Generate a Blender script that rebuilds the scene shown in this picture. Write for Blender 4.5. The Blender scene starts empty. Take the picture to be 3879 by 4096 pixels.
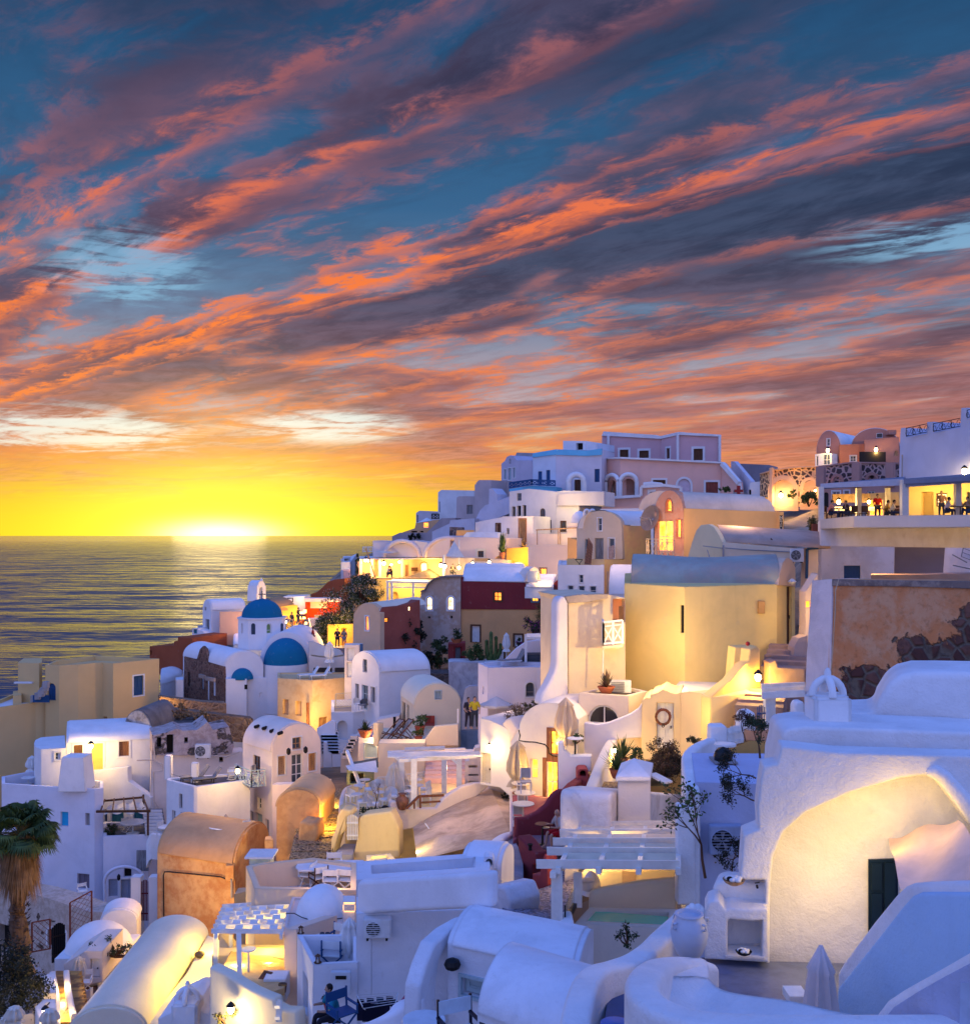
import bpy,bmesh,math,random
from mathutils import Vector,Matrix,noise
VV=Vector
from mathutils.geometry import tessellate_polygon
R=math.radians
NB=bmesh.new
RU=random.uniform
random.seed(7)
SC=bpy.context.scene
COL=SC.collection
F=4160.0;CX=1939.5;HY=2142.0;H=120.0
def P(px,py,d):return VV(((px-CX)/F*d,d,H-(py-HY)/F*d))
def XY(px,d):return VV(((px-CX)/F*d,d))
cam=bpy.data.cameras.new('camera');co=bpy.data.objects.new('camera',cam);COL.objects.link(co)
co.location=(0,0,H);co.rotation_euler=(R(90),0,0)
cam.sensor_fit='VERTICAL';cam.sensor_height=24.0;cam.lens=24.0*F/4096.0
cam.shift_y=-(HY-2048.0)/4096.0
cam.shift_y=-cam.shift_y
cam.clip_start=0.3;cam.clip_end=400000
SC.camera=co
class NT:
    def __init__(s,t):s.t=t;s.n=t.nodes;s.l=t.links
    def new(s,k,**kw):
        n=s.n.new(k)
        for a,b in kw.items():setattr(n,a,b)
        return n
    def put(s,sock,v):
        if v is None:return
        if hasattr(v,'is_output'):s.l.new(v,sock)
        else:
            if isinstance(v,(tuple,list,Vector)):
                v=tuple(v)
                if sock.type=='RGBA' and len(v)==3:v=v+(1,)
            elif sock.type=='VECTOR':v=(v,v,v)
            elif sock.type=='RGBA':v=(v,v,v,1)
            sock.default_value=v
    def m(s,op,a,b=None,c=None,clamp=False):
        n=s.new('ShaderNodeMath',operation=op,use_clamp=clamp)
        s.put(n.inputs[0],a);s.put(n.inputs[1],b);s.put(n.inputs[2],c)
        return n.outputs[0]
    def vm(s,op,a,b=None,scale=None):
        n=s.new('ShaderNodeVectorMath',operation=op)
        s.put(n.inputs[0],a);s.put(n.inputs[1],b)
        if scale is not None:s.put(n.inputs['Scale'],scale)
        return n.outputs['Value']if op in('DOT_PRODUCT','LENGTH','DISTANCE')else n.outputs[0]
    def mix(s,f,a,b,mode='MIX'):
        n=s.new('ShaderNodeMix',data_type='RGBA',blend_type=mode);n.clamp_factor=True
        s.put(n.inputs[0],f);s.put(n.inputs[6],a);s.put(n.inputs[7],b)
        return n.outputs[2]
    def ss(s,x,a,b):
        n=s.new('ShaderNodeMapRange',interpolation_type='SMOOTHSTEP')
        if a<b:s.put(n.inputs[0],x);n.inputs[1].default_value=a;n.inputs[2].default_value=b
        else:
            s.put(n.inputs[0],x);n.inputs[1].default_value=b;n.inputs[2].default_value=a
            n.inputs[3].default_value=1;n.inputs[4].default_value=0
        return n.outputs[0]
    def ramp(s,x,stops,interp='LINEAR'):
        n=s.new('ShaderNodeValToRGB');s.put(n.inputs[0],x);r=n.color_ramp;r.interpolation=interp
        while len(r.elements)<len(stops):r.elements.new(0.5)
        for e,(p,c)in zip(r.elements,stops):
            e.position=p;e.color=tuple(c)+(1,)if len(c)==3 else c
        return n.outputs[0]
    def noise(s,v,sc,det=4,rough=.55,dist=0,lac=2.0,dim='3D',w=None):
        n=s.new('ShaderNodeTexNoise',noise_dimensions=dim)
        s.put(n.inputs['Vector'],v);n.inputs['Scale'].default_value=sc;n.inputs['Detail'].default_value=det
        n.inputs['Roughness'].default_value=rough;n.inputs['Distortion'].default_value=dist;n.inputs['Lacunarity'].default_value=lac
        return n.outputs[0]
    def vor(s,v,sc,feat='F1',rand=1):
        n=s.new('ShaderNodeTexVoronoi',feature=feat);s.put(n.inputs['Vector'],v);n.inputs['Scale'].default_value=sc
        n.inputs['Randomness'].default_value=rand
        return n
    def xyz(s,v):
        n=s.new('ShaderNodeSeparateXYZ');s.put(n.inputs[0],v);return n.outputs
    def comb(s,x,y,z=0):
        n=s.new('ShaderNodeCombineXYZ');s.put(n.inputs[0],x);s.put(n.inputs[1],y);s.put(n.inputs[2],z);return n.outputs[0]
def C255(r,g,b):
    f=lambda c:(c/255/12.92 if c/255<=.04045 else((c/255+.055)/1.055)**2.4)
    return(f(r),f(g),f(b))
W=bpy.data.worlds.new('World');SC.world=W;W.use_nodes=True
N=NT(W.node_tree);N.n.clear()
tc=N.new('ShaderNodeTexCoord').outputs['Generated']
dirn=N.vm('NORMALIZE',tc)
X,Y,Z=N.xyz(dirn)
SUNAZ=math.atan2((880-CX)/F,1.0)
sund=VV((math.sin(SUNAZ),math.cos(SUNAZ),0.0))
dh=N.vm('DOT_PRODUCT',dirn,tuple(sund))
west=N.ss(dh,-.15,.75)
za=N.m('MAXIMUM',Z,0.0)
clear=N.ramp(za,[(0,C255(255,214,30)),(.035,C255(255,225,70)),(.075,C255(250,200,120)),(.12,C255(190,180,185)),(.20,C255(104,136,168)),(.30,C255(56,102,144)),(.46,C255(34,76,116)),(.9,C255(38,78,140))])
zz=N.m('ADD',za,0.055)
cxp=N.m('DIVIDE',X,zz);cyp=N.m('DIVIDE',Y,zz)
va=R(-47);s1=N.m('ADD',N.m('MULTIPLY',cxp,math.sin(va)),N.m('MULTIPLY',cyp,math.cos(va)))
t1=N.m('ADD',N.m('MULTIPLY',cxp,math.cos(va)),N.m('MULTIPLY',cyp,-math.sin(va)))
wv=N.comb(N.m('MULTIPLY',s1,.35),N.m('MULTIPLY',t1,.6),3.1)
wn=N.new('ShaderNodeTexNoise');N.put(wn.inputs['Vector'],wv);wn.inputs['Scale'].default_value=1.3;wn.inputs['Detail'].default_value=4
wx,wy,wz=N.xyz(wn.outputs['Color'])
s2=N.m('ADD',s1,N.m('MULTIPLY',N.m('SUBTRACT',wx,.5),.9))
t2=N.m('ADD',t1,N.m('MULTIPLY',N.m('SUBTRACT',wy,.5),.55))
big=N.noise(N.comb(N.m('MULTIPLY',s2,.8),N.m('MULTIPLY',t2,1.5),2.4),1.0,4,.5,.2)
mid=N.noise(N.comb(N.m('MULTIPLY',s2,2.1),N.m('MULTIPLY',t2,3.9),4.2),1.0,8,.62,.25)
fine=N.noise(N.comb(N.m('MULTIPLY',s2,5.5),N.m('MULTIPLY',t2,11.0),9.2),1.0,8,.66,.3)
def gau(x,x0,w):return N.m('EXPONENT',N.m('MULTIPLY',N.m('POWER',N.m('DIVIDE',N.m('SUBTRACT',x,x0),w),2.0),-1.0))
tb=N.m('ADD',t1,N.m('MULTIPLY',N.m('SUBTRACT',mid,.5),.30))
tf=N.m('ADD',tb,N.m('MULTIPLY',N.m('SUBTRACT',fine,.5),.26))
dens=N.m('ADD',N.m('ADD',N.m('MULTIPLY',big,.66),N.m('MULTIPLY',mid,.28)),N.m('MULTIPLY',fine,.14))
for t0,w_,k in((2.42,.22,.10),(1.05,.16,.07),(1.42,.10,.05),(1.30,.06,-.05),(1.78,.20,-.10),(1.18,.10,-.04),(3.2,.3,-.05)):
    dens=N.m('ADD',dens,N.m('MULTIPLY',gau(tb,t0,w_),k))
cover=N.ss(N.m('ADD',dens,N.m('MULTIPLY',N.ss(za,.30,.12),.035)),.455,.60)
body=N.ramp(za,[(0,C255(255,170,60)),(.05,C255(225,150,110)),(.10,C255(150,115,118)),(.16,C255(98,86,104)),(.26,C255(62,72,98)),(.40,C255(42,62,92)),(.9,C255(64,74,110))])
shade=N.ss(N.m('ADD',N.m('MULTIPLY',mid,.55),N.m('MULTIPLY',fine,.45)),.38,.62)
body2=N.mix(shade,N.mix(1.0,body,(.52,.55,.62),'MULTIPLY'),N.mix(1.0,body,(1.2,1.2,1.2),'MULTIPLY'))
veil=N.mix(N.m('MULTIPLY',N.ss(mid,.38,.62),.35),clear,body2)
sky=N.mix(N.m('MULTIPLY',cover,.92),veil,body2)
fbr=N.ss(fine,.42,.64)
mbr=N.ss(mid,.44,.60)
edge=N.m('SUBTRACT',1.0,N.m('ABSOLUTE',N.m('MULTIPLY',N.m('SUBTRACT',dens,.50),13.0)),clamp=True)
lit=N.m('MULTIPLY',N.m('MULTIPLY',edge,N.m('SUBTRACT',1.0,N.m('MULTIPLY',N.ss(za,.20,.36),.62))),N.m('ADD',N.m('MULTIPLY',fbr,.75),N.m('MULTIPLY',mbr,.35)))
ramp_near=N.ss(za,.34,.12)
sunp=N.m('POWER',N.m('MAXIMUM',dh,0.0),5.0)
bands=0.0
for t0,w_,k in((2.17,.05,1.7),(1.22,.035,.9),(1.50,.045,1.1),(2.02,.035,.9),(2.30,.03,.6),(2.75,.05,.5),(3.45,.08,.6),(4.3,.10,.7)):
    bands=N.m('ADD',bands,N.m('MULTIPLY',gau(tf,t0,w_),N.m('MULTIPLY',N.m('ADD',N.m('MULTIPLY',fbr,.65),.35),k)))
litc=N.ramp(za,[(0,C255(255,190,20)),(.06,C255(255,165,50)),(.13,C255(255,140,70)),(.20,C255(255,132,62)),(.30,C255(235,118,78)),(.40,C255(170,98,98)),(.6,C255(120,95,120))])
litk=N.m('MULTIPLY',lit,N.m('ADD',N.m('MULTIPLY',sunp,.95),.12),clamp=True)
sky=N.mix(litk,sky,litc)
sky=N.mix(N.m('MULTIPLY',N.m('MULTIPLY',bands,N.m('ADD',N.m('MULTIPLY',sunp,.6),.40)),1.0,clamp=True),sky,litc)
pinkm=N.m('MULTIPLY',N.m('MULTIPLY',N.ss(wz,.50,.66),N.ss(dens,.48,.58)),N.m('MULTIPLY',N.ss(za,.16,.32),.15))
sky=N.mix(pinkm,sky,C255(196,110,105))
ax=N.m('ARCTAN2',X,Y)
da=N.m('SUBTRACT',ax,SUNAZ)
g=N.m('ADD',N.m('POWER',N.m('DIVIDE',da,.22),2.0),N.m('POWER',N.m('DIVIDE',za,.05),2.0))
glow=N.m('EXPONENT',N.m('MULTIPLY',g,-1.0))
g3=N.m('ADD',N.m('POWER',N.m('DIVIDE',da,.50),2.0),N.m('POWER',N.m('DIVIDE',za,.075),2.0))
glow3=N.m('EXPONENT',N.m('MULTIPLY',g3,-1.0))
salmon=N.m('MULTIPLY',N.m('EXPONENT',N.m('MULTIPLY',N.m('POWER',N.m('DIVIDE',za,.105),1.5),-1.0)),.80)
low=N.noise(N.comb(N.m('MULTIPLY',N.m('ARCTAN2',X,Y),9.0),N.m('MULTIPLY',za,95.0),1.7),1.0,6,.6,.6)
lowk=N.ss(low,.42,.60)
sky=N.mix(N.m('MULTIPLY',salmon,N.m('SUBTRACT',1.0,N.m('MULTIPLY',lowk,.45))),sky,C255(232,118,88))
op=0.0
for a0,e0,wa,we in((-.375,.093,.11,.022),(-.145,.103,.075,.016),(-.33,.235,.07,.035),(.40,.255,.09,.018)):
    op=N.m('ADD',op,N.m('MULTIPLY',gau(ax,a0,wa),gau(za,e0,we)))
opk=N.ss(N.m('MULTIPLY',op,N.m('ADD',N.m('MULTIPLY',N.ss(low,.36,.60),1.1),N.m('MULTIPLY',N.ss(fine,.35,.6),.5))),.16,1.15)
sky=N.mix(N.m('MULTIPLY',opk,.9),sky,N.ramp(za,[(0,C255(255,245,210)),(.11,C255(238,246,240)),(.2,C255(140,190,220)),(.3,C255(120,160,200))]))
gy=N.ramp(za,[(0,C255(255,222,20)),(.04,C255(255,200,20)),(.075,C255(255,140,50))])
sky=N.mix(N.m('MULTIPLY',glow3,N.m('SUBTRACT',.95,N.m('MULTIPLY',N.m('MULTIPLY',lowk,N.ss(za,.015,.06)),.75))),sky,gy)
sky=N.mix(N.m('MULTIPLY',glow,N.m('SUBTRACT',.95,N.m('MULTIPLY',N.m('MULTIPLY',lowk,N.ss(za,.02,.07)),.45))),sky,C255(255,236,20))
g2=N.m('ADD',N.m('POWER',N.m('DIVIDE',da,.045),2.0),N.m('POWER',N.m('DIVIDE',za,.012),2.0))
glow2=N.m('EXPONENT',N.m('MULTIPLY',g2,-1.0))
sky=N.mix(1.0,sky,N.mix(glow2,(0,0,0),(2.4,2.0,1.2)),'ADD')
g4=N.m('EXPONENT',N.m('MULTIPLY',N.m('ADD',N.m('POWER',N.m('DIVIDE',da,.14),2.0),N.m('POWER',N.m('DIVIDE',za,.10),2.0)),-1.0))
sky=N.mix(1.0,sky,N.mix(g4,(0,0,0),(.58,.46,.08)),'ADD')
east=N.ramp(za,[(0,C255(198,180,200)),(.15,C255(182,180,212)),(.38,C255(150,164,220)),(.8,C255(100,138,220))])
east=N.mix(1.0,east,(1.27,1.43,1.78),'MULTIPLY')
front=N.ss(Y,.25,.62)
sky=N.mix(front,east,sky)
sky=N.mix(N.ss(Z,-.02,0.0),(.05,.05,.08),sky)
bg=N.new('ShaderNodeBackground');N.put(bg.inputs[0],sky);bg.inputs[1].default_value=1.0
wo=N.new('ShaderNodeOutputWorld');N.l.new(bg.outputs[0],wo.inputs[0])
W.cycles.sampling_method='MANUAL';W.cycles.sample_map_resolution=1024
SC.view_settings.view_transform='Standard';SC.view_settings.look='None';SC.view_settings.gamma=1;SC.view_settings.exposure=0
sl=bpy.data.lights.new('sun','SUN');so=bpy.data.objects.new('sun',sl);COL.objects.link(so)
sl.energy=0.011;sl.angle=R(5);sl.color=(1,.72,.38)
so.rotation_euler=(R(90-2.2),0,math.pi-SUNAZ)
so.rotation_euler=VV((-sund.x,-sund.y,-math.sin(R(2.5)))).to_track_quat('-Z','Y').to_euler()
so.location=(0,0,H+50)
MC={}
def _mat(key):
    m=bpy.data.materials.new(key);m.use_nodes=True;N=NT(m.node_tree);return m,N,N.n['Principled BSDF']
def obc(N):return N.new('ShaderNodeTexCoord').outputs['Object']
def setb(b,rough=.8,metal=0,spec=.3):
    b.inputs['Roughness'].default_value=rough;b.inputs['Metallic'].default_value=metal;b.inputs['Specular IOR Level'].default_value=spec
def plaster(col,dirt=.12,bump=.25,sc=1.0,stain=None,sk=0.0,key=None):
    k=('pl',col,dirt,bump,sc,stain,sk)
    if k in MC:return MC[k]
    m,N,b=_mat('plaster');setb(b,.88,0,.15);o=obc(N)
    n1=N.noise(o,.55*sc,5,.6,.4);n2=N.noise(o,3.2*sc,6,.65,.2);n3=N.noise(o,16*sc,4,.6)
    c=N.mix(N.ss(n1,.35,.68),col,tuple(x*(1-dirt)for x in col))
    x,y,z=N.xyz(o);st=N.noise(N.comb(N.m('MULTIPLY',x,5.0),N.m('MULTIPLY',y,5.0),N.m('MULTIPLY',z,.45)),1.0*sc,5,.6)
    c=N.mix(N.m('MULTIPLY',N.ss(st,.55,.75),dirt*1.5),c,tuple(x*.72 for x in col))
    c=N.mix(N.m('MULTIPLY',N.ss(n2,.60,.70),dirt*1.1),c,(.40,.35,.31))
    if stain:c=N.mix(N.m('MULTIPLY',N.ss(N.m('ADD',N.m('MULTIPLY',n1,.6),N.m('MULTIPLY',n2,.4)),.46,.60),sk),c,stain)
    N.put(b.inputs['Base Color'],c)
    bp=N.new('ShaderNodeBump');bp.inputs['Strength'].default_value=bump;bp.inputs['Distance'].default_value=.05
    N.put(bp.inputs['Height'],N.m('ADD',N.m('ADD',N.m('MULTIPLY',n2,.8),N.m('MULTIPLY',n3,.35)),N.m('MULTIPLY',n1,1.2)))
    bv=N.new('ShaderNodeBevel',samples=3);bv.inputs['Radius'].default_value=.07
    N.l.new(bv.outputs[0],bp.inputs['Normal'])
    N.l.new(bp.outputs[0],b.inputs['Normal']);MC[k]=m;return m
def plain(col,rough=.6,metal=0,spec=.3,var=.12,bump=.1,name='paint'):
    k=('p',col,rough,metal,spec,var,bump)
    if k in MC:return MC[k]
    m,N,b=_mat(name);setb(b,rough,metal,spec);o=obc(N)
    n=N.noise(o,4.0,5,.6,.3)
    N.put(b.inputs['Base Color'],N.mix(N.ss(n,.35,.7),col,tuple(x*(1-var)for x in col)))
    bp=N.new('ShaderNodeBump');bp.inputs['Strength'].default_value=bump;bp.inputs['Distance'].default_value=.02
    N.put(bp.inputs['Height'],N.noise(o,22,3));N.l.new(bp.outputs[0],b.inputs['Normal']);MC[k]=m;return m
def wood(col):
    k=('w',col)
    if k in MC:return MC[k]
    m,N,b=_mat('wood');setb(b,.65);o=obc(N);x,y,z=N.xyz(o)
    n=N.noise(N.comb(N.m('MULTIPLY',x,9.0),N.m('MULTIPLY',y,9.0),N.m('MULTIPLY',z,1.2)),1.5,5,.6,.5)
    N.put(b.inputs['Base Color'],N.mix(N.ss(n,.35,.68),col,tuple(x*.5 for x in col)));MC[k]=m;return m
def stone(mortar,s1,s2,sc=2.2,gap=.07,key='stone'):
    k=('s',mortar,s1,s2,sc,gap)
    if k in MC:return MC[k]
    m,N,b=_mat('stone');setb(b,.9,0,.15);o=obc(N)
    wn=N.new('ShaderNodeTexNoise');N.put(wn.inputs['Vector'],o);wn.inputs['Scale'].default_value=sc*1.3
    o2=N.vm('ADD',o,N.vm('SCALE',N.vm('SUBTRACT',wn.outputs['Color'],(.5,.5,.5)),None,.35/sc))
    v=N.vor(o2,sc,'DISTANCE_TO_EDGE');v2=N.vor(o2,sc,'F1')
    n=N.noise(o,sc*5,5,.6)
    r=N.xyz(v2.outputs['Color'])[0]
    c=N.mix(r,s1,s2);c=N.mix(N.ss(n,.3,.7),c,N.mix(.5,c,(.05,.04,.04)))
    e=N.ss(v.outputs['Distance'],gap*.6,gap*1.4)
    N.put(b.inputs['Base Color'],N.mix(e,mortar,c))
    bp=N.new('ShaderNodeBump');bp.inputs['Strength'].default_value=.7;bp.inputs['Distance'].default_value=.08
    N.put(bp.inputs['Height'],N.m('ADD',N.ss(v.outputs['Distance'],0,gap*2.5),N.m('MULTIPLY',n,.5)))
    N.l.new(bp.outputs[0],b.inputs['Normal']);MC[k]=m;return m
def peel(base,under,rub1,rub2,sc=1.0,th=.56,gx=0,gz=0):
    k=('peel',base,under,rub1,rub2,sc,th,gx,gz)
    if k in MC:return MC[k]
    m,N,b=_mat('worn_plaster');setb(b,.92,0,.1);o=obc(N)
    n1=N.noise(o,.35*sc,6,.62,.4);n2=N.noise(o,1.6*sc,7,.68,.3);n3=N.noise(o,9*sc,5,.6)
    c=N.mix(N.ss(n2,.38,.62),base,under)
    c=N.mix(N.m('MULTIPLY',N.ss(n3,.5,.7),.35),c,tuple(x*.45 for x in base))
    v=N.vor(o,3.3*sc,'DISTANCE_TO_EDGE');v2=N.vor(o,3.3*sc,'F1');r=N.xyz(v2.outputs['Color'])[1]
    rub=N.mix(N.ss(v.outputs['Distance'],.05,.13),(.16,.13,.10),N.mix(r,rub1,rub2))
    rub=N.mix(N.ss(n3,.4,.7),rub,N.mix(.5,rub,(.04,.03,.03)))
    ox,oy,oz=N.xyz(o)
    e=N.ss(N.m('ADD',N.m('ADD',N.m('MULTIPLY',n1,.75),N.m('MULTIPLY',n2,.25)),N.m('ADD',N.m('MULTIPLY',ox,gx),N.m('MULTIPLY',oz,gz))),th-.008,th+.008)
    N.put(b.inputs['Base Color'],N.mix(e,c,rub))
    if 0:pass
    h=N.mix(e,N.m('ADD',.9,N.m('MULTIPLY',n2,.4)),N.m('MULTIPLY',N.ss(v.outputs['Distance'],0,.2),.6))
    bp=N.new('ShaderNodeBump');bp.inputs['Strength'].default_value=.9;bp.inputs['Distance'].default_value=.12
    N.put(bp.inputs['Height'],h);N.l.new(bp.outputs[0],b.inputs['Normal']);MC[k]=m;return m
def cobble(mortar,s1,s2,sc=4.5,gap=.16):return stone(mortar,s1,s2,sc,gap)
def tiles(col,line,sc=1.6):
    k=('t',col,line,sc)
    if k in MC:return MC[k]
    m,N,b=_mat('tiles');setb(b,.5,0,.3);o=obc(N);n=N.new('ShaderNodeTexBrick');N.put(n.inputs['Vector'],o)
    n.offset=0;N.put(n.inputs['Color1'],col);N.put(n.inputs['Color2'],tuple(x*.85 for x in col));N.put(n.inputs['Mortar'],line)
    n.inputs['Scale'].default_value=sc;n.inputs['Mortar Size'].default_value=.02;n.inputs['Brick Width'].default_value=.5;n.inputs['Row Height'].default_value=.5
    N.put(b.inputs['Base Color'],n.outputs[0]);MC[k]=m;return m
def emit(col,st,name='lamp_light',tex=False):
    k=('e',col,st,tex)
    if k in MC:return MC[k]
    m,N,b=_mat(name);setb(b,.4);b.inputs['Base Color'].default_value=tuple(col)+(1,)
    N.put(b.inputs['Emission Color'],col);b.inputs['Emission Strength'].default_value=st
    if tex:
        o=obc(N);n=N.noise(o,2.3,3,.6,.3)
        N.put(b.inputs['Emission Color'],N.mix(N.ss(n,.35,.65),tuple(x*y for x,y in zip(col,(.75,.35,.2))),col))
    MC[k]=m;return m
def glass(col=(.03,.04,.05)):
    k=('g',col)
    if k in MC:return MC[k]
    m,N,b=_mat('glass');setb(b,.08,0,.5);b.inputs['Base Color'].default_value=tuple(col)+(1,);MC[k]=m;return m
def leaf(c1,c2,sc=3.0):
    k=('l',c1,c2,sc)
    if k in MC:return MC[k]
    m,N,b=_mat('foliage');setb(b,.6,0,.2);o=obc(N);n=N.noise(o,sc,4,.6)
    N.put(b.inputs['Base Color'],N.mix(N.ss(n,.38,.62),c1,c2))
    b.inputs['Subsurface Weight'].default_value=0.0;MC[k]=m;return m
def fabric(col):
    k=('f',col)
    if k in MC:return MC[k]
    m,N,b=_mat('fabric');setb(b,.95,0,.05);o=obc(N);n=N.noise(o,3.0,4,.6)
    N.put(b.inputs['Base Color'],N.mix(N.ss(n,.3,.7),col,tuple(x*.86 for x in col)))
    b.inputs['Sheen Weight'].default_value=.1;MC[k]=m;return m
PL=plaster
WHITE=PL((.80,.79,.78));WHITEN=PL((.82,.82,.83),.13,.5,1.3);WHITED=PL((.76,.73,.70),.30,.3)
CREAM=PL((.80,.70,.52),.1);YELL=PL((.80,.60,.24),.08);OCH=PL((.66,.36,.13),.22);TAN=PL((.52,.36,.24),.25)
ORNG=PL((.78,.42,.15),.14);PINK=PL((.80,.34,.33),.08);LPINK=PL((.82,.50,.42),.08);MAR=PL((.22,.035,.04),.15)
MAUVE=PL((.52,.24,.30),.12);LBLUE=PL((.16,.52,.74),.08);GREY=PL((.40,.38,.38),.2);WARM=PL((.82,.70,.60),.12)
REDB=PL((.33,.09,.04),.15);SALM=PL((.58,.24,.14),.2)
DOMEB=PL((.008,.155,.28),.10,.15);FLOORG=plain((.18,.18,.20),.7);DKFLOOR=plain((.10,.10,.12),.8)
GLASS=glass();GLASSB=glass((.06,.08,.11));FWHITE=plain((.78,.78,.76),.5,name='white_paint');FBLUE=plain((.01,.07,.20),.5,name='blue_paint')
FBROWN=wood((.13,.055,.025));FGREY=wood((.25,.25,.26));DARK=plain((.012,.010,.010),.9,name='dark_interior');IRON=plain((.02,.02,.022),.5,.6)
TEAL=plain((.04,.20,.26),.5,name='teal_paint');PALEB=plain((.38,.50,.54),.55,name='pale_paint')
LITY=emit((1.0,.50,.06),3.2,'lit_room',True);LITW=emit((1.0,.80,.45),3.0,'lit_room',True);LITO=emit((1.0,.38,.05),2.6,'lit_room',True);BULB=emit((1.0,.78,.38),30,'bulb')
WOODL=wood((.50,.30,.15));CLOTH=fabric((.72,.66,.56));CLOTHW=fabric((.80,.80,.78));CLOTHD=fabric((.52,.42,.30));RATT=fabric((.42,.38,.34))
TERRA=plain((.42,.12,.05),.7);METALW=plain((.66,.67,.68),.4)
G1=leaf((.035,.07,.018),(.09,.13,.035));G2=leaf((.02,.04,.015),(.05,.075,.03));G3=leaf((.09,.09,.03),(.16,.12,.05));GD=leaf((.012,.018,.012),(.03,.035,.02))
FLW=leaf((.30,.30,.24),(.55,.53,.45),9);FLM=leaf((.32,.02,.20),(.50,.05,.34),9);DRY=leaf((.20,.12,.05),(.32,.20,.10))
ZO=[0.0,0.0,1.0]
def zo(x,y,s=1.876):ZO[:]=[x,y,s]
def sx(x):return ZO[0]+x/ZO[2]
def sy(y):return ZO[1]+y/ZO[2]
def Q(x,y,d):return P(sx(x),sy(y),d)
def zq(y,d):return H-(sy(y)-HY)/F*d
def G(x,y,z):
    d=(H-z)*F/(sy(y)-HY);return P(sx(x),sy(y),d)
CZ=[0.0]
def pts(l):
    out=[]
    for p in l:
        if isinstance(p,Vector):v=p.copy()
        elif len(p)==3:v=Q(*p);
        else:v=G(p[0],p[1],CZ[0])
        CZ[0]=v.z;out.append(v)
    return out
def TP(*a,**k):return T.part(*a,**k)
class Thing:
    def __init__(s,name,label,cat,base=None,group=None):
        s.name=name;s.label=label;s.cat=cat;s.group=group;s.o=None;s.base=base;s.q=[]
    def root(s,loc):
        if s.o is None:
            s.o=bpy.data.objects.new(s.name,None);COL.objects.link(s.o);s.o.location=s.base if s.base is not None else loc
            s.o.empty_display_size=.3
            s.o['label']=s.label;s.o['category']=s.cat
            if s.group:s.o['group']=s.group
    def part(s,name,bm,mat,parent=None,label=None,smooth=None):
        if name in SPLIT:
            bm.verts.index_update();bm.verts.ensure_lookup_table();seen=set();isl=[]
            for v in bm.verts:
                if v.index in seen:continue
                st=[v];seen.add(v.index);g=[]
                while st:
                    q=st.pop();g.append(q)
                    for e in q.link_edges:
                        w=e.other_vert(q)
                        if w.index not in seen:seen.add(w.index);st.append(w)
                isl.append(g)
            if len(isl)>1:
                o=None;allc=sum((v.co for v in bm.verts),VV((0,0,0)))/len(bm.verts)
                if s.o is None:allc.z=min(v.co.z for v in bm.verts);s.root(allc)
                for g in isl:
                    b=bmesh.new();mp={v.index:b.verts.new(v.co)for v in g};fs=set(f for v in g for f in v.link_faces)
                    for f in fs:b.faces.new([mp[v.index]for v in f.verts])
                    o=s.part2(name,b,mat,parent,label,smooth)
                bm.free();return o
        return s.part2(name,bm,mat,parent,label,smooth)
    def part2(s,name,bm,mat,parent=None,label=None,smooth=None):
        if s.o is None:
            c=VV((0,0,0));
            for v in bm.verts:c+=v.co
            c/=max(1,len(bm.verts));c.z=min(v.co.z for v in bm.verts);s.root(c)
        bm.transform(Matrix.Translation(-s.o.location))
        bmesh.ops.recalc_face_normals(bm,faces=bm.faces[:])
        me=bpy.data.meshes.new(name);bm.to_mesh(me);bm.free()
        me.materials.append(mat)
        if smooth is not None:
            for p in me.polygons:p.use_smooth=True
            me.set_sharp_from_angle(angle=R(smooth))
        o=bpy.data.objects.new(name,me);COL.objects.link(o);o.parent=parent or s.o
        if label:o['label']=label
        return o
def single(name,bm,mat,label,cat,group=None,kind=None,smooth=None):
    c=VV((0,0,0))
    for v in bm.verts:c+=v.co
    c/=max(1,len(bm.verts));c.z=min(v.co.z for v in bm.verts)
    bm.transform(Matrix.Translation(-c));bmesh.ops.recalc_face_normals(bm,faces=bm.faces[:])
    me=bpy.data.meshes.new(name);bm.to_mesh(me);bm.free();me.materials.append(mat)
    if smooth is not None:
        for p in me.polygons:p.use_smooth=True
        me.set_sharp_from_angle(angle=R(smooth))
    o=bpy.data.objects.new(name,me);COL.objects.link(o);o.location=c
    if kind:o['kind']=kind
    if label:o['label']=label
    if cat:o['category']=cat
    if group:o['group']=group
    return o
def face(bm,ps):
    try:return bm.faces.new([bm.verts.new(p)for p in ps])
    except ValueError:return None
def box(bm,c,sx_,sy_,sz,rot=0.0,ux=None,uy=None,uz=None):
    if ux is None:ux=VV((math.cos(rot),math.sin(rot),0));uy=VV((-math.sin(rot),math.cos(rot),0));uz=VV((0,0,1))
    v=[bm.verts.new(c+ux*(a*sx_/2)+uy*(b*sy_/2)+uz*(d*sz/2))for a in(-1,1)for b in(-1,1)for d in(-1,1)]
    for f in((0,1,3,2),(4,6,7,5),(0,4,5,1),(2,3,7,6),(0,2,6,4),(1,5,7,3)):bm.faces.new([v[i]for i in f])
def bar(bm,a,b,w=.05,h=None,up=VV((0,0,1))):
    h=h or w;d=b-a;L=d.length
    if L<1e-6:return
    uz=d/L;ux=uz.cross(up)
    if ux.length<1e-3:ux=uz.cross(VV((0,1,0)))
    ux.normalize();uy=ux.cross(uz)
    box(bm,(a+b)/2,w,h,L,ux=ux,uy=uy,uz=uz)
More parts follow.
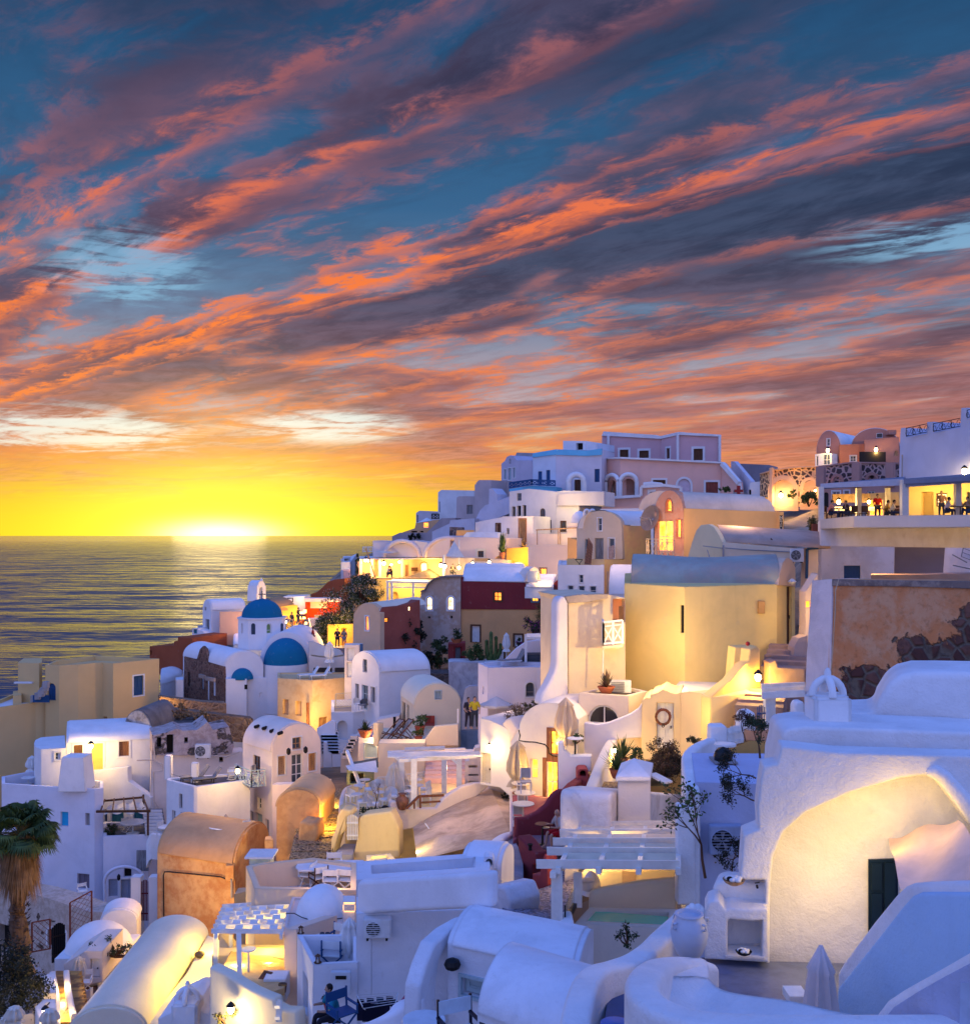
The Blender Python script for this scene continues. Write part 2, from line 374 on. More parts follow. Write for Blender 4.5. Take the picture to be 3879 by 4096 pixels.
def tube(bm,path,r,n=8,cap=True):
    rings=[]
    for i,p in enumerate(path):
        d=(path[min(i+1,len(path)-1)]-path[max(i-1,0)]).normalized()
        a=d.cross(VV((0,0,1)))
        if a.length<.05:a=VV((1,0,0))
        a.normalize();b=a.cross(d);rr=r[i]if isinstance(r,(list,tuple))else r
        rings.append([bm.verts.new(p+(a*math.cos(2*math.pi*k/n)+b*math.sin(2*math.pi*k/n))*rr)for k in range(n)])
    for i in range(len(rings)-1):
        for k in range(n):bm.faces.new((rings[i][k],rings[i][(k+1)%n],rings[i+1][(k+1)%n],rings[i+1][k]))
    if cap:
        bm.faces.new(rings[0]);bm.faces.new(rings[-1])
def lathe(bm,c,prof,n=20,fold=0,nf=8,ph=0):
    rings=[]
    for r,z in prof:
        rings.append([bm.verts.new(c+VV((math.cos(2*math.pi*k/n)*r*(1+fold*math.cos(nf*2*math.pi*k/n+ph)),math.sin(2*math.pi*k/n)*r*(1+fold*math.cos(nf*2*math.pi*k/n+ph)),z)))for k in range(n)])
    for i in range(len(rings)-1):
        for k in range(n):bm.faces.new((rings[i][k],rings[i][(k+1)%n],rings[i+1][(k+1)%n],rings[i+1][k]))
    if prof[0][0]>.001:bm.faces.new(rings[0])
    if prof[-1][0]>.001:bm.faces.new(rings[-1])
def catmull(ps,n=6):
    if len(ps)<3:return ps
    out=[]
    for i in range(len(ps)-1):
        p0=ps[max(i-1,0)];p1=ps[i];p2=ps[i+1];p3=ps[min(i+2,len(ps)-1)]
        for k in range(n):
            t=k/n;out.append(.5*((2*p1)+(p2-p0)*t+(2*p0-5*p1+4*p2-p3)*t*t+(3*p1-p0-3*p2+p3)*t**3))
    out.append(ps[-1]);return out
CTRL=[]
SPLIT={'post','beam','column','leg','rafter','slat','lintel','cushion','bracket','roof_spout','vault_edge','cross_leg','arcade_arch','window_slot','rail','spout','fan_blade','timber_rail','tread','riser','steps','lower_tread','upper_tread','top_tread','step_inlay','nosing','stem_arm','pier'}
CAMP=VV((0,0,H))
def newell(ps):
    n=VV((0,0,0))
    for i,a in enumerate(ps):
        b=ps[(i+1)%len(ps)];n+=VV(((a.y-b.y)*(a.z+b.z),(a.z-b.z)*(a.x+b.x),(a.x-b.x)*(a.y+b.y)))
    return n.normalized()if n.length>0 else n
def pinp(u,v,poly):
    c=False;j=len(poly)-1
    for i in range(len(poly)):
        (xi,yi),(xj,yj)=poly[i],poly[j]
        if(yi>v)!=(yj>v)and u<(xj-xi)*(v-yi)/(yj-yi)+xi:c=not c
        j=i
    return c
class Fc:
    def __init__(s,ps):
        s.ps=ps;s.n=newell(ps);s.holes=[]
        s.vert=abs(s.n.z)<.35
        if s.vert:
            if s.n.dot(ps[0]-CAMP)<0:s.inn=-s.n
            else:s.inn=s.n
            s.u=VV((-s.inn.y,s.inn.x,0)).normalized()*-1
            s.inn=VV((s.inn.x,s.inn.y,0)).normalized();s.o=ps[0]
            s.poly=[((p-s.o).dot(s.u),p.z)for p in ps]
    def hit(s,x,y):
        r=Q(x,y,1.0)-CAMP;dn=r.dot(s.inn)
        if abs(dn)<1e-5:return None
        t=(s.o-CAMP).dot(s.inn)/dn
        if t<=0:return None
        p=CAMP+r*t;return t,(p-s.o).dot(s.u),p.z
    def at(s,u,z,w=0.0):
        p=s.o+s.u*u;return VV((p.x,p.y,z))+s.inn*w
def fbox(bm,f,u0,u1,z0,z1,w0,w1):
    v=[bm.verts.new(f.at(u,z,w))for u in(u0,u1)for z in(z0,z1)for w in(w0,w1)]
    for q in((0,1,3,2),(4,6,7,5),(0,4,5,1),(2,3,7,6),(0,2,6,4),(1,5,7,3)):bm.faces.new([v[i]for i in q])
def outl(u0,u1,z0,z1,arch,n=10):
    if not arch:return[(u0,z0),(u1,z0),(u1,z1),(u0,z1)]
    r=(u1-u0)/2;rise=r*arch;zs=z1-rise
    return[(u0,z0),(u1,z0)]+[((u0+u1)/2+r*math.cos(math.pi*k/n),zs+rise*math.sin(math.pi*k/n))for k in range(n+1)]
def ring(bm,f,o1,o2,w0,w1):
    n=len(o1)
    A=[bm.verts.new(f.at(u,z,w0))for u,z in o1];B=[bm.verts.new(f.at(u,z,w0))for u,z in o2]
    C=[bm.verts.new(f.at(u,z,w1))for u,z in o1];D=[bm.verts.new(f.at(u,z,w1))for u,z in o2]
    for i in range(n):
        j=(i+1)%n
        for q in((A[i],A[j],B[j],B[i]),(C[i],C[j],D[j],D[i]),(A[i],A[j],C[j],C[i]),(B[i],B[j],D[j],D[i])):bm.faces.new(q)
def opening(T,f,kind,x0,y0,x1,y1,arch=0,col=None,trim=0,tcol=None,pane=None,dep=None,par=None,grid=1,label=None):
    xm=(x0+x1)/2;ym=(y0+y1)/2
    _,ua,_=f.hit(x0,ym);_,ub,_=f.hit(x1,ym);_,um,zt=f.hit(xm,y0);_,_,zb=f.hit(xm,y1)
    u0,u1=min(ua,ub),max(ua,ub);z0,z1=zb,zt
    w=u1-u0;h=z1-z0
    if dep is None:dep={'n':.45,'o':.5}.get(kind,.16)
    hole=outl(u0,u1,z0,z1,arch)
    poly=f.poly
    ok=all(pinp(u,z,poly)for u,z in outl(u0+.01,u1-.01,z0+.01,z1-.01,arch))
    if not ok:
        cu=sum(p[0]for p in poly)/len(poly)
    f.holes.append([f.at(u,z)for u,z in hole]if ok else None)
    off=0 if ok else -dep-.02
    col=col or FWHITE
    bm=NB()
    if trim:
        bt=bmesh.new();ring(bt,f,outl(u0-trim,u1+trim,z0-(trim if kind not in 'dg' else 0),z1+trim,arch),outl(u0+.002,u1-.002,z0+.002,z1-.002,arch),off-.045,off+.03)
        T.part('window_frame' if kind not in 'dg' else 'door_frame',bt,tcol or WHITE,par)
    if kind in('n','o'):
        face(bm,[f.at(u,z,dep+off)for u,z in hole])
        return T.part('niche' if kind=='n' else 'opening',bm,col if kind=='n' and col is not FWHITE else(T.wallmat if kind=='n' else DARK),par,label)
    t=min(.07,w*.10)
    if kind in('w','l','g'):
        ring(bm,f,hole,outl(u0+t,u1-t,z0+t,z1-t,arch),dep-.05+off,dep+.02+off)
        zt2=z1-t-(w/2*arch if arch else 0)
        if w>.5 and grid:fbox(bm,f,(u0+u1)/2-t*.35,(u0+u1)/2+t*.35,z0+t,z1-t-(.001 if not arch else t*.2),dep-.045+off,dep+.015+off)
        if grid:
            k=3 if kind=='g' else 2
            for i in range(1,k):zz=z0+(zt2-z0)*i/k;fbox(bm,f,u0+t,u1-t,zz-t*.35,zz+t*.35,dep-.040+off,dep+.012+off)
        o=T.part('window' if kind!='g' else 'glazed_door',bm,col,par,label)
        b2=bmesh.new();face(b2,[f.at(u,z,dep+off)for u,z in outl(u0+t*.5,u1-t*.5,z0+t*.5,z1-t*.5,arch)])
        T.part('pane',b2,pane or(GLASSB if kind!='l' else LITY),o)
        return o
    nl=2 if w>.62 else 1
    body=outl(u0+.01,u1-.01,z0+.01,z1-.01,arch);
    A=[bm.verts.new(f.at(u,z,dep+off))for u,z in body];bm.faces.new(A)
    for i in range(nl):
        a=u0+w*i/nl+.02;b=u0+w*(i+1)/nl-.02;zt2=z1-(w/2*arch if arch else 0)-.02;zb2=z0+.02
        fr=min(.09,(b-a)*.2)
        for(aa,bb,cc,dd)in((a,a+fr,zb2,zt2),(b-fr,b,zb2,zt2),(a+fr,b-fr,zb2,zb2+fr),(a+fr,b-fr,zt2-fr,zt2)):fbox(bm,f,aa,bb,cc,dd,dep-.035+off,dep-.002+off)
        if kind=='s':
            ns=max(3,int((zt2-zb2)/.13))
            for k in range(1,ns):zz=zb2+(zt2-zb2)*k/ns;fbox(bm,f,a+fr,b-fr,zz-.025,zz+.025,dep-.02+off,dep-.003+off)
        else:
            zz=zb2+(zt2-zb2)*.45;fbox(bm,f,a+fr,b-fr,zz-fr/2,zz+fr/2,dep-.034+off,dep-.003+off)
    o=T.part('shutter' if kind=='s' else 'door',bm,col,par,label)
    if kind=='d' and f.o.y<60:
        b2=bmesh.new();fbox(b2,f,u1-.14,u1-.10,z0+h*.44,z0+h*.50,dep-.09+off,dep-.036+off);T.part('handle',b2,IRON,o)
    return o
def solid(T,name,faces,mat,opens=(),label=None,smooth=None,parent=None):
    T.wallmat=mat
    if T.o is None:
        allp=[p for f in faces for p in f.ps];c=sum(allp,VV((0,0,0)))/len(allp);c.z=min(p.z for p in allp);T.root(c)
    todo=[]
    for op in opens:
        kw={}
        if isinstance(op[-1],dict):kw=op[-1];op=op[:-1]
        kind,x0,y0,x1,y1=op
        best=None
        for f in faces:
            if not f.vert:continue
            h=f.hit((x0+x1)/2,(y0+y1)/2)
            if h and pinp(h[1],h[2],f.poly)and(best is None or h[0]<best[0]):best=(h[0],f)
        if best is None:
            print('OPENING MISSED',T.name,T.label[:30],op);continue
        todo.append((best[1],kind,x0,y0,x1,y1,kw))
    bm=NB()
    lst=[(opening(T,f,k,a,b,c,d,**kw))for f,k,a,b,c,d,kw in todo]
    for f in faces:
        hs=[h for h in f.holes if h]
        if not hs:
            if len(f.ps)==4 or f.vert and len(f.ps)<5:face(bm,f.ps)
            else:
                vs=[bm.verts.new(p)for p in f.ps]
                for t in tessellate_polygon([f.ps]):
                    if len(set(t))==3:
                        try:bm.faces.new([vs[i]for i in t])
                        except ValueError:pass
            continue
        loops=[f.ps]+hs;flat=[p for l in loops for p in l];vs=[bm.verts.new(p)for p in flat]
        l2=[[VV(((p-f.o).dot(f.u),p.z,0))for p in l]for l in loops]
        for t in tessellate_polygon(l2):
            if len(set(t))==3:
                try:bm.faces.new([vs[i]for i in t])
                except ValueError:pass
        for h in hs:
            dp=.52
            q=[p+f.inn*dp for p in h];a=[bm.verts.new(p)for p in h];b=[bm.verts.new(p)for p in q]
            for i in range(len(h)):j=(i+1)%len(h);bm.faces.new((a[i],a[j],b[j],b[i]))
    bmesh.ops.remove_doubles(bm,verts=bm.verts[:],dist=.0008)
    zs=min(v.co.z for v in bm.verts)
    return T.part(name,bm,mat,parent,label,smooth)
def prism_faces(top,zb,bot=None):
    n=len(top);b=[VV((p.x,p.y,zb))for p in top]
    fs=[Fc([b[i],b[(i+1)%n],top[(i+1)%n],top[i]])for i in range(n)]
    fs.append(Fc(list(top)));fs.append(Fc(list(reversed(b))));return fs
def ctrl(ps,z):
    for p in ps:CTRL.append((p.x,p.y,z))
def slab(T,name,l,drop,mat,opens=(),par=0,pw=.22,pmat=None,label=None,gaps=(),top=None,parent=None,cap=None):
    ps=pts(l)if not isinstance(l[0],Vector)else l
    zb=min(p.z for p in ps)-drop
    ctrl(ps,zb+.3)if drop>1.5 else None;zb-=3 if drop>1.5 else 0
    if par:
        low=[p-VV((0,0,par))for p in ps]
        n=len(ps);c=sum(ps,VV((0,0,0)))/n
        a=0
        for i in range(n):a+=ps[i].x*ps[(i+1)%n].y-ps[(i+1)%n].x*ps[i].y
        sgn=1 if a>0 else -1
        inn=[]
        for i in range(n):
            e1=(ps[i]-ps[i-1]);e2=(ps[(i+1)%n]-ps[i]);e1.z=e2.z=0;e1.normalize();e2.normalize()
            n1=VV((-e1.y,e1.x,0))*sgn;n2=VV((-e2.y,e2.x,0))*sgn;b=(n1+n2)
            if b.length<.1:b=n1
            b.normalize();k=pw/max(.35,b.dot(n1));inn.append(ps[i]+b*k)
        b=[VV((p.x,p.y,zb))for p in ps]
        fs=[Fc([b[i],b[(i+1)%n],ps[(i+1)%n],ps[i]])for i in range(n)]
        fs+=[Fc([ps[i],ps[(i+1)%n],inn[(i+1)%n],inn[i]])for i in range(n)]
        lowi=[VV((p.x,p.y,p.z-par))for p in inn]
        fi=[Fc([inn[i],inn[(i+1)%n],lowi[(i+1)%n],lowi[i]])for i in range(n)]
        for f in fi:f.vert=False
        fs+=fi
        o=solid(T,name,fs,mat,opens,label,parent=parent)
        bm=NB();vs=[bm.verts.new(p-VV((0,0,.0)))for p in lowi]
        for t in tessellate_polygon([lowi]):
            if len(set(t))==3:bm.faces.new([vs[i]for i in t])
        T.part('terrace_floor',bm,pmat or mat,parent)
        return o,lowi[0].z
    return solid(T,name,prism_faces(ps,zb),mat,opens,label,parent=parent),ps[0].z
def arch_pts(A,B,rise,n=14,k=1.0):
    m=(A+B)/2;h=(B-A)/2;out=[]
    for i in range(n+1):
        th=math.pi*i/n;out.append(m-h*math.cos(th)+VV((0,0,rise*math.sin(th)**k)))
    return out
def barrel(T,A,B,C,rise,drop,mat,opens=(),rmat=None,cfrom='B',name='wall',ext=0.0,n=14,back=None,th=.07,inset=.12,flat=False,label=None,rlabel=None):
    a,b,c=pts([A,B,C]);
    if not flat:b.z=a.z;c.z=a.z
    V=c-(b if cfrom=='B' else a);V.z=0
    arc=arch_pts(a,b,rise,n)
    zb=a.z-drop-(3 if drop>1.5 else 0);a0=VV((a.x,a.y,zb));b0=VV((b.x,b.y,zb))
    front=[a0,b0]+list(reversed(arc))
    fs=[Fc(front),Fc([p+V for p in reversed(front)])]
    for(p,q)in((a0,a),(b,b0)):fs.append(Fc([p,q,q+V,p+V]))
    fs.append(Fc([a0,b0,b0+V,a0+V]))
    r=[]
    for i in range(n):
        f=Fc([arc[i],arc[i+1],arc[i+1]+V,arc[i]+V]);f.vert=False;r.append(f)
    ctrl([a,b,a+V,b+V],zb+3.3)if drop>1.5 else None
    o=solid(T,name,fs+r,mat,opens,label)
    bm=NB();Vn=V.normalized();cen=(a+b)/2
    s=[p+(p-cen).normalized()*th*.0+Vn*inset for p in arc];t=[p+(VV((p.x-cen.x,p.y-cen.y,(p.z-cen.z)+.15)).normalized())*th+Vn*inset for p in arc]
    V2=V-Vn*2*inset
    rs=[[bm.verts.new(p)for p in q]for q in(s,t,[p+V2 for p in t],[p+V2 for p in s])]
    for i in range(n):
        for q,w in((0,1),(1,2),(2,3)):bm.faces.new((rs[q][i],rs[q][i+1],rs[w][i+1],rs[w][i]))
    for e in(0,n):bm.faces.new((rs[0][e],rs[1][e],rs[2][e],rs[3][e]))
    T.part('roof',bm,rmat or mat,smooth=50,label=rlabel)
    return a,b,V,arc
def ribbon(T,name,l,width,drop,mat,n=6,parent=None,smooth=40,round_=None,side=0,label=None,raw=False,zbot=None):
    ps=pts(l)if not isinstance(l[0],Vector)else l
    if n>1:ps=catmull(ps,n)
    bm=NB();hw=width/2;r=min(hw*.55 if round_ is None else round_,hw)
    rings=[]
    for i,p in enumerate(ps):
        d=ps[min(i+1,len(ps)-1)]-ps[max(i-1,0)];d.z=0;d.normalize();s=VV((-d.y,d.x,0))
        c=p+s*hw*side
        prof=[(-hw,-drop if zbot is None else zbot-p.z)]
        for k in range(5):th=math.pi-(math.pi/2)*k/4;prof.append((-hw+r+r*math.cos(th),-r+r*math.sin(th)))
        for k in range(5):th=math.pi/2-(math.pi/2)*k/4;prof.append((hw-r+r*math.cos(th),-r+r*math.sin(th)))
        prof.append((hw,-drop if zbot is None else zbot-p.z))
        rings.append([bm.verts.new(c+s*x+VV((0,0,z)))for x,z in prof])
    m=len(rings[0])
    for i in range(len(rings)-1):
        for k in range(m-1):bm.faces.new((rings[i][k],rings[i][k+1],rings[i+1][k+1],rings[i+1][k]))
    bm.faces.new(rings[0]);bm.faces.new(rings[-1])
    CTRL.extend([(p.x,p.y,p.z-drop+.3)for p in ps[::4]])if zbot is None else None
    if raw:return bm
    return T.part(name,bm,mat,parent,label,smooth)
def dome(bm,c,r,h,n=28,m=10,a0=0.0,a1=2*math.pi):
    full=a1-a0>6.2
    rings=[]
    for i in range(m):
        th=(math.pi/2)*i/m;rr=r*math.cos(th);z=h*math.sin(th)
        rings.append([bm.verts.new(c+VV((rr*math.cos(a0+(a1-a0)*k/n),rr*math.sin(a0+(a1-a0)*k/n),z)))for k in range(n if full else n+1)])
    top=bm.verts.new(c+VV((0,0,h)))
    q=len(rings[0])
    for i in range(m-1):
        for k in range(q if full else q-1):bm.faces.new((rings[i][k],rings[i][(k+1)%q],rings[i+1][(k+1)%q],rings[i+1][k]))
    for k in range(q if full else q-1):bm.faces.new((rings[-1][k],rings[-1][(k+1)%q],top))
LK=1.5
def lamp(p,w,col=(1.0,.58,.20),r=.12):
    l=bpy.data.lights.new('lamp_glow','POINT');l.energy=w*LK;l.color=col;l.shadow_soft_size=r
    o=bpy.data.objects.new('lamp_glow',l);COL.objects.link(o);o.location=p;return o
def wall_lamp(x,y,d,w,label,col=(1.0,.58,.20),size=.09,off=.35,hang=None,group='lit wall lamps of the village'):
    p=Q(x,y,d);T=Thing('wall_lamp',label,'lamp',base=p+VV((0,0,-.2)),group=group)
    bm=NB();lathe(bm,p,[(size*.5,-size*1.2),(size,-size*.5),(size,size*.5),(size*.5,size*1.1)],10);T.part('bulb',bm,BULB)
    bm=NB();lathe(bm,p,[(size*1.5,size*1.15),(size*.9,size*1.9),(.01,size*2.6)],10);bar(bm,p+VV((0,0,size*1.7)),p+VV((0,off,size*1.7)),.03);T.part('lamp_hood',bm,IRON)
    lamp(p+VV((0,-.22,-size*1.9)),w,col,.10);return T
def off(x,y,d,dx,dy):return Q(x,y,d)+VV((dx,dy,0))
def px(n,d):return n/ZO[2]*d/F
def blob(T,name,pl,out,thick,mat,bev=.12,seg=4,n=0,axis=None,con=0,parent=None,label=None):
    a=Q(pl[0],0,pl[1]);b=Q(pl[2],0,pl[3]);a.z=b.z=0;u=(b-a).normalized();nn=VV((-u.y,u.x,0))
    if nn.y<0:nn=-nn
    ps=[]
    for x,y in out:
        r=Q(x,y,1.0)-CAMP;t=(a-CAMP).dot(nn)/r.dot(nn);ps.append(CAMP+r*t)
    V=nn*thick
    if axis:V=Vector(axis)
    bm=NB();f=[bm.verts.new(p)for p in ps];g=[bm.verts.new(p+V)for p in ps];n=len(ps)
    bm.faces.new(f);bm.faces.new(list(reversed(g)))
    for i in range(n):bm.faces.new((f[i],f[(i+1)%n],g[(i+1)%n],g[i]))
    if con:CTRL.extend([(p.x,p.y,min(q.z for q in ps)+.3)for p in(ps[0],ps[n//2])])
    bmesh.ops.recalc_face_normals(bm,faces=bm.faces[:])
    o=T.part(name,bm,mat,parent,label,50)
    m=o.modifiers.new('soft_edges','BEVEL');m.width=bev;m.segments=seg;m.limit_method='ANGLE';m.angle_limit=R(25)
    for p in o.data.polygons:p.use_smooth=True
    return o
def patch(c00,c10,c11,c01,n,amp=.1,sc=.6,raw=False):
    bm=NB();g=[]
    for i in range(n+1):
        row=[]
        for j in range(n+1):
            s=i/n;t=j/n;p=c00*(1-s)*(1-t)+c10*s*(1-t)+c11*s*t+c01*(1-s)*t
            e=min(s,1-s,t,1-t)*4;p=p+VV((0,0,amp*noise.noise(p*sc)*min(1,e)*2));row.append(bm.verts.new(p))
        g.append(row)
    for i in range(n):
        for j in range(n):bm.faces.new((g[i][j],g[i+1][j],g[i+1][j+1],g[i][j+1]))
    return bm
def stairs(T,name,a,b,w,n,mat,depth=None,h=.5,rmat=None,side=None):
    d=b-a;f=VV((d.x,d.y,0));L=f.length;f.normalize();s=VV((-f.y,f.x,0))
    bm=NB()
    for i in range(n):
        c=a+d*((i+.5)/n);box(bm,c-VV((0,0,h/2)),w,L/n*1.02+.02,h,ux=s,uy=f,uz=VV((0,0,1)))
    return T.part(name,bm,mat)
def cut(T,name,l,th,mat,parent=None):
    ps=pts(l);bm=NB();a=[bm.verts.new(p)for p in ps];bm.faces.new(a)
    r=bmesh.ops.extrude_face_region(bm,geom=bm.faces[:]);
    for v in[v for v in r['geom']if isinstance(v,bmesh.types.BMVert)]:v.co+=VV((0,0,-th))
    return T.part(name,bm,mat,parent)
def block(T,name,pl,out,thick,mat,opens=(),axis=None,label=None,smooth=None,parent=None,con=True):
    a=Q(pl[0],0,pl[1]);b=Q(pl[2],0,pl[3]);a.z=b.z=0;u=(b-a).normalized();nn=VV((-u.y,u.x,0))
    if nn.y<0:nn=-nn
    ps=[]
    for x,y in out:
        r=Q(x,y,1.0)-CAMP;t=(a-CAMP).dot(nn)/r.dot(nn);ps.append(CAMP+r*t)
    if axis:V=Q(axis[2],0,axis[3])-Q(axis[0],0,axis[1]);V.z=0
    else:V=nn*thick
    n=len(ps);fs=[Fc(ps),Fc([p+V for p in reversed(ps)])]
    for i in range(n):fs.append(Fc([ps[i],ps[(i+1)%n],ps[(i+1)%n]+V,ps[i]+V]))
    if con:
        zb=min(p.z for p in ps);ctrl([ps[0],ps[0]+V,ps[n//2],ps[n//2]+V],zb+.3)
    return solid(T,name,fs,mat,opens,label,smooth,parent)
def earc(x0,x1,ys,ya,n=12,k=1.0):
    return[((x0+x1)/2-(x1-x0)/2*math.cos(math.pi*i/n),ys-(ys-ya)*math.sin(math.pi*i/n)**k)for i in range(n+1)]
def rv(a=1.0):return VV((RU(-a,a),RU(-a,a),RU(-a,a)))
def leaves(bm,fn,n,s,long=1.8,droop=.0):
    for _ in range(n):
        p=fn();d=rv().normalized();d.z-=droop;d.normalize();w=d.cross(rv()).normalized()*s*RU(.35,.6);L=d*s*long*RU(.6,1.2)
        a=[bm.verts.new(p-w*.2),bm.verts.new(p+L*.5-w),bm.verts.new(p+L),bm.verts.new(p+L*.5+w)];bm.faces.new(a)
def clumps(c,rx,ry,rz,n):
    out=[]
    for _ in range(n):
        while True:
            q=rv()
            if q.length<1:break
        out.append((c+VV((q.x*rx,q.y*ry,q.z*rz)),RU(.22,.42)*min(rx,ry,rz)))
    return out
def bush(p,rx,ry,rz,n,s,mat,label,cat='shrub',name='shrub',group=None,stem=True,flower=None,nc=26,mat2=None):
    T=Thing(name,label,cat,base=p,group=group);c=p+VV((0,0,rz))
    cl=clumps(c,rx,ry,rz,nc)
    if stem:
        bm=NB()
        for q,r in cl[::2]:tube(bm,[p,p.lerp(q,.5)+rv(.1*rx),q],[.05*rx+.01,.03*rx+.008,.008],5)
        T.part('stem',bm,FBROWN)
    def f():
        q,r=random.choice(cl);return q+rv().normalized()*r*RU(.3,1.1)
    bm=NB();leaves(bm,f,n,s);T.part('foliage',bm,mat)
    if flower:bm=NB();leaves(bm,f,n//2,s*.9,1.0);T.part('blossom',bm,flower)
    return T
def spiky(p,r,h,n,mat,label,pot=None,name='potted_agave',cat='potted plant',group=None,potr=.22,poth=.3,w=.04):
    T=Thing(name,label,cat,base=p,group=group);b=p.copy()
    if pot is not None:
        bm=NB();lathe(bm,p,[(potr*.6,0),(potr*.95,poth*.6),(potr,poth*.85),(potr*1.1,poth*.86),(potr*1.1,poth),(potr*.85,poth),(potr*.8,poth*.8),(0.001,poth*.8)],16);T.part('pot',bm,pot,smooth=40)
        b.z+=poth*.85
    bm=NB()
    for i in range(n):
        a=RU(0,6.28);e=RU(.25,1.4);L=r*RU(.7,1.1);d=VV((math.cos(a)*math.cos(e),math.sin(a)*math.cos(e),math.sin(e)*h/r));s=VV((-math.sin(a),math.cos(a),0))*w*RU(.7,1.2)
        m=b+d*L*.5;t=b+d*L-VV((0,0,.12*L*math.cos(e)))
        va=[bm.verts.new(b-s*.6),bm.verts.new(m-s),bm.verts.new(t),bm.verts.new(m+s),bm.verts.new(b+s*.6)];bm.faces.new(va)
    T.part('foliage',bm,mat);return T
def potplant(p,r,label,mat=None,pot=None,poth=.28,potr=.18,n=160,fl=None,group=None):
    T=Thing('potted_plant',label,'potted plant',base=p,group=group)
    bm=NB();lathe(bm,p,[(potr*.65,0),(potr,poth*.9),(potr*1.08,poth*.9),(potr*1.08,poth),(potr*.85,poth),(.001,poth*.85)],14);T.part('pot',bm,pot or TERRA,smooth=40)
    c=p+VV((0,0,poth+r*.7));cl=clumps(c,r,r,r*.8,9)
    bm=NB();leaves(bm,lambda:(lambda q:q[0]+rv().normalized()*q[1])(random.choice(cl)),n,r*.28);T.part('foliage',bm,mat or G1)
    if fl:bm=NB();leaves(bm,lambda:(lambda q:q[0]+rv().normalized()*q[1])(random.choice(cl)),n//4,r*.2,1);T.part('blossom',bm,fl)
    return T
def parasol_closed(p,h,label,mat=None,r=.17,pole=None,group='folded parasols on the terraces',low=.32):
    T=Thing('folded_parasol',label,'parasol',base=p,group=group)
    bm=NB();tube(bm,[p,p+VV((0,0,h))],.028,8);lathe(bm,p,[(.24,0),(.24,.06),(.05,.1),(.03,.2)],14);T.part('pole',bm,pole or FWHITE,smooth=40)
    bm=NB();z0=h*low
    L=h-z0;lathe(bm,p,[(r*1.0,z0),(r*.80,z0+.10*L),(r*.50,z0+.17*L),(r*.62,z0+.19*L),(r*1.0,z0+.36*L),(r*.95,z0+.55*L),(r*.62,z0+.84*L),(r*.70,z0+.86*L),(r*.28,z0+.97*L),(.02,h*1.02)],40,.26,8,random.random()*6);T.part('canopy',bm,mat or CLOTH,smooth=60)
    return T
def parasol_open(p,h,r,label,mat=None,rise=.5,n=8,group='open parasols'):
    T=Thing('open_parasol',label,'parasol',base=p,group=group)
    bm=NB();tube(bm,[p,p+VV((0,0,h))],.025,8);T.part('pole',bm,FWHITE)
    bm=NB();t=p+VV((0,0,h+.02));rim=[p+VV((math.cos(6.283*k/n)*r,math.sin(6.283*k/n)*r,h-rise))for k in range(n)]
    for k in range(n):
        a,b=rim[k],rim[(k+1)%n];m1=(a+t)/2-VV((0,0,.06*rise));m2=(b+t)/2-VV((0,0,.06*rise))
        face(bm,[a,b,m2,m1]);face(bm,[m1,m2,t]);face(bm,[a,b,b-VV((0,0,.12)),a-VV((0,0,.12))])
    bmesh.ops.remove_doubles(bm,verts=bm.verts[:],dist=.001);bmesh.ops.solidify(bm,geom=bm.faces[:],thickness=.015)
    T.part('canopy',bm,mat or CLOTH);return T
def table(p,r,h,label,mat=None,leg=None,rect=None,rot=0,name='round_table',group=None,things=False):
    T=Thing(name,label,'table',base=p,group=group)
    bm=NB()
    if rect:box(bm,p+VV((0,0,h-.02)),rect[0],rect[1],.04,rot)
    else:lathe(bm,p,[(r,h-.035),(r+.01,h-.02),(r,h),(.001,h)],28)
    T.part('tabletop',bm,mat or FWHITE,smooth=30);bm=NB()
    if rect:
        for a in(-1,1):
            for b in(-1,1):
                q=p+Matrix.Rotation(rot,3,'Z')@VV((a*(rect[0]/2-.1),b*(rect[1]/2-.1),0));box(bm,q+VV((0,0,h/2-.02)),.05,.05,h-.045,rot)
    else:lathe(bm,p,[(r*.55,0),(r*.5,.03),(.04,.05),(.03,h-.036)],12)
    T.part('leg',bm,leg or mat or FWHITE);return T
CH={}
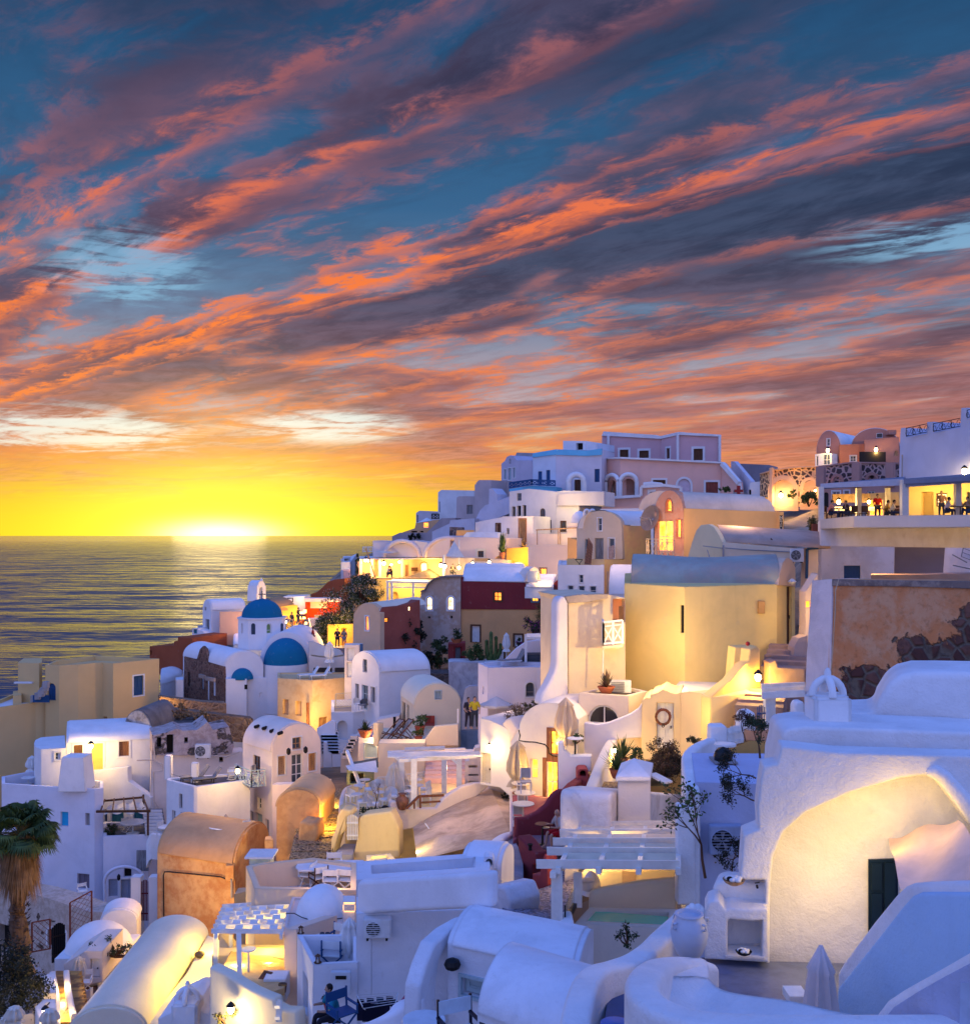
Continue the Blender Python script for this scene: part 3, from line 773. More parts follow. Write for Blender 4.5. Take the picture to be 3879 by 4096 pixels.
def chair(p,rot,label,kind='director',group=None,fab=None,frm=None):
    key=(kind,fab,frm)
    if key in CH:
        src=CH[key];o=src.copy();COL.objects.link(o);o.location=p;o.rotation_euler=(0,0,rot);o['label']=label;o['group']=group
        for ch in list(src.children):c=ch.copy();COL.objects.link(c);c.parent=o
        return o
    T=Thing('director_chair' if kind=='director' else 'rattan_chair' if kind=='rattan' else 'chair',label,'chair',base=VV((0,0,0)),group=group);T.root(None)
    fab=fab or CLOTHW;frm=frm or FWHITE;Vx=Vector
    if kind=='director':
        bm=NB();box(bm,Vx((0,0,.46)),.46,.42,.025);T.part('seat',bm,fab)
        bm=NB();box(bm,Vx((0,.22,.76)),.50,.02,.20);T.part('backrest',bm,fab)
        for s in(-1,1):
            bm=NB();bar(bm,Vx((s*.25,-.22,.62)),Vx((s*.25,.25,.62)),.05,.03);T.part('armrest',bm,frm)
            bm=NB();bar(bm,Vx((s*.25,.22,.45)),Vx((s*.25,.24,.88)),.035);bar(bm,Vx((s*.25,-.2,.45)),Vx((s*.25,-.2,.61)),.03);bar(bm,Vx((s*.25,-.22,.45)),Vx((s*.25,.22,.45)),.035);T.part('side_frame',bm,frm)
        bm=NB()
        for y in(-.2,.2):
            bar(bm,Vx((-.25,y,.03)),Vx((.25,y,.45)),.03);bar(bm,Vx((.25,y+.03,.03)),Vx((-.25,y+.03,.45)),.03)
        for s in(-1,1):bar(bm,Vx((s*.25,-.24,.02)),Vx((s*.25,.24,.02)),.035)
        T.part('cross_legs',bm,frm)
    elif kind=='rattan':
        bm=NB();box(bm,Vx((0,0,.42)),.50,.50,.08);T.part('seat',bm,fab)
        bm=NB();n=12;R0=.29
        a0=[(math.cos(math.pi*k/n)*R0,math.sin(math.pi*k/n)*R0-.02)for k in range(n+1)]
        v=[[bm.verts.new(Vx((x,y,z)))for z in(.46,.66+.18*math.sin(math.pi*k/n))]for k,(x,y)in enumerate(a0)]
        for k in range(n):bm.faces.new((v[k][0],v[k+1][0],v[k+1][1],v[k][1]))
        bmesh.ops.solidify(bm,geom=bm.faces[:],thickness=.035);T.part('backrest',bm,fab,smooth=40)
        bm=NB()
        for a in(-1,1):
            for b in(-1,1):bar(bm,Vx((a*.22,b*.22,0)),Vx((a*.22,b*.22,.40)),.045)
        T.part('leg',bm,frm)
    else:
        bm=NB();box(bm,Vx((0,0,.45)),.44,.44,.04);T.part('seat',bm,fab)
        bm=NB();box(bm,Vx((0,.21,.75)),.44,.03,.4);T.part('backrest',bm,fab)
        bm=NB()
        for a in(-1,1):bar(bm,Vx((a*.2,-.2,0)),Vx((a*.2,-.2,.43)),.04);bar(bm,Vx((a*.2,.21,0)),Vx((a*.2,.21,.95)),.04)
        T.part('leg',bm,frm)
    CH[key]=T.o;T.o.location=p;T.o.rotation_euler=(0,0,rot);return T.o
def lounger(p,rot,label,fab=None,frm=None,group=None,back=.75,L=1.9):
    T=Thing('sun_lounger',label,'sun lounger',base=p,group=group);M=Matrix.Rotation(rot,3,'Z');q=lambda x,y,z:p+M@VV((x,y,z))
    ux,uy=M@VV((1,0,0)),M@VV((0,1,0))
    bm=NB();box(bm,q(0,-.25,.34),.58,L*.66,.05,rot);T.part('seat',bm,fab or RATT)
    bm=NB();a=q(0,L*.33-.25,.36);b=q(0,L*.33-.25+.62*math.cos(back),.36+.68*math.sin(back));d=(b-a).normalized();box(bm,(a+b)/2,.58,(b-a).length,.05,ux=ux,uy=d,uz=ux.cross(d));T.part('backrest',bm,fab or RATT)
    bm=NB()
    for s in(-1,1):bar(bm,q(s*.3,-.9,.30),q(s*.3,.45,.30),.05);bar(bm,q(s*.3,-.8,0),q(s*.3,-.8,.3),.045);bar(bm,q(s*.3,.3,0),q(s*.3,.3,.3),.045)
    T.part('frame',bm,frm or FWHITE);return T
def ac_unit(p,w,h,rot,label,group='air conditioning units',mat=None):
    T=Thing('air_conditioner',label,'air conditioner',base=p-VV((0,0,h/2)),group=group);M=Matrix.Rotation(rot,3,'Z');q=lambda x,y,z:p+M@VV((x,y,z))
    bm=NB();box(bm,q(0,.15,0),w,.3,h,rot);bmesh.ops.bevel(bm,geom=bm.edges[:],offset=.02,segments=2,affect='EDGES');T.part('body',bm,mat or METALW)
    cx=-w*.14;r=h*.39
    bm=NB();n=28
    v=[[bm.verts.new(q(cx+math.cos(6.283*k/n)*rr,-yy,math.sin(6.283*k/n)*rr))for k in range(n)]for rr,yy in((r,.003),(r*1.06,.012),(r*.97,.022),(r*.95,.008))]
    for i in range(3):
        for k in range(n):bm.faces.new((v[i][k],v[i][(k+1)%n],v[i+1][(k+1)%n],v[i+1][k]))
    for k in range(7):zz=-r*.8+r*1.6*k/6;xx=math.sqrt(max(0,r*r*.9-zz*zz));bar(bm,q(cx-xx,-.014,zz),q(cx+xx,-.014,zz),.012)
    g=T.part('grille',bm,mat or METALW)
    bm=NB();bm.faces.new([bm.verts.new(q(cx+math.cos(6.283*k/n)*r*.95,-.004,math.sin(6.283*k/n)*r*.95))for k in range(n)]);T.part('fan_opening',bm,DARK,g)
    bm=NB()
    for k in range(5):
        a=6.283*k/5;c=q(cx,-.009,0);d=lambda aa,rr:q(cx+math.cos(aa)*rr,-.009,math.sin(aa)*rr);face(bm,[c,d(a,r*.85),d(a+.5,r*.8)])
    T.part('fan_blade',bm,FGREY,g)
    bm=NB()
    for s in(-1,1):box(bm,q(s*w*.35,.15,-h/2-.03),.05,.3,.06,rot)
    T.part('bracket',bm,IRON);return T
def lattice(p0,p1,h,label,mat,step=.22,name='trellis_fence',cat='trellis',group=None,w=.03,post=.07):
    T=Thing(name,label,cat,base=p0,group=group);d=p1-p0;L=VV((d.x,d.y,0)).length;u=d/L;up=VV((0,0,1));nn=VV((d.y,-d.x,0)).normalized()
    bm=NB();bar(bm,p0,p0+up*h,post);bar(bm,p1,p1+up*h,post);bar(bm,p0+up*.03,p1+up*.03,post*.8);bar(bm,p0+up*h,p1+up*h,post*.8);T.part('frame',bm,mat)
    bm=NB();k=-h
    while k<L:
        for s in(0,1):
            a0=max(0,k);a1=min(L,k+h)
            if a1-a0<.03:continue
            A=p0+u*a0+up*(a0-k);B=p0+u*a1+up*(a1-k)
            if s:A=p0+u*a0+up*(h-(a0-k));B=p0+u*a1+up*(h-(a1-k))
            bar(bm,A+nn*(.012*(s*2-1)),B+nn*(.012*(s*2-1)),w,.01)
        k+=step
    T.part('slats',bm,mat);return T
def railing(T,p0,p1,h,mat,n=3,style='x',name='railing',w=.05,parent=None):
    d=p1-p0;up=VV((0,0,1));bm=NB()
    for k in range(n+1):bar(bm,p0+d*k/n,p0+d*k/n+up*h,w)
    bar(bm,p0+up*h,p1+up*h,w);bar(bm,p0+up*.08,p1+up*.08,w)
    if style=='x':
        bar(bm,p0+up*h*.82,p1+up*h*.82,w*.7)
        for k in range(n):
            a=p0+d*k/n;b=p0+d*(k+1)/n;bar(bm,a+up*.08,b+up*h*.82,w*.7);bar(bm,a+up*h*.82,b+up*.08,w*.7)
    elif style=='v':
        m=max(2,int(d.length/.13))
        for k in range(m):bar(bm,p0+d*k/m+up*.08,p0+d*k/m+up*h,w*.5)
    return T.part(name,bm,mat,parent)
def gate(p0,p1,h,label,mat,n=6,peak=0,name='picket_gate',group=None):
    T=Thing(name,label,'gate',base=p0,group=group);d=p1-p0;up=VV((0,0,1));bm=NB()
    for k in range(n):
        a=p0+d*(k+.5)/n;hh=h*(1+.12*math.sin(math.pi*(k+.5)/n));bar(bm,a,a+up*hh,d.length/n*.6,.03)
    T.part('slats',bm,mat);bm=NB()
    nn=VV((d.y,-d.x,0)).normalized()*.03
    bar(bm,p0+up*h*.2+nn,p1+up*h*.2+nn,.03,.07);bar(bm,p0+up*h*.75+nn,p1+up*h*.75+nn,.03,.07);T.part('crossbar',bm,mat);return T
def bell_chimney(p,s,label,mat=None,holes=2,group='small white chimneys'):
    T=Thing('chimney',label,'chimney',base=p,group=group);mat=mat or WHITEN
    bm=NB();box(bm,p+VV((0,0,.35*s)),.8*s,.8*s,.7*s);bmesh.ops.bevel(bm,geom=bm.edges[:],offset=.06*s,segments=3,affect='EDGES');T.part('base',bm,mat,smooth=40)
    bm=NB()
    for a in(0,math.pi/2):
        u=VV((math.cos(a),math.sin(a),0))
        path=[p+VV((0,0,.66*s))+u*(math.cos(math.pi*k/10)*.34*s)+VV((0,0,math.sin(math.pi*k/10)*.38*s))for k in range(11)];tube(bm,path,.085*s,8)
    T.part('cowl',bm,mat,smooth=50)
    bm=NB();tube(bm,[p+VV((0,0,1.02*s)),p+VV((0,0,1.2*s)),p+VV((0,0,1.27*s))],[.09*s,.07*s,.03*s],8);T.part('knob',bm,mat,smooth=50);return T
def plainchimney(p,w,h,label,mat=None,cap=True,taper=.8,group='small white chimneys'):
    T=Thing('chimney',label,'chimney',base=p,group=group);mat=mat or WHITE
    bm=NB();a=[p+VV((x*w/2,y*w/2,0))for x,y in((-1,-1),(1,-1),(1,1),(-1,1))];b=[p+VV((x*w/2*taper,y*w/2*taper,h))for x,y in((-1,-1),(1,-1),(1,1),(-1,1))]
    for i in range(4):face(bm,[a[i],a[(i+1)%4],b[(i+1)%4],b[i]])
    face(bm,b);face(bm,a);bmesh.ops.remove_doubles(bm,verts=bm.verts[:],dist=.001);T.part('stack',bm,mat)
    if cap:bm=NB();box(bm,p+VV((0,0,h+.05)),w*taper*1.25,w*taper*1.25,.1);T.part('cap',bm,DARK)
    return T
def person(p,rot,label,pose='stand',top=(.1,.1,.12),bot=(.05,.06,.1),hair=(.03,.02,.015),skin=(.42,.24,.16),h=1.72,group='people on the terraces',sd=0,shorts=False):
    T=Thing('person',label,'person',base=p,group=group);T.root(None);M=Matrix.Rotation(rot,4,'Z');s=h/1.72
    J={}
    if pose=='stand':
        J=dict(pel=(0,0,.95),che=(0,.0,1.28),nek=(0,0,1.46),hl=(.10,0,.90),kl=(.12,-.05,.50),al=(.12,.02,.08),tl=(.13,-.14,.03),hr=(-.10,0,.90),kr=(-.12,.02,.49),ar=(-.13,.09,.08),tr=(-.13,-.06,.03),sl=(.19,0,1.40),el=(.27,.02,1.12),wl=(.26,-.12,.88),fl=(.25,-.18,.80),sr=(-.19,0,1.40),er=(-.28,-.02,1.13),wr=(-.22,-.20,.98),fr=(-.17,-.27,.95),head=(0,-.02,1.60))
    else:
        J=dict(pel=(0,.12,.52),che=(0,.04,.86),nek=(0,-.02,1.04),hl=(.10,.06,.50),kl=(.14,-.38,.50),al=(.13,-.36,.09),tl=(.13,-.52,.03),hr=(-.10,.06,.50),kr=(-.15,-.36,.52),ar=(-.13,-.44,.09),tr=(-.13,-.60,.03),sl=(.19,.0,.98),el=(.26,-.14,.74),wl=(.20,-.36,.76),fl=(.16,-.44,.77),sr=(-.19,.0,.98),er=(-.27,-.10,.73),wr=(-.20,-.32,.78),fr=(-.15,-.40,.80),head=(0,-.06,1.18))
    g=lambda k:Vector(J[k])*s
    def skin_mesh(name,chains,rad,mat,parent=None,sub=1):
        me=bpy.data.meshes.new(name);vs=[];ed=[];idx={}
        for ch in chains:
            for k in ch:
                if k not in idx:idx[k]=len(vs);vs.append(M.to_3x3()@g(k))
            for a,b in zip(ch,ch[1:]):ed.append((idx[a],idx[b]))
        me.from_pydata(vs,ed,[]);o=bpy.data.objects.new(name,me);COL.objects.link(o);o.parent=parent or T.o
        md=o.modifiers.new('skin','SKIN');md.use_smooth_shade=True
        for k,i in idx.items():
            r=rad[k]*s;me.skin_vertices[0].data[i].radius=(r if not isinstance(r,tuple)else r)*1.0,r
        me.skin_vertices[0].data[idx[chains[0][0]]].use_root=True
        sd_=o.modifiers.new('sub','SUBSURF');sd_.levels=sub;sd_.render_levels=sub+(1 if p.y<50 else 0);me.materials.append(mat);return o
    rad=dict(pel=.14,che=.15,nek=.06,hl=.095,kl=.06,al=.04,tl=.035,hr=.095,kr=.06,ar=.04,tr=.035,sl=.065,el=.045,wl=.03,fl=.035,sr=.065,er=.045,wr=.03,fr=.035,head=.085)
    J['nh']=tuple(Vector(J['nek']).lerp(Vector(J['head']),.5));rad['nh']=.055
    body=skin_mesh('body',[('pel','che','nek','nh','head'),('pel','hl','kl','al','tl'),('pel','hr','kr','ar','tr'),('che','sl','el','wl','fl'),('che','sr','er','wr','fr')],rad,plain(skin,.6,name='skin'))
    r2={k:v+.018 for k,v in rad.items()}
    skin_mesh('shirt',[('pel','che'),('che','sl','el'),('che','sr','er')],r2,fabric(top),body)
    r3={k:v+.014 for k,v in rad.items()};r3['pel']+=.008
    skin_mesh('trousers' if not shorts else 'shorts',[('pel','hl','kl')+(()if shorts else('al',)),('pel','hr','kr')+(()if shorts else('ar',))],r3,fabric(bot),body)
    hc=M.to_3x3()@(g('head')+VV((0,0,.01*s)))+p;fw=M.to_3x3()@VV((0,-1,0));rt=M.to_3x3()@VV((1,0,0))
    bm=NB();bmesh.ops.create_uvsphere(bm,u_segments=14,v_segments=10,radius=1,matrix=Matrix.Translation(hc)@M@Matrix.Diagonal((.078*s,.095*s,.115*s,1)))
    bmesh.ops.create_cone(bm,segments=6,radius1=.02*s,radius2=.004,depth=.05*s,cap_ends=True,matrix=Matrix.Translation(hc+fw*.098*s)@M@Matrix.Rotation(R(60),4,'X'))
    for q in(-1,1):bmesh.ops.create_icosphere(bm,subdivisions=1,radius=.022*s,matrix=Matrix.Translation(hc+rt*.08*s*q))
    T.part('head',bm,plain(skin,.6,name='skin'),body,smooth=60)
    if hair:
        bm=NB();bmesh.ops.create_uvsphere(bm,u_segments=14,v_segments=8,radius=1,matrix=Matrix.Translation(hc-fw*.018*s+VV((0,0,.025*s)))@M@Matrix.Diagonal((.088*s,.098*s,.108*s,1)))
        T.part('hair',bm,plain(hair,.8,name='hair'),body,smooth=60)
    return T
def mesh_obj(name,bm,mat=None,parent=None,smooth=False):
    me=bpy.data.meshes.new(name);bm.to_mesh(me);bm.free()
    o=bpy.data.objects.new(name,me);COL.objects.link(o)
    if mat is not None:
        for m_ in(mat if isinstance(mat,(list,tuple))else[mat]):me.materials.append(m_)
    if smooth:
        for p in me.polygons:p.use_smooth=True
    if parent is not None:o.parent=parent;o.matrix_parent_inverse=parent.matrix_world.inverted()if False else Matrix.Translation(-parent.location)
    return o
m=bpy.data.materials.new('sea');m.use_nodes=True;N=NT(m.node_tree);b=N.n['Principled BSDF']
b.inputs['Base Color'].default_value=(.010,.028,.055,1);b.inputs['Roughness'].default_value=.17;b.inputs['IOR'].default_value=1.34
tc=N.new('ShaderNodeTexCoord').outputs['Object']
x,y,z=N.xyz(tc)
def wave(sx_,sy_,w,det,seed):return N.noise(N.comb(N.m('MULTIPLY',x,sx_),N.m('MULTIPLY',y,sy_),seed),1.0,det,.55,w)
n0=wave(.0028,.0085,.4,3,11);n1=wave(.009,.030,.4,3,0);n2=wave(.035,.10,.6,4,3);n3=wave(.14,.40,.5,3,7)
far=N.ss(y,2500,26000)
hgt=N.m('ADD',N.m('ADD',N.m('ADD',N.m('MULTIPLY',n0,34.0),N.m('MULTIPLY',n1,16.0)),N.m('MULTIPLY',n2,8.5)),N.m('MULTIPLY',n3,1.8))
bp=N.new('ShaderNodeBump');N.put(bp.inputs['Strength'],N.m('SUBTRACT',1.0,N.m('MULTIPLY',far,.86)));bp.inputs['Distance'].default_value=1.0;N.put(bp.inputs['Height'],hgt)
b.inputs['Roughness'].default_value=.10
pt=N.ss(N.noise(N.comb(N.m('MULTIPLY',x,.0016),N.m('MULTIPLY',y,.005),2.0),1.0,4,.6,.5),.40,.62)
st=N.ss(N.m('ADD',N.m('MULTIPLY',n0,.35),N.m('ADD',N.m('MULTIPLY',n1,.35),N.m('MULTIPLY',n2,.30))),.44,.56)
N.put(b.inputs['Base Color'],N.mix(pt,(.006,.022,.05),(.02,.045,.075)))
N.put(b.inputs['Specular IOR Level'],N.m('ADD',N.m('ADD',.12,N.m('MULTIPLY',far,.5)),N.m('MULTIPLY',st,.65)))
b.inputs['IOR'].default_value=1.33
N.l.new(bp.outputs[0],b.inputs['Normal'])
df=N.new('ShaderNodeBsdfDiffuse');df.inputs[0].default_value=(.035,.085,.14,1);ms=N.new('ShaderNodeMixShader')
N.put(ms.inputs[0],N.m('MULTIPLY',N.m('SUBTRACT',1.0,N.m('MULTIPLY',st,.75)),N.m('SUBTRACT',.92,N.m('MULTIPLY',N.ss(y,1500,16000),.70))))
N.l.new(b.outputs[0],ms.inputs[1]);N.l.new(df.outputs[0],ms.inputs[2]);N.l.new(ms.outputs[0],N.n['Material Output'].inputs[0])
bm=NB()
ys=[-3000,150,400,900,2000,5000,14000,50000,160000,350000]
vs=[[bm.verts.new((sx,yy,0))for sx in(-300000,-20000,-2000,0,2000,20000,300000)]for yy in ys]
for i in range(len(ys)-1):
    for j in range(6):bm.faces.new((vs[i][j],vs[i][j+1],vs[i+1][j+1],vs[i+1][j]))
sea=mesh_obj('sea',bm,m);sea['kind']='structure';sea['label']='open sea reflecting the yellow sunset'
A1=lambda:zo(0,3096);A2=lambda:zo(0,2600);A3=lambda:zo(900,2600);A4=lambda:zo(900,3096);A5=lambda:zo(1700,2600);A6=lambda:zo(1800,3096);A7=lambda:zo(2500,2500);A8=lambda:zo(2600,3096,1876/1279.)
Z1=lambda:zo(0,2000);Z2=lambda:zo(800,2000);Z3=lambda:zo(1600,1700);Z4=lambda:zo(2200,1600);Z5=lambda:zo(2879,1600)
BRT=plain((.02,.42,.72),.5,name='bright_blue_paint')
A2()
T=Thing('yellow_house','plain yellow house with flat parapets and one blue shuttered window at the left edge','house')
YW=PL((.70,.49,.22),.05,.12)
slab(T,'wall',[(342,112,80),(445,115),(590,108),(772,92),(850,100),(1198,64),(1125,62),(710,43),(420,80)],10,YW,[('s',1003,192,1078,340,dict(col=FBLUE,trim=.10,tcol=FWHITE)),('n',780,500,805,540),('d',360,250,420,378,dict(arch=1,col=FBLUE))],par=.35)
slab(T,'wall',[(138,95,81.5),(298,100),(318,92),(318,60),(180,62)],6,YW)
slab(T,'wall',[(-70,440,77),(0,430),(270,392),(440,379),(430,330),(100,330),(-70,400)],10,YW,par=.25,pmat=WHITE)
slab(T,'wall',[(100,345,80),(165,338),(165,300),(100,310)],2,YW)
bm=NB()
for i,(x,y)in enumerate(((245,345),(275,325),(300,305),(315,285),(330,262),(335,240))):p=G(x,y,zq(350,80)+.15+i*.28);box(bm,p+VV((0,.3,-.25)),.38,.4,.5)
TP('steps',bm,GREY)
bm=NB();p=Q(180,245,80.6);box(bm,p,1.4,.3,.12);TP('shelf',bm,WHITE)
bm=NB();fb=Q(312,366,79.3);box(bm,fb,1.25,.08,.55);TP('low_door',bm,FBLUE)
T=Thing('white_house','low white house with softly rounded roof edge and a lit yellow door','house')
barrel(T,(500,700,70),(512,590),(1145,668),.9,9,WHITE,[('s',556,712,622,798,dict(col=FBROWN,trim=.12)),('d',690,700,775,900,dict(col=plain((.75,.50,.12),.5),trim=.14)),('s',895,685,970,797,dict(col=wood((.30,.13,.06)),trim=.14))],cfrom='A')
wall_lamp(684,722,69.2,240,'bare glowing bulb left of the lit yellow door',(1,.62,.16),.14)
T=Thing('round_annex','small white annex with rounded corner and dark window left of the lit yellow door','house')
slab(T,'wall',[(258,700,71),(268,728),(310,745),(498,735),(488,640),(310,655),(268,675)],7,WHITE,[('w',415,770,458,824,dict(trim=.1))])
bm=NB();p=Q(478,812,69.6);box(bm,p,.75,.3,1.0);bmesh.ops.bevel(bm,geom=bm.edges[:],offset=.03,segments=2,affect='EDGES');single('meter_box',bm,METALW,'grey meter box on the wall of the rounded annex','meter box')
RUIN=peel((.56,.46,.42),(.40,.30,.27),(.10,.07,.06),(.26,.21,.18),1.1,.545)
T=Thing('ruined_house','crumbling white ruin with three black openings and a grey overgrown vault','ruin')
block(T,'wall',(1145,69.5,1760,71.5),[(1145,640),(1250,620),(1330,590),(1370,605),(1480,600),(1560,540),(1600,600),(1720,575),(1758,720),(1740,775),(1610,790),(1560,795),(1480,790),(1145,790)],3,RUIN,[('o',1180,655,1213,735),('o',1252,635,1303,778),('o',1385,655,1412,697)])
slab(T,'roof',[(1040,540,76),(1150,620),(1350,600),(1500,590),(1560,560),(1500,490),(1200,510)],1.5,PL((.15,.13,.12),.5,.8))
barrel(T,(935,600,73),(1135,612),(1330,520),1.4,2,PL((.45,.42,.40),.4,.4,1,(.10,.09,.08),.9),rmat=PL((.22,.20,.19),.4,.6))
ac_unit(Q(1521,760,69.0),1.0,.9,0,'white air conditioner fixed below the crumbling ruin')
T=Thing('retaining_wall','tall white retaining wall below the ruin, with pipes and a small window','wall')
block(T,'wall',(1140,69.8,1850,72),[(1140,780),(1500,785),(1740,770),(1830,760),(1830,1000),(1700,1250),(1260,1380),(1150,1380),(1130,1100)],1.5,WARM,[('o',1647,795,1677,842)])
bm=NB()
for l in([(1155,700),(1165,830),(1222,860),(1222,905),(1155,910),(1158,1130),(1190,1180),(1190,1300)],[(1030,828),(1160,825)],[(1500,790),(1700,800),(1800,765)]):
    tube(bm,[Q(x,y,69.5 if x<1230 else 70.3)for x,y in l],.05,6)
TP('pipes',bm,plain((.62,.50,.40),.6))
T=Thing('rubble_wall','long low wall of brown rubble stone behind the ruin','wall')
RUB=stone((.20,.15,.11),(.16,.10,.07),(.34,.24,.16),2.6,.10)
block(T,'wall',(1178,77,1900,80),[(1178,430),(1260,440),(1420,455),(1600,480),(1900,515),(1900,700),(1178,640)],1.2,RUB)
T=Thing('rubble_wall','higher broken rubble wall below the dark stone chapel front','wall')
block(T,'wall',(1200,81,1700,83),[(1200,350),(1330,365),(1520,390),(1700,400),(1700,500),(1200,480)],1.2,stone((.30,.20,.13),(.20,.13,.09),(.42,.28,.18),2.2,.12))
lamp(Q(1240,400,80.2),90,(1,.55,.1),.2)
bush(Q(1330,560,77.5),2.2,1.0,.7,900,.16,DRY,'brown dry brush growing over the ruined vault',flower=None)
T=Thing('white_vault','small white vault in the gap between the yellow house and the stone chapel front','house')
barrel(T,(1205,260,90),(1215,190),(1375,215),.9,3,WHITE,cfrom='A')
slab(T,'wall',[(1320,225,88),(1378,222),(1378,200),(1320,205)],2,WHITE)
Z1()
T=Thing('maroon_house','dark maroon windowless building above the sea behind the chapel','house')
block(T,'wall',(1125,96,1440,94),[(1125,1098),(1308,1092),(1308,1060),(1335,1055),(1338,1028),(1440,1035),(1440,1290),(1205,1310),(1125,1310)],5,REDB,[('o',1130,1130,1140,1165)])
A2()
T=Thing('white_house','tall white terrace house with a bright blue window and an arched doorway at its foot','house')
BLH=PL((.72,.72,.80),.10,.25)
o,zf=slab(T,'wall',[(15,1003,68),(712,1047),(778,1035),(778,985),(262,905),(15,950)],11,BLH,[('s',458,1215,515,1322,dict(col=BRT)),('s',643,1225,675,1317,dict(col=GREY)),('s',583,1680,673,1790,dict(col=plain((.20,.17,.22),.6)))],par=.8,pmat=FLOORG)
slab(T,'wall',[(776,1400,66.0),(1115,1388),(1180,1372),(1260,1372),(1262,1310),(1100,1285),(776,1290)],8,BLH,[('d',910,1720,1018,1985,dict(col=plain((.36,.40,.50),.5),trim=.1)),('s',818,1720,885,1850,dict(col=plain((.36,.40,.50),.5))),('w',1045,1715,1088,1830),('o',933,1637,988,1702,dict(dep=.2))],par=.25,pmat=FLOORG)
ZT=CZ[0]
bm=NB();tube(bm,[Q(x,y,65.4)for x,y in[(790,1960),(786,1760)]+earc(786,1092,1740,1625,12)+[(1094,1850)]],.10,8);TP('arch_trim',bm,BLH,smooth=50)
for xx in(893,1023):wall_lampless=bmesh.new();lathe(wall_lampless,Q(xx,1705,65.4),[(.05,-.2),(.11,-.1),(.11,.08),(.03,.2)],8);TP('lantern',wall_lampless,IRON)
bm=NB();box(bm,Q(1072,1580,65.6),.75,.06,1.3);TP('vent_grille',bm,FGREY)
T.wallmat=BLH
block(T,'wall',(525,70.6,1140,69.5),[(525,910),(745,905),(960,880),(965,985),(1135,1110),(1135,1310),(775,1310),(775,1080),(525,1080)],.5,WHITE,[('d',835,1205,930,1308,dict(col=TEAL)),('d',1002,1200,1072,1306,dict(col=TEAL)),('s',784,1195,806,1290,dict(col=FBLUE))])
plainchimney(Q(578,1040,67.2),1.75,2.15,'stout white tapered chimney stack on the terrace parapet',WHITE,False)
parasol_closed(G(243,985,zf),px(195,70),'folded white parasol in the corner of the upper left terrace',CLOTHW,.36,low=.4)
table(G(215,1005,zf+.3),.45,.45,'low round table on the upper left terrace beside the yellow house',METALW)
chair(G(315,1015,zf+.3),.6,'dark backed chair on the upper left terrace',kind='chair',fab=FGREY)
table(G(1000,1375,ZT-.2),.8,.75,'oval white table under the brown timber pergola',FWHITE)
chair(G(955,1362,ZT-.2),1.0,'white wire chair under the brown timber pergola',kind='director')
bush(G(840,1385,ZT-.2),px(60,66),.6,px(38,66),1200,.05,G2,'round dark bush at the left end of the pergola terrace')
T=Thing('timber_pergola','brown timber pergola with sagging cream cloth over teal doors','pergola')
za=zq(1210,65.8);fr=[Q(725,1212,65.6),Q(1130,1208,65.6)];bk=[Q(783,1132,68.8),Q(1078,1105,68.8)]
bm=NB();bar(bm,fr[0],fr[1],.14);bar(bm,bk[0],bk[1],.12);TP('beam',bm,FBROWN)
bm=NB()
for k in range(5):bar(bm,fr[0].lerp(fr[1],.1+.22*k)+VV((0,-.2,.08)),bk[0].lerp(bk[1],.02+.24*k)+VV((0,0,.08)),.08)
TP('rafter',bm,FBROWN)
bm=NB();bar(bm,Q(1112,1390,65.6),Q(1112,1205,65.6),.11);bar(bm,Q(1078,1200,68.8),Q(1078,1085,68.8),.1);TP('post',bm,FBROWN)
bm=NB();n=24
for b0,b1 in((.10,.46),(.52,.93)):
    v=[]
    for i in range(n+1):
        t=.12+.84*i/n;sag=-.12-.16*abs(math.sin(math.pi*t*4));a=fr[0].lerp(fr[1],t);b=bk[0].lerp(bk[1],t);v.append([bm.verts.new(a.lerp(b,b0)+VV((0,0,sag))),bm.verts.new(a.lerp(b,b1)+VV((0,0,sag)))])
    for i in range(n):bm.faces.new((v[i][0],v[i+1][0],v[i+1][1],v[i][1]))
TP('shade_cloth',bm,CLOTH,smooth=60)
T=Thing('stone_steps','white edged curved stone steps right of the brown pergola','steps')
bm=NB()
for i in range(7):box(bm,Q(1170-i*4,1370-i*26,66.6+i*.4),1.2,.55,.30)
TP('tread',bm,FLOORG)
bm=NB()
for i in range(7):box(bm,Q(1170-i*4,1376-i*26,66.3+i*.4),1.25,.12,.34)
TP('nosing',bm,WHITE)
ribbon(T,'parapet',[(1112,1440,65.4),(1135,1380,65.3),(1160,1375,65.3),(1200,1380,65.3),(1258,1385,65.2)],.3,1.6,WHITE)
for lx,ly,nm in((1168,1340,'left'),):
    table(Q(1250,1385,64.6)-VV((0,0,.2)),.5,.7,'small white table beside the curved steps',FWHITE)
    chair(Q(1215,1400,64.6)-VV((0,0,.1)),.9,'grey chair beside the small table near the curved steps',kind='chair',fab=METALW)
T=Thing('white_house','white two storey house with two grey sun loungers on its flat roof','house')
o,zr=slab(T,'wall',[(1252,975,62),(1455,1025),(1482,1025),(1790,985),(1880,975),(1880,925),(1765,925),(1265,960)],10,WHITE,[('s',1345,1080,1370,1190,dict(col=GREY)),('w',1293,1205,1318,1290),('d',1358,1222,1388,1350,dict(col=PALEB)),('s',1415,1255,1442,1350,dict(col=GREY))],par=.12,pmat=DKFLOOR)
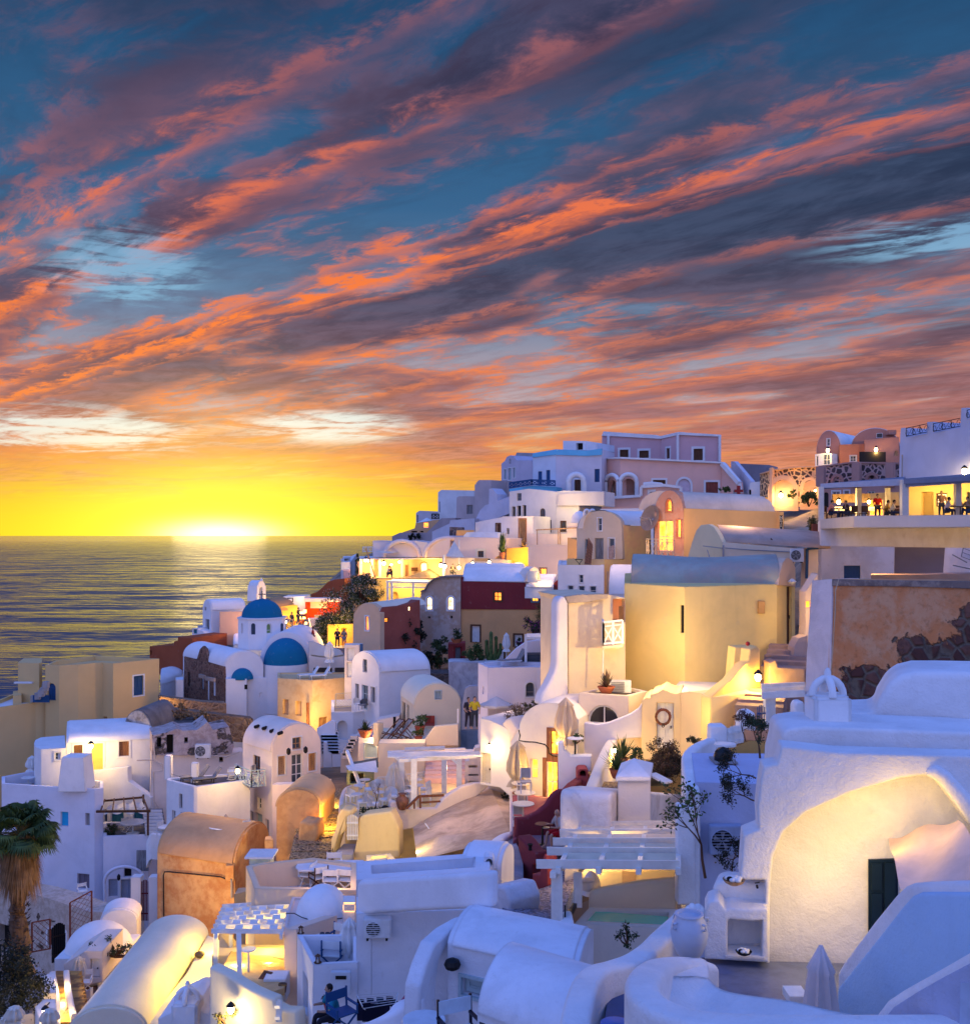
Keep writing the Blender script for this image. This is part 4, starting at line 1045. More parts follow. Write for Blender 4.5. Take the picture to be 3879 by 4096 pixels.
for x,y,l in((1266,960,'square white post at the left corner of the lounger roof'),(1465,1020,'square white post at the front corner of the lounger roof')):
    bm=NB();p=Q(x,y,62 if x>1300 else 64);box(bm,p+VV((0,0,.65)),.42,.42,1.5);bmesh.ops.bevel(bm,geom=bm.edges[:],offset=.04,segments=2,affect='EDGES');single('roof_post',bm,WHITE,l,'post',group='square white posts on the lounger roof')
bm=NB();tube(bm,[Q(1266,925,64),Q(1360,950,63.4),Q(1465,975,62),],.02,5);tube(bm,[Q(1465,985,62),Q(1620,1005,62),Q(1770,970,62.5)],.02,5);single('rope',bm,CLOTHD,'thin rope strung between the posts of the lounger roof','rope')
for x,y,l in((1470,985,'grey sun lounger on the left of the white house roof'),(1560,1000,'grey sun lounger on the right of the white house roof')):lounger(G(x,y,zr),R(-62),l,FGREY,IRON,'grey sun loungers on the roof',.9)
chair(G(1742,965,zr),R(-90),'white director chair on the lounger roof beside the balcony')
parasol_open(Q(1697,1370,57),px(140,57),px(95,57),'small tan parasol half open in front of the lounger house',CLOTHD,px(110,57))
table(Q(1680,1400,55),.8,.6,'white table under the small tan parasol',FWHITE)
chair(Q(1860,1420,55),.5,'white planter chair right of the small tan parasol',kind='chair',fab=METALW)
wall_lamp(1785,907,59.5,170,'glowing bulb at the corner of the small balcony',(1,.6,.15),.12,off=.05)
A1()
SPK=peel((.60,.49,.40),(.46,.36,.28),(.10,.06,.04),(.22,.14,.10),1.6,.60)
T=Thing('old_cave_house','old cave house with speckled stone wall and two small arched doors','house')
block(T,'wall',(-60,60,640,56),[(-60,700),(100,870),(265,905),(450,960),(640,1030),(800,1040),(800,1200),(700,1330),(430,1500),(-60,1500)],1.5,SPK,[('d',362,1158,410,1290,dict(arch=1,col=FBROWN,trim=.12)),('d',430,1170,500,1300,dict(arch=.5,col=DARK,trim=.12)),('o',-20,1130,95,1325)])
T=Thing('ramp_wall','sloping white parapet of the ramp leading down to the arched doorway','wall')
ribbon(T,'parapet',[(255,905,62),(380,885,62),(560,935,60),(720,985,58.5),(840,1020,57.5),(895,1010,57.5)],.5,2.6,WHITE)
T=Thing('old_flat_roof','rough grey earth roof beside the sloping white parapet','roof')
slab(T,'roof',[(265,912,59.5),(640,1035),(800,1050),(840,1025),(700,975),(560,935),(380,895)],.4,PL((.25,.22,.20),.4,.8))
lattice(Q(528,1240,54),Q(690,1150,54.5),1.9,'brown diagonal lattice screen on the slope under the white parapet',wood((.30,.07,.03)),.30,group='brown lattice screens')
lattice(Q(242,1340,52),Q(378,1315,52),1.5,'brown diagonal lattice screen beside the palm trunk',wood((.30,.07,.03)),.30,group='brown lattice screens')
gate(Q(390,1420,51),Q(490,1390,52),1.7,'black iron gate between the palm and the rubble steps',IRON,7,name='iron_gate')
railing(Thing('iron_railing','dark iron railing left of the palm trunk','railing'),Q(-40,1430,50),Q(80,1450,50),1.0,IRON,3,'v')
gate(Q(1050,1100,57),Q(1132,1100,57),2.0,'dark red picket gate between white gate posts',plain((.12,.015,.02),.6),7)
for x,l in((1025,'left white gate post of the dark red gate'),(1158,'right white gate post of the dark red gate')):
    bm=NB();box(bm,Q(x,1100,57)+VV((0,.2,.8)),.55,.6,3.2);single('gate_post',bm,WHITE,l,'gate post')
chair(Q(620,935,62.0),.5,'white garden chair by the wall of the blue lit house',kind='director')
T=Thing('white_cistern','rounded white cistern with an open meter niche above the yellow vault','cistern')
barrel(T,(760,1110,50),(1030,1100),(1060,1010),.55,3.4,WHITE,[('o',790,1145,822,1220)],cfrom='B')
T=Thing('white_mound','smooth white rounded mound left of the cistern','wall')
bm=NB();dome(bm,Q(745,1330,48),1.5,1.35,24,8);box(bm,Q(745,1365,48),2.9,2.9,.9);TP('wall',bm,WHITE,smooth=50)
bush(Q(860,1370,45),1.2,.6,.4,1600,.045,G2,'low green shrubs beside the white cistern')
T=Thing('white_house','small white house front with pale door and folded parasol at bottom left','house')
block(T,'wall',(480,44,780,44),[(480,1430),(640,1330),(770,1330),(770,1560),(680,1580),(500,1620)],2.5,WARM,[('d',680,1390,750,1530,dict(col=FWHITE))])
slab(T,'terrace',[(500,1640,43.5),(680,1760),(790,1650),(770,1550),(620,1560),(520,1590)],3,WHITE,par=.1,pmat=plain((.20,.10,.07),.7))
ribbon(T,'parapet',[(525,1605,43),(545,1690,42.2),(690,1600,42)],.22,1.8,WHITE)
parasol_closed(Q(597,1650,43.2),px(280,43),'folded cream parasol in front of the pale door at bottom left',CLOTH,.26)
chair(Q(640,1640,43),.2,'white director chair by the folded parasol at bottom left')
T=Thing('tiled_staircase','outdoor staircase of glossy brown and yellow tiles lit from the side','staircase')
bm=NB();n=11
for i in range(n):
    y=1860-i*31;x=490-i*4;p=Q(x,y,37+i*.42);box(bm,p+VV((0,.45,-.6)),1.05,.95,1.2)
ST=_mat('stair_tiles');mm,NN,bb=ST;oo=obc(NN);bk=NN.new('ShaderNodeTexBrick');NN.put(bk.inputs['Vector'],oo);bk.inputs['Scale'].default_value=1.6;bk.offset=.5;bk.inputs['Mortar Size'].default_value=.0;bk.inputs['Brick Width'].default_value=.42;bk.inputs['Row Height'].default_value=.32
NN.put(bk.inputs['Color1'],(.50,.30,.08));NN.put(bk.inputs['Color2'],(.10,.045,.02));NN.put(bb.inputs['Base Color'],bk.outputs[0]);bb.inputs['Roughness'].default_value=.3
TP('tread',bm,mm)
for l in([(395,1480,41.5),(420,1620,39.5),(432,1760,38),(430,1900,36)],[(500,1470,41.5),(515,1600,39.5),(540,1740,38),(560,1800,37)]):ribbon(T,'side_wall',l,.22,1.7,WHITE)
lamp(Q(470,1560,39.5),60,(1,.62,.2));lamp(Q(470,1740,37.2),50,(1,.62,.2))
T=Thing('white_house','white block with blue shadowed parapet left of the tiled staircase','house')
slab(T,'wall',[(315,1510,40),(400,1490),(420,1480),(425,1640),(330,1650)],5,WHITE)
slab(T,'wall',[(265,1750,36),(330,1690),(420,1690),(425,1830),(300,1840)],5,WHITE,par=.1)
wall_lamp(342,1785,34.6,90,'small star bright lamp at the foot of the tiled stairs',(1,.62,.22),.09)
for x,y,l in((110,1780,'left'),(60,1850,'left front'),(375,1800,'right')):parasol_closed(Q(x,y+150,33),px(190,33),f'lit folded parasol at the very bottom left, {l} of the row',CLOTH,.26)
T=Thing('grey_path_wall','curved grey topped wall beside the palm','wall')
ribbon(T,'parapet',[(230,1410,45),(300,1500,43),(260,1640,40),(215,1800,36)],.4,1.6,GREY)
bush(Q(40,1850,37),1.9,1.5,1.3,9000,.07,GD,'dark ivy thicket under the palm at the bottom left corner',nc=60,stem=False)
def palm(p,h,crown,label,skirt=2.3):
    T=Thing('palm_tree',label,'palm tree',base=p)
    bm=NB();path=[p+VV((.10*math.sin(k*.7),0,h*k/14))for k in range(15)];tube(bm,path,[.36*(1-.35*k/14)+(.03 if k%2 else 0)+(.25 if k==0 else 0)for k in range(15)],16)
    for k in range(420):
        a=RU(0,6.28);z=RU(.3,h*.98);r=.24+.13*(1-z/h);q=p+VV((math.cos(a)*r,math.sin(a)*r,z));d=VV((math.cos(a),math.sin(a),.7));s=VV((-math.sin(a),math.cos(a),0))*.07
        face(bm,[q-s,q+d*.13,q+s])
    T.part('trunk',bm,wood((.16,.09,.05)))
    top=p+VV((0,0,h))
    bm=NB()
    for k in range(2600):
        a=RU(0,6.28);z=RU(-.8,.5);r=RU(.25,.85);L=RU(.5,skirt*.75)
        q=top+VV((math.cos(a)*r*.7,math.sin(a)*r*.7,z));e=q+VV((math.cos(a)*r*.45,math.sin(a)*r*.45,-L));s=VV((-math.sin(a),math.cos(a),0))*RU(.015,.05);face(bm,[q-s,q+s,e])
    T.part('dead_fronds',bm,leaf((.16,.08,.03),(.30,.17,.08),1.5))
    bm=NB();bs=bmesh.new()
    for k in range(70):
        a=RU(0,6.28);e=RU(-.40,1.35);L=crown*RU(.42,.62)
        d=VV((math.cos(a)*math.cos(e),math.sin(a)*math.cos(e),math.sin(e)));s0=top+VV((0,0,.5));hub=s0+d*L-VV((0,0,.12*L*math.cos(e)))
        tube(bs,[s0,s0+d*L*.5,hub],.022,4,False)
        side=d.cross(VV((0,0,1)));side=side.normalized()if side.length>.05 else VV((1,0,0));up=side.cross(d).normalized();nf=26;FL=crown*.40
        for j in range(nf):
            th=-1.9+3.8*j/(nf-1);dd=(d*math.cos(th)+side*math.sin(th)).normalized();tip=hub+dd*FL*RU(.8,1.08)-VV((0,0,FL*RU(.25,.5)));m=hub+dd*FL*.6+up*.04;w=side.cross(dd);w=(dd.cross(up)).normalized()*.045
            face(bm,[hub,m-w,m+w]);face(bm,[m-w,tip,m+w])
    T.part('fronds',bm,leaf((.025,.05,.015),(.07,.11,.03),1.2));T.part('frond_stems',bs,G3);return T
palm(Q(150,1480,41),4.9,1.75,'tall fan palm with a brown skirt of dead fronds at the left edge')
lattice
A1()
T=Thing('orange_vault_house','orange stained vaulted house with a looping black cable on its lit wall','house')
OV=PL((.68,.42,.19),.22,.3,.8,(.42,.14,.04),.6)
barrel(T,(2020,480,57),(1765,680),(1182,590),1.3,8,OV,rmat=PL((.56,.34,.17),.2,.3),cfrom='B',th=.10)
bm=NB();d0=48.4
tube(bm,[Q(x,y,54.15-(x-1182)*.0034)for x,y in[(1232,1120),(1230,900),(1228,760),(1236,735),(1262,733),(1450,750),(1660,772),(1700,790),(1725,805),(1738,785)]],.035,6);TP('cable',bm,IRON)
bm=NB();box(bm,Q(1727,742,52.35),.42,.2,.8);TP('meter_box',bm,OV)
bm=NB();tube(bm,[Q(1738,790,52.25),Q(1740,930,52.25)],.05,6);TP('pipe',bm,GREY)
lamp(Q(1500,1080,48.8),420,(1,.56,.12),.3);lamp(Q(1240,760,51.0),60,(1,.5,.12),.3)
T=Thing('cream_vault_house','long smooth cream barrel vault running down to the bottom left corner','house')
CV=PL((.80,.72,.55),.10,.18)
barrel(T,(1105,1215,41),(1560,1200),(1090,1935,33.1),.78,4,CV,cfrom='B',n=20)
slab(T,'side_roof',[(1560,1210,40.8),(1680,1260),(1640,1400),(1530,1680),(1430,1900),(1090,1870),(1400,1500)],3.5,CV)
slab(T,'parapet',[(1105,1215,40.9),(1070,1215),(500,1900),(640,1900),(1115,1235)],4,PL((.55,.48,.42),.15))
bm=NB();bm_=[]
for x,y,r in((1375,1625,.16),(1400,1608,.22),(1385,1640,.14),(1430,1612,.12),(1365,1635,.1),(1492,1690,.2),(1485,1700,.14),(1505,1362,.17)):
    b1=bmesh.new();bmesh.ops.create_icosphere(b1,subdivisions=2,radius=r)
    for v in b1.verts:v.co=VV((v.co.x*1.2,v.co.y,v.co.z*.7))*(1+.15*noise.noise(v.co*9));v.co+=Q(x,y,36.5+(1640-y)*.008)+VV((0,-.1,r*.5))
    single('dark_stone',b1,plain((.05,.035,.04),.5),None,None,smooth=60)['label']='dark rounded stone lying on the cream vault'
for o in[o for o in COL.objects if o.name.startswith('dark_stone')]:o['category']='stone';o['group']='dark stones on the cream vault'
lamp(Q(1590,1480,36),260,(1,.68,.06),.25);lamp(Q(1600,1250,39),120,(1,.62,.08),.3)
bell_chimney(Q(1410,1860,30.5),.95,'small white double arched chimney at the bottom edge left of the pergola')
T=Thing('white_parapet','white peaked parapet under the double arched chimney','wall')
block(T,'wall',(1190,30.5,1700,30.5),[(1190,1840),(1340,1770),(1400,1740),(1480,1740),(1530,1790),(1700,1860),(1800,1900),(1800,2050),(1190,2050)],2,WHITE)
Z2()
T=Thing('blue_domed_church','white church with one large blue dome on an octagonal drum and a dark stone front','church',base=Q(467,1340,88))
CW=PL((.82,.80,.80),.06,.2)
CHS=stone((.30,.18,.12),(.13,.06,.045),(.34,.17,.11),3.0,.07)
barrel(T,(190,1250,86),(478,1250),(-125,1168),1.25,9,CW,cfrom='A',n=16)
block(T,'stone_front',(-128,93.4,188,85.9),[(-118,1175),(-22,1195),(0,1120),(25,1095),(48,1118),(62,1215),(186,1250),(190,1600),(-118,1500)],.2,CHS,[('n',8,1320,30,1420,dict(dep=.12,col=FGREY)),('d',52,1345,72,1500,dict(col=FGREY)),('n',97,1360,118,1470,dict(dep=.12,col=FGREY)),('o',-93,1290,-75,1400,dict(dep=.12))],con=0)
bm=NB()
for x0,x1,y in((-2,40,1318),(45,112,1338)):
    a=Q(x0,y,91.3-(x0+125)*.0238-.3);b=Q(x1,y+12,91.3-(x1+125)*.0238-.3);bar(bm,a,b,.18,.3)
TP('lintel',bm,PL((.42,.33,.27),.2))
barrel(T,(452,1222,87.4),(838,1222),off(838,1222,87.4,0,7),2.55,8,CW,n=20)
barrel(T,(250,1085,95),(262,1030),(800,1060),.6,5,CW,cfrom='A')
bm=NB();c=Q(645,1226,87.3);dome(bm,c,1.84,2.15,30,12,math.pi,2*math.pi);TP('half_dome',bm,DOMEB,smooth=60,label='large blue half dome over the apse')
bm=NB();lathe(bm,c-VV((0,0,4)),[(1.92,0),(1.90,4.02),(.001,4.03)],36);TP('apse_wall',bm,CW,smooth=40)
bm=NB();c=Q(320,1342,86);dome(bm,c,.90,.90,24,10,math.pi,2*math.pi);TP('half_dome',bm,DOMEB,smooth=60,label='small blue half dome low on the left')
slab(T,'wall',[(195,1342,85.2),(352,1342),(357,1332),(583,1334),(583,1300),(195,1300)],9,CW,[('o',335,1385,357,1420),('o',448,1447,468,1480)],par=.12)
c=Q(467,882,90.5);n=8;r=2.06;zb=Q(467,1110,90.5).z
ps=[VV((c.x+math.cos(2*math.pi*(k+.5)/n)*r,c.y+math.sin(2*math.pi*(k+.5)/n)*r,c.z))for k in range(n)]
fs=prism_faces(ps,zb)
solid(T,'drum',fs,CW,[('w',384,925,416,1010,dict(arch=1,col=FBLUE)),('l',502,927,538,1003,dict(arch=1,col=FWHITE,pane=glass((.18,.30,.10)))),('w',606,925,622,995,dict(arch=1,col=FBLUE)),('n',312,925,322,1000,dict(arch=1,col=FWHITE))])
bm=NB();ps2=[VV((c.x+(p.x-c.x)*1.05,c.y+(p.y-c.y)*1.05,0))for p in ps]
a=[bm.verts.new(VV((p.x,p.y,c.z-.04)))for p in ps2];b=[bm.verts.new(VV((p.x,p.y,c.z+.08)))for p in ps2]
for i in range(n):bm.faces.new((a[i],a[(i+1)%n],b[(i+1)%n],b[i]))
bm.faces.new(a);bm.faces.new(b);TP('cornice',bm,CW)
bm=NB();dome(bm,c+VV((0,0,.08)),1.74,1.55,40,14);TP('dome',bm,DOMEB,smooth=60,label='large round blue dome')
bm=NB();t=c+VV((0,0,1.60));bar(bm,t,t+VV((0,0,.66)),.09);bar(bm,t+VV((-.24,0,.42)),t+VV((.24,0,.42)),.09)
lathe(bm,t,[(.09,0),(.09,.05),(.03,.12)],8)
for q in((-.24,.42),(.24,.42),(0,.66)):bmesh.ops.create_icosphere(bm,subdivisions=1,radius=.075,matrix=Matrix.Translation(t+VV((q[0],0,q[1]))))
TP('cross',bm,FGREY)
T=Thing('bell_tower','slim white bell tower with open arches rising behind the blue dome','bell tower')
block(T,'wall',(428,97.5,495,99),[(425,760),(430,640),(438,640),(440,620),(448,612),(462,602),(478,612),(485,625),(488,640),(495,645),(495,760)],1.0,CW,[('n',447,650,472,740,dict(arch=1,dep=.9,col=FGREY))],con=0)
bm=NB();tube(bm,[Q(463,606,98),Q(463,595,98),Q(463,585,98)],[.16,.1,.03],8);TP('finial',bm,CW)
T=Thing('white_vault_house','white vaulted house with a peach lit rear wall left of the blue dome','house')
barrel(T,(22,822,101),off(84,822,99.6,0,0),off(345,822,101.5,0,0),1.0,9,CW,[('w',36,803,48,828,dict(col=FGREY)),('s',42,895,72,985,dict(col=FGREY))],cfrom='B')
WP=PL((.80,.50,.32),.05)
block(T,'side_wall',(148,99.0,340,99.4),[(148,838),(335,838),(340,1090),(148,1090)],.4,WP,con=0)
lamp(Q(300,900,97.6),45,(1,.5,.25),.5)
Z1()
T=Thing('white_terrace_house','small white terrace with a curved buttress and a green shuttered opening left of the church','house')
block(T,'wall',(1440,99,1570,98.5),[(1440,1110),(1445,965),(1485,962),(1490,975),(1520,985),(1540,1010),(1568,1015),(1568,1110)],2,CW,[('n',1455,1042,1482,1110,dict(arch=1,col=FGREY)),('s',1452,970,1480,1003,dict(col=TEAL))])
railing(Thing('iron_railing','thin dark iron railing between the small terrace and the peach wall','railing'),Q(1565,1078,98),Q(1645,1078,98),px(45,98),IRON,3,'v',w=.05)
slab(Thing('grey_tower_block','grey shadowed block behind the small green shuttered terrace','house'),'wall',[(1485,965,102),(1540,962),(1540,940),(1485,940)],5,GREY)
Z2()
T=Thing('brown_dome_house','brown vaulted roof glowing yellow on its right side behind the blue dome','house')
bm=NB();dome(bm,Q(600,822,101),px(115,101),px(95,101),28,10);TP('roof',bm,PL((.48,.28,.14),.15),smooth=60)
block(T,'wall',(610,99.6,740,100.4),[(610,800),(700,785),(735,790),(735,1000),(620,1010)],2,PL((.80,.52,.10),.1),con=0)
lamp(Q(735,860,98.2),150,(1,.55,.08),.3);lamp(Q(790,900,99.5),120,(1,.5,.1),.2);lamp(Q(700,940,97.5),90,(1,.5,.12),.3)
T=Thing('white_shop','white shop front with a small framed picture behind the brown vault','shop')
block(T,'wall',(620,104,795,104),[(625,725),(790,722),(790,860),(625,860)],3,WHITE)
bm=NB();f0=Q(679,750,103.9);box(bm,f0,.55,.05,.42);TP('picture_frame',bm,IRON);bm=NB();box(bm,f0-VV((0,.04,0)),.38,.03,.26);TP('picture',bm,WHITE)
lamp(Q(740,745,103),40,(1,.75,.4),.3)
T=Thing('red_restaurant','red fronted restaurant with a white roof slab and pale screen','restaurant')
block(T,'wall',(800,103,1060,104),[(800,750),(1060,750),(1060,895),(800,895)],3,PL((.62,.08,.015),.1))
slab(T,'roof',[(783,738,102),(1065,738),(1065,731),(783,731)],.35,WHITE)
bm=NB();box(bm,Q(891,783,102.4),px(124,102),.08,px(58,102));TP('screen',bm,plain((.80,.60,.42),.6))
bm=NB();box(bm,Q(885,878,102.2),px(50,102),.3,px(32,102));TP('counter',bm,FGREY)
lamp(Q(930,862,101.3),130,(1,.42,.1),.25);lamp(Q(1010,800,101.8),90,(1,.42,.1),.25)
T=Thing('white_balcony_wall','white stepped balcony wall under the red restaurant','wall')
block(T,'wall',(815,99,960,99.5),[(820,890),(950,890),(950,1075),(905,1090),(840,1090),(830,930)],1,PL((.50,.48,.62),.1),[('o',845,945,858,1050)])
for i,(x,y,w_,h_)in enumerate(((788,835,24,26),(772,885,40,16),(795,925,22,20),(762,845,46,14),(800,965,26,30))):
    bm=NB();box(bm,Q(x,y,98.6),px(w_,98.6),.06,px(h_,98.6));single('lit_sign',bm,emit((1,.70,.25),2.5),('small glowing shop sign above the crowd by the blue dome, number %s from the top','')[0]%('first','third','fourth','second','lowest')[i],'sign',group='glowing shop signs in the lane')
for i,(x,y,ro,tp,l)in enumerate(((655,985,.3,(.05,.08,.3),'person in blue at the left of the crowded lane'),(690,955,-.6,(.03,.03,.04),'person in black on the crowded lane steps'),(705,1000,.2,(.6,.2,.05),'person in orange low in the crowded lane'),(738,920,1.2,(.03,.03,.03),'dark figure higher up in the crowded lane'),(765,990,-.3,(.5,.1,.03),'person in red beside the glowing shop'),(672,1010,.8,(.5,.3,.05),'person in yellow nearest the blue dome'))):
    person(Q(x,y+15,97),ro,l,'stand',tp,(.05,.05,.08),group='people in the crowded lane',h=1.6)
person(Q(848,1100,92),1.6,'person in a red shirt leaning on the church parapet','stand',(.45,.02,.02),(.04,.05,.10),group=None)
T=Thing('bench_wall','dark stone steps under the crowd in the lane','steps')
slab(T,'tread',[(640,1005,97),(830,1005),(830,985),(640,985)],3,GREY)
wall_lamp(643,915,95.5,140,'star bright white lamp at the right edge of the octagonal drum',(1,.75,.42),.11,off=.02)
T=Thing('maroon_curved_wall','dark brown curved wall sweeping down behind the flowering tree','wall')
block(T,'wall',(825,113,1090,112),[(832,735),(835,705),(880,690),(920,655),(960,615),(1010,597),(1085,588),(1085,740)],2,REDB)
t=bush(Q(1035,1090,97),px(150,97),2.3,px(200,97),5200,.11,G2,'large tree covered in white blossom in the middle of the village',cat='flowering tree',name='flowering_tree',flower=FLW,nc=60)
t=bush(Q(1210,790,97.5),px(125,97),2,px(115,97),4200,.11,G2,'upper crown of white blossom hanging over the terrace wall',cat='flowering tree',name='flowering_tree',flower=FLW,nc=44)
t=bush(Q(945,1080,96),px(65,96),1.4,px(110,96),2200,.11,G2,'white flowering shrub over the pale balcony wall',name='flowering_shrub',flower=FLW,nc=24)
bush(Q(1310,775,98),px(70,98),1,px(75,98),900,.09,G1,'loose green climber on the tan wall under the dining terrace',cat='climber',name='climber',flower=FLW)
T=Thing('lane_arcade','warmly lit lane arcade under the flowering tree','wall')
block(T,'wall',(960,94.8,1150,95.5),[(960,935),(1150,930),(1150,1110),(960,1110)],.4,PL((.80,.48,.10),.1),[('o',1060,960,1100,1090)],con=0)
lamp(Q(1090,950,94),170,(1,.55,.08),.2);lamp(Q(975,1040,93.8),70,(1,.55,.1),.2)
slab(Thing('lane_floor','small paved landing under the flowering tree','path'),'paving',[(940,1110,93),(1160,1110),(1160,1080),(940,1080)],2,GREY)
person(Q(1032,1108,92.6),.4,'person in dark clothes walking under the flowering tree','stand',(.04,.03,.03),(.04,.04,.06),h=1.72)
person(Q(1082,1108,92.6),-.3,'person in pale shorts standing under the flowering tree','stand',(.35,.25,.2),(.3,.3,.32),shorts=True,h=1.68)
T=Thing('cream_and_maroon_house','house with a cream curved front and a maroon side wall with small lit windows','house')
MR=PL((.36,.10,.07),.18)
block(T,'wall',(1145,88,1352,86),[(1145,1250),(1150,950),(1155,850),(1185,800),(1230,775),(1290,775),(1330,800),(1352,850),(1352,1250)],.5,PL((.70,.48,.30),.1),[('l',1242,873,1268,978,dict(grid=0,trim=.1,pane=LITO))],con=0)
block(T,'side_wall',(1352,86.1,1655,89.5),[(1352,1250),(1350,835),(1380,805),(1500,795),(1600,770),(1650,750),(1652,1140),(1640,1250)],3,MR,[('l',1385,885,1418,917,dict(pane=LITO,col=FBROWN)),('l',1563,800,1585,832,dict(pane=LITW,col=FBROWN))])
bm=NB();n=10
e1=[Q(x,y,d)for x,y,d in((1155,850,87.8),(1185,800,87.5),(1230,775,87.2),(1290,775,86.8),(1330,800,86.4),(1352,832,86.1))];
e2=[p+VV((3.6,4.5,.25))for p in e1]
v1=[bm.verts.new(p)for p in e1];v2=[bm.verts.new(p)for p in e2]
for i in range(5):bm.faces.new((v1[i],v1[i+1],v2[i+1],v2[i]))
TP('roof',bm,CREAM,smooth=60)
Z3()
T=Thing('tan_arched_house','tan weathered house front with a curved gable and two lit arched windows','house')
TN=PL((.50,.36,.26),.25,.3,.8,(.62,.58,.54),.55)
block(T,'wall',(150,93.5,455,93),[(148,1720),(148,1500),(152,1320),(158,1245),(180,1240),(205,1195),(250,1155),(300,1140),(455,1138),(455,1720)],5,TN,[('l',200,1292,240,1387,dict(arch=1,col=FBLUE,trim=.14,tcol=FWHITE,pane=LITW)),('l',358,1290,402,1387,dict(arch=1,trim=.14,tcol=FWHITE,pane=LITW)),('o',210,1437,228,1452),('o',378,1432,394,1452)])
block(T,'coping',(150,93.2,455,92.7),[(152,1250),(158,1240),(180,1235),(205,1190),(250,1150),(300,1133),(458,1130),(458,1142),(300,1146),(252,1162),(210,1200),(186,1246),(160,1254)],.6,PL((.25,.21,.19),.3),con=0)
T=Thing('maroon_and_ochre_house','long house with a maroon upper wall, ochre lower wall and white vaulted roof','house')
OC=PL((.68,.38,.16),.10)
block(T,'lower_wall',(455,93.2,1115,91.5),[(455,1378),(1115,1378),(1115,1760),(455,1760)],4,OC,[('d',538,1508,597,1630,dict(trim=.14,tcol=FBROWN)),('d',858,1575,915,1665,dict(trim=.14,tcol=FBROWN)),('s',738,1690,780,1775,dict(trim=.12,tcol=FBROWN))])
block(T,'upper_wall',(455,93.1,1182,91.3),[(455,1138),(470,1142),(470,1172),(935,1182),(945,1215),(1050,1248),(1120,1250),(1140,1200),(1182,1160),(1182,1350),(1115,1386),(455,1382)],4,MAR,[('l',705,1252,762,1320,dict(col=FBROWN,pane=LITO,trim=.1,tcol=FBROWN)),('l',988,1270,1036,1325,dict(col=TEAL,pane=LITY,trim=.08,tcol=TEAL))],con=0)
barrel(T,(470,1172,93.2),(520,1120,),(940,1180,92),1.35,1,WHITE,cfrom='A')
block(T,'roof_gable',(935,91.8,1060,92.5),[(935,1180),(950,1120),(975,1080),(1005,1063),(1035,1080),(1052,1130),(1055,1165),(1000,1175)],1.5,WARM,[('s',977,1112,1012,1160,dict(col=FWHITE)),('l',1015,1115,1038,1160,dict(pane=LITY))],con=0)
barrel(T,(935,1215,91.9),(1000,1175),(1150,1250,91.0),.9,1,WHITE,cfrom='A')
bm=NB();box(bm,Q(993,1138,91.2),.9,.3,1.0);TP('air_conditioner',bm,METALW)
lamp(Q(1060,1130,91.0),90,(1,.62,.15),.2)
bush(Q(60,1660,90),px(130,90),2.2,px(105,90),4200,.12,GD,'dark green shrub in front of the dark archway',nc=44)
T=Thing('archway','dark archway in a peeling white wall left of the tan house','wall')
block(T,'wall',(-10,92,150,92.5),[(-10,1440),(150,1420),(150,1720),(-10,1720)],1,WHITED,[('o',20,1510,146,1700,dict(arch=1))])
bush(Q(300,1830,88),px(62,88),.9,px(140,88),1300,.13,G2,'tall thin leaved shrub in front of the tan house',nc=20)
bush(Q(200,1830,88.5),px(70,88),.9,px(70,88),1500,.12,GD,'dark low shrub at the foot of the tan house',nc=20)
bush(Q(555,1790,87),px(90,88),.9,px(70,88),1600,.10,G1,'green shrub in front of the ochre wall left of the cactus',nc=20,flower=None)
bush(Q(1000,1570,89),px(85,89),.9,px(65,89),900,.10,G2,'magenta bougainvillea over the white terrace pergola',cat='bougainvillea',name='bougainvillea',flower=FLM,nc=20)
bush(Q(885,1680,89.5),px(28,89),.4,px(45,89),300,.10,G2,'small magenta bougainvillea beside the white door',cat='bougainvillea',name='bougainvillea',flower=FLM,nc=8)
T=Thing('cactus','tall branched cactus in front of the ochre wall','cactus')
bm=NB();b=Q(682,1780,87)
for dx,h_ in((0,2.6),(-.35,1.9),(.4,2.2),(.75,1.6)):tube(bm,[b+VV((dx*.4,0,0)),b+VV((dx,0,.8)),b+VV((dx*1.05,0,h_*.95)),b+VV((dx*1.05,0,h_))],[.16,.17,.15,.03],8)
TP('stem',bm,G1,smooth=60)
for k,(x,y,l)in enumerate(((1050,1500,'tall yucca in front of the maroon wall, left one'),(1140,1470,'tall yucca in front of the maroon wall, right one'),(1165,1380,'highest yucca at the corner of the maroon wall'))):
    T=Thing('yucca',l,'yucca',base=Q(x,y,90));bm=NB();tube(bm,[Q(x+14,y+60,90),Q(x+6,y+20,90),Q(x,y-80,90)],[.12,.1,.08],6);T.part('trunk',bm,FBROWN)
    bm=NB();c=Q(x,y-90,90)
    for _ in range(130):
        d=rv().normalized();d.z=abs(d.z)*.9-.25;s=d.cross(VV((0,0,1))).normalized()*.04;q=c+VV((0,0,RU(-.6,.5)));face(bm,[q-s,q+d*1.2,q+s])
    T.part('foliage',bm,G1)
T=Thing('red_gate_niche','small dark red doorway block with a grey door in the garden','wall')
slab(T,'wall',[(360,1648,88),(490,1635),(490,1620),(362,1630)],4.5,PL((.30,.05,.05),.15),[('d',412,1668,460,1770,dict(col=FGREY,trim=.12,tcol=PL((.25,.03,.03),.15)))])
potplant(Q(425,1635,87.9),.5,'red flower bowl on top of the dark red doorway block',G2,TERRA,.35,.5)
T=Thing('garden_wall','peeling white retaining wall below the garden of the ochre house','wall')
slab(T,'wall',[(362,1775,86),(500,1785),(620,1790),(900,1790),(900,1760),(362,1750)],7,WHITED)
Z2()
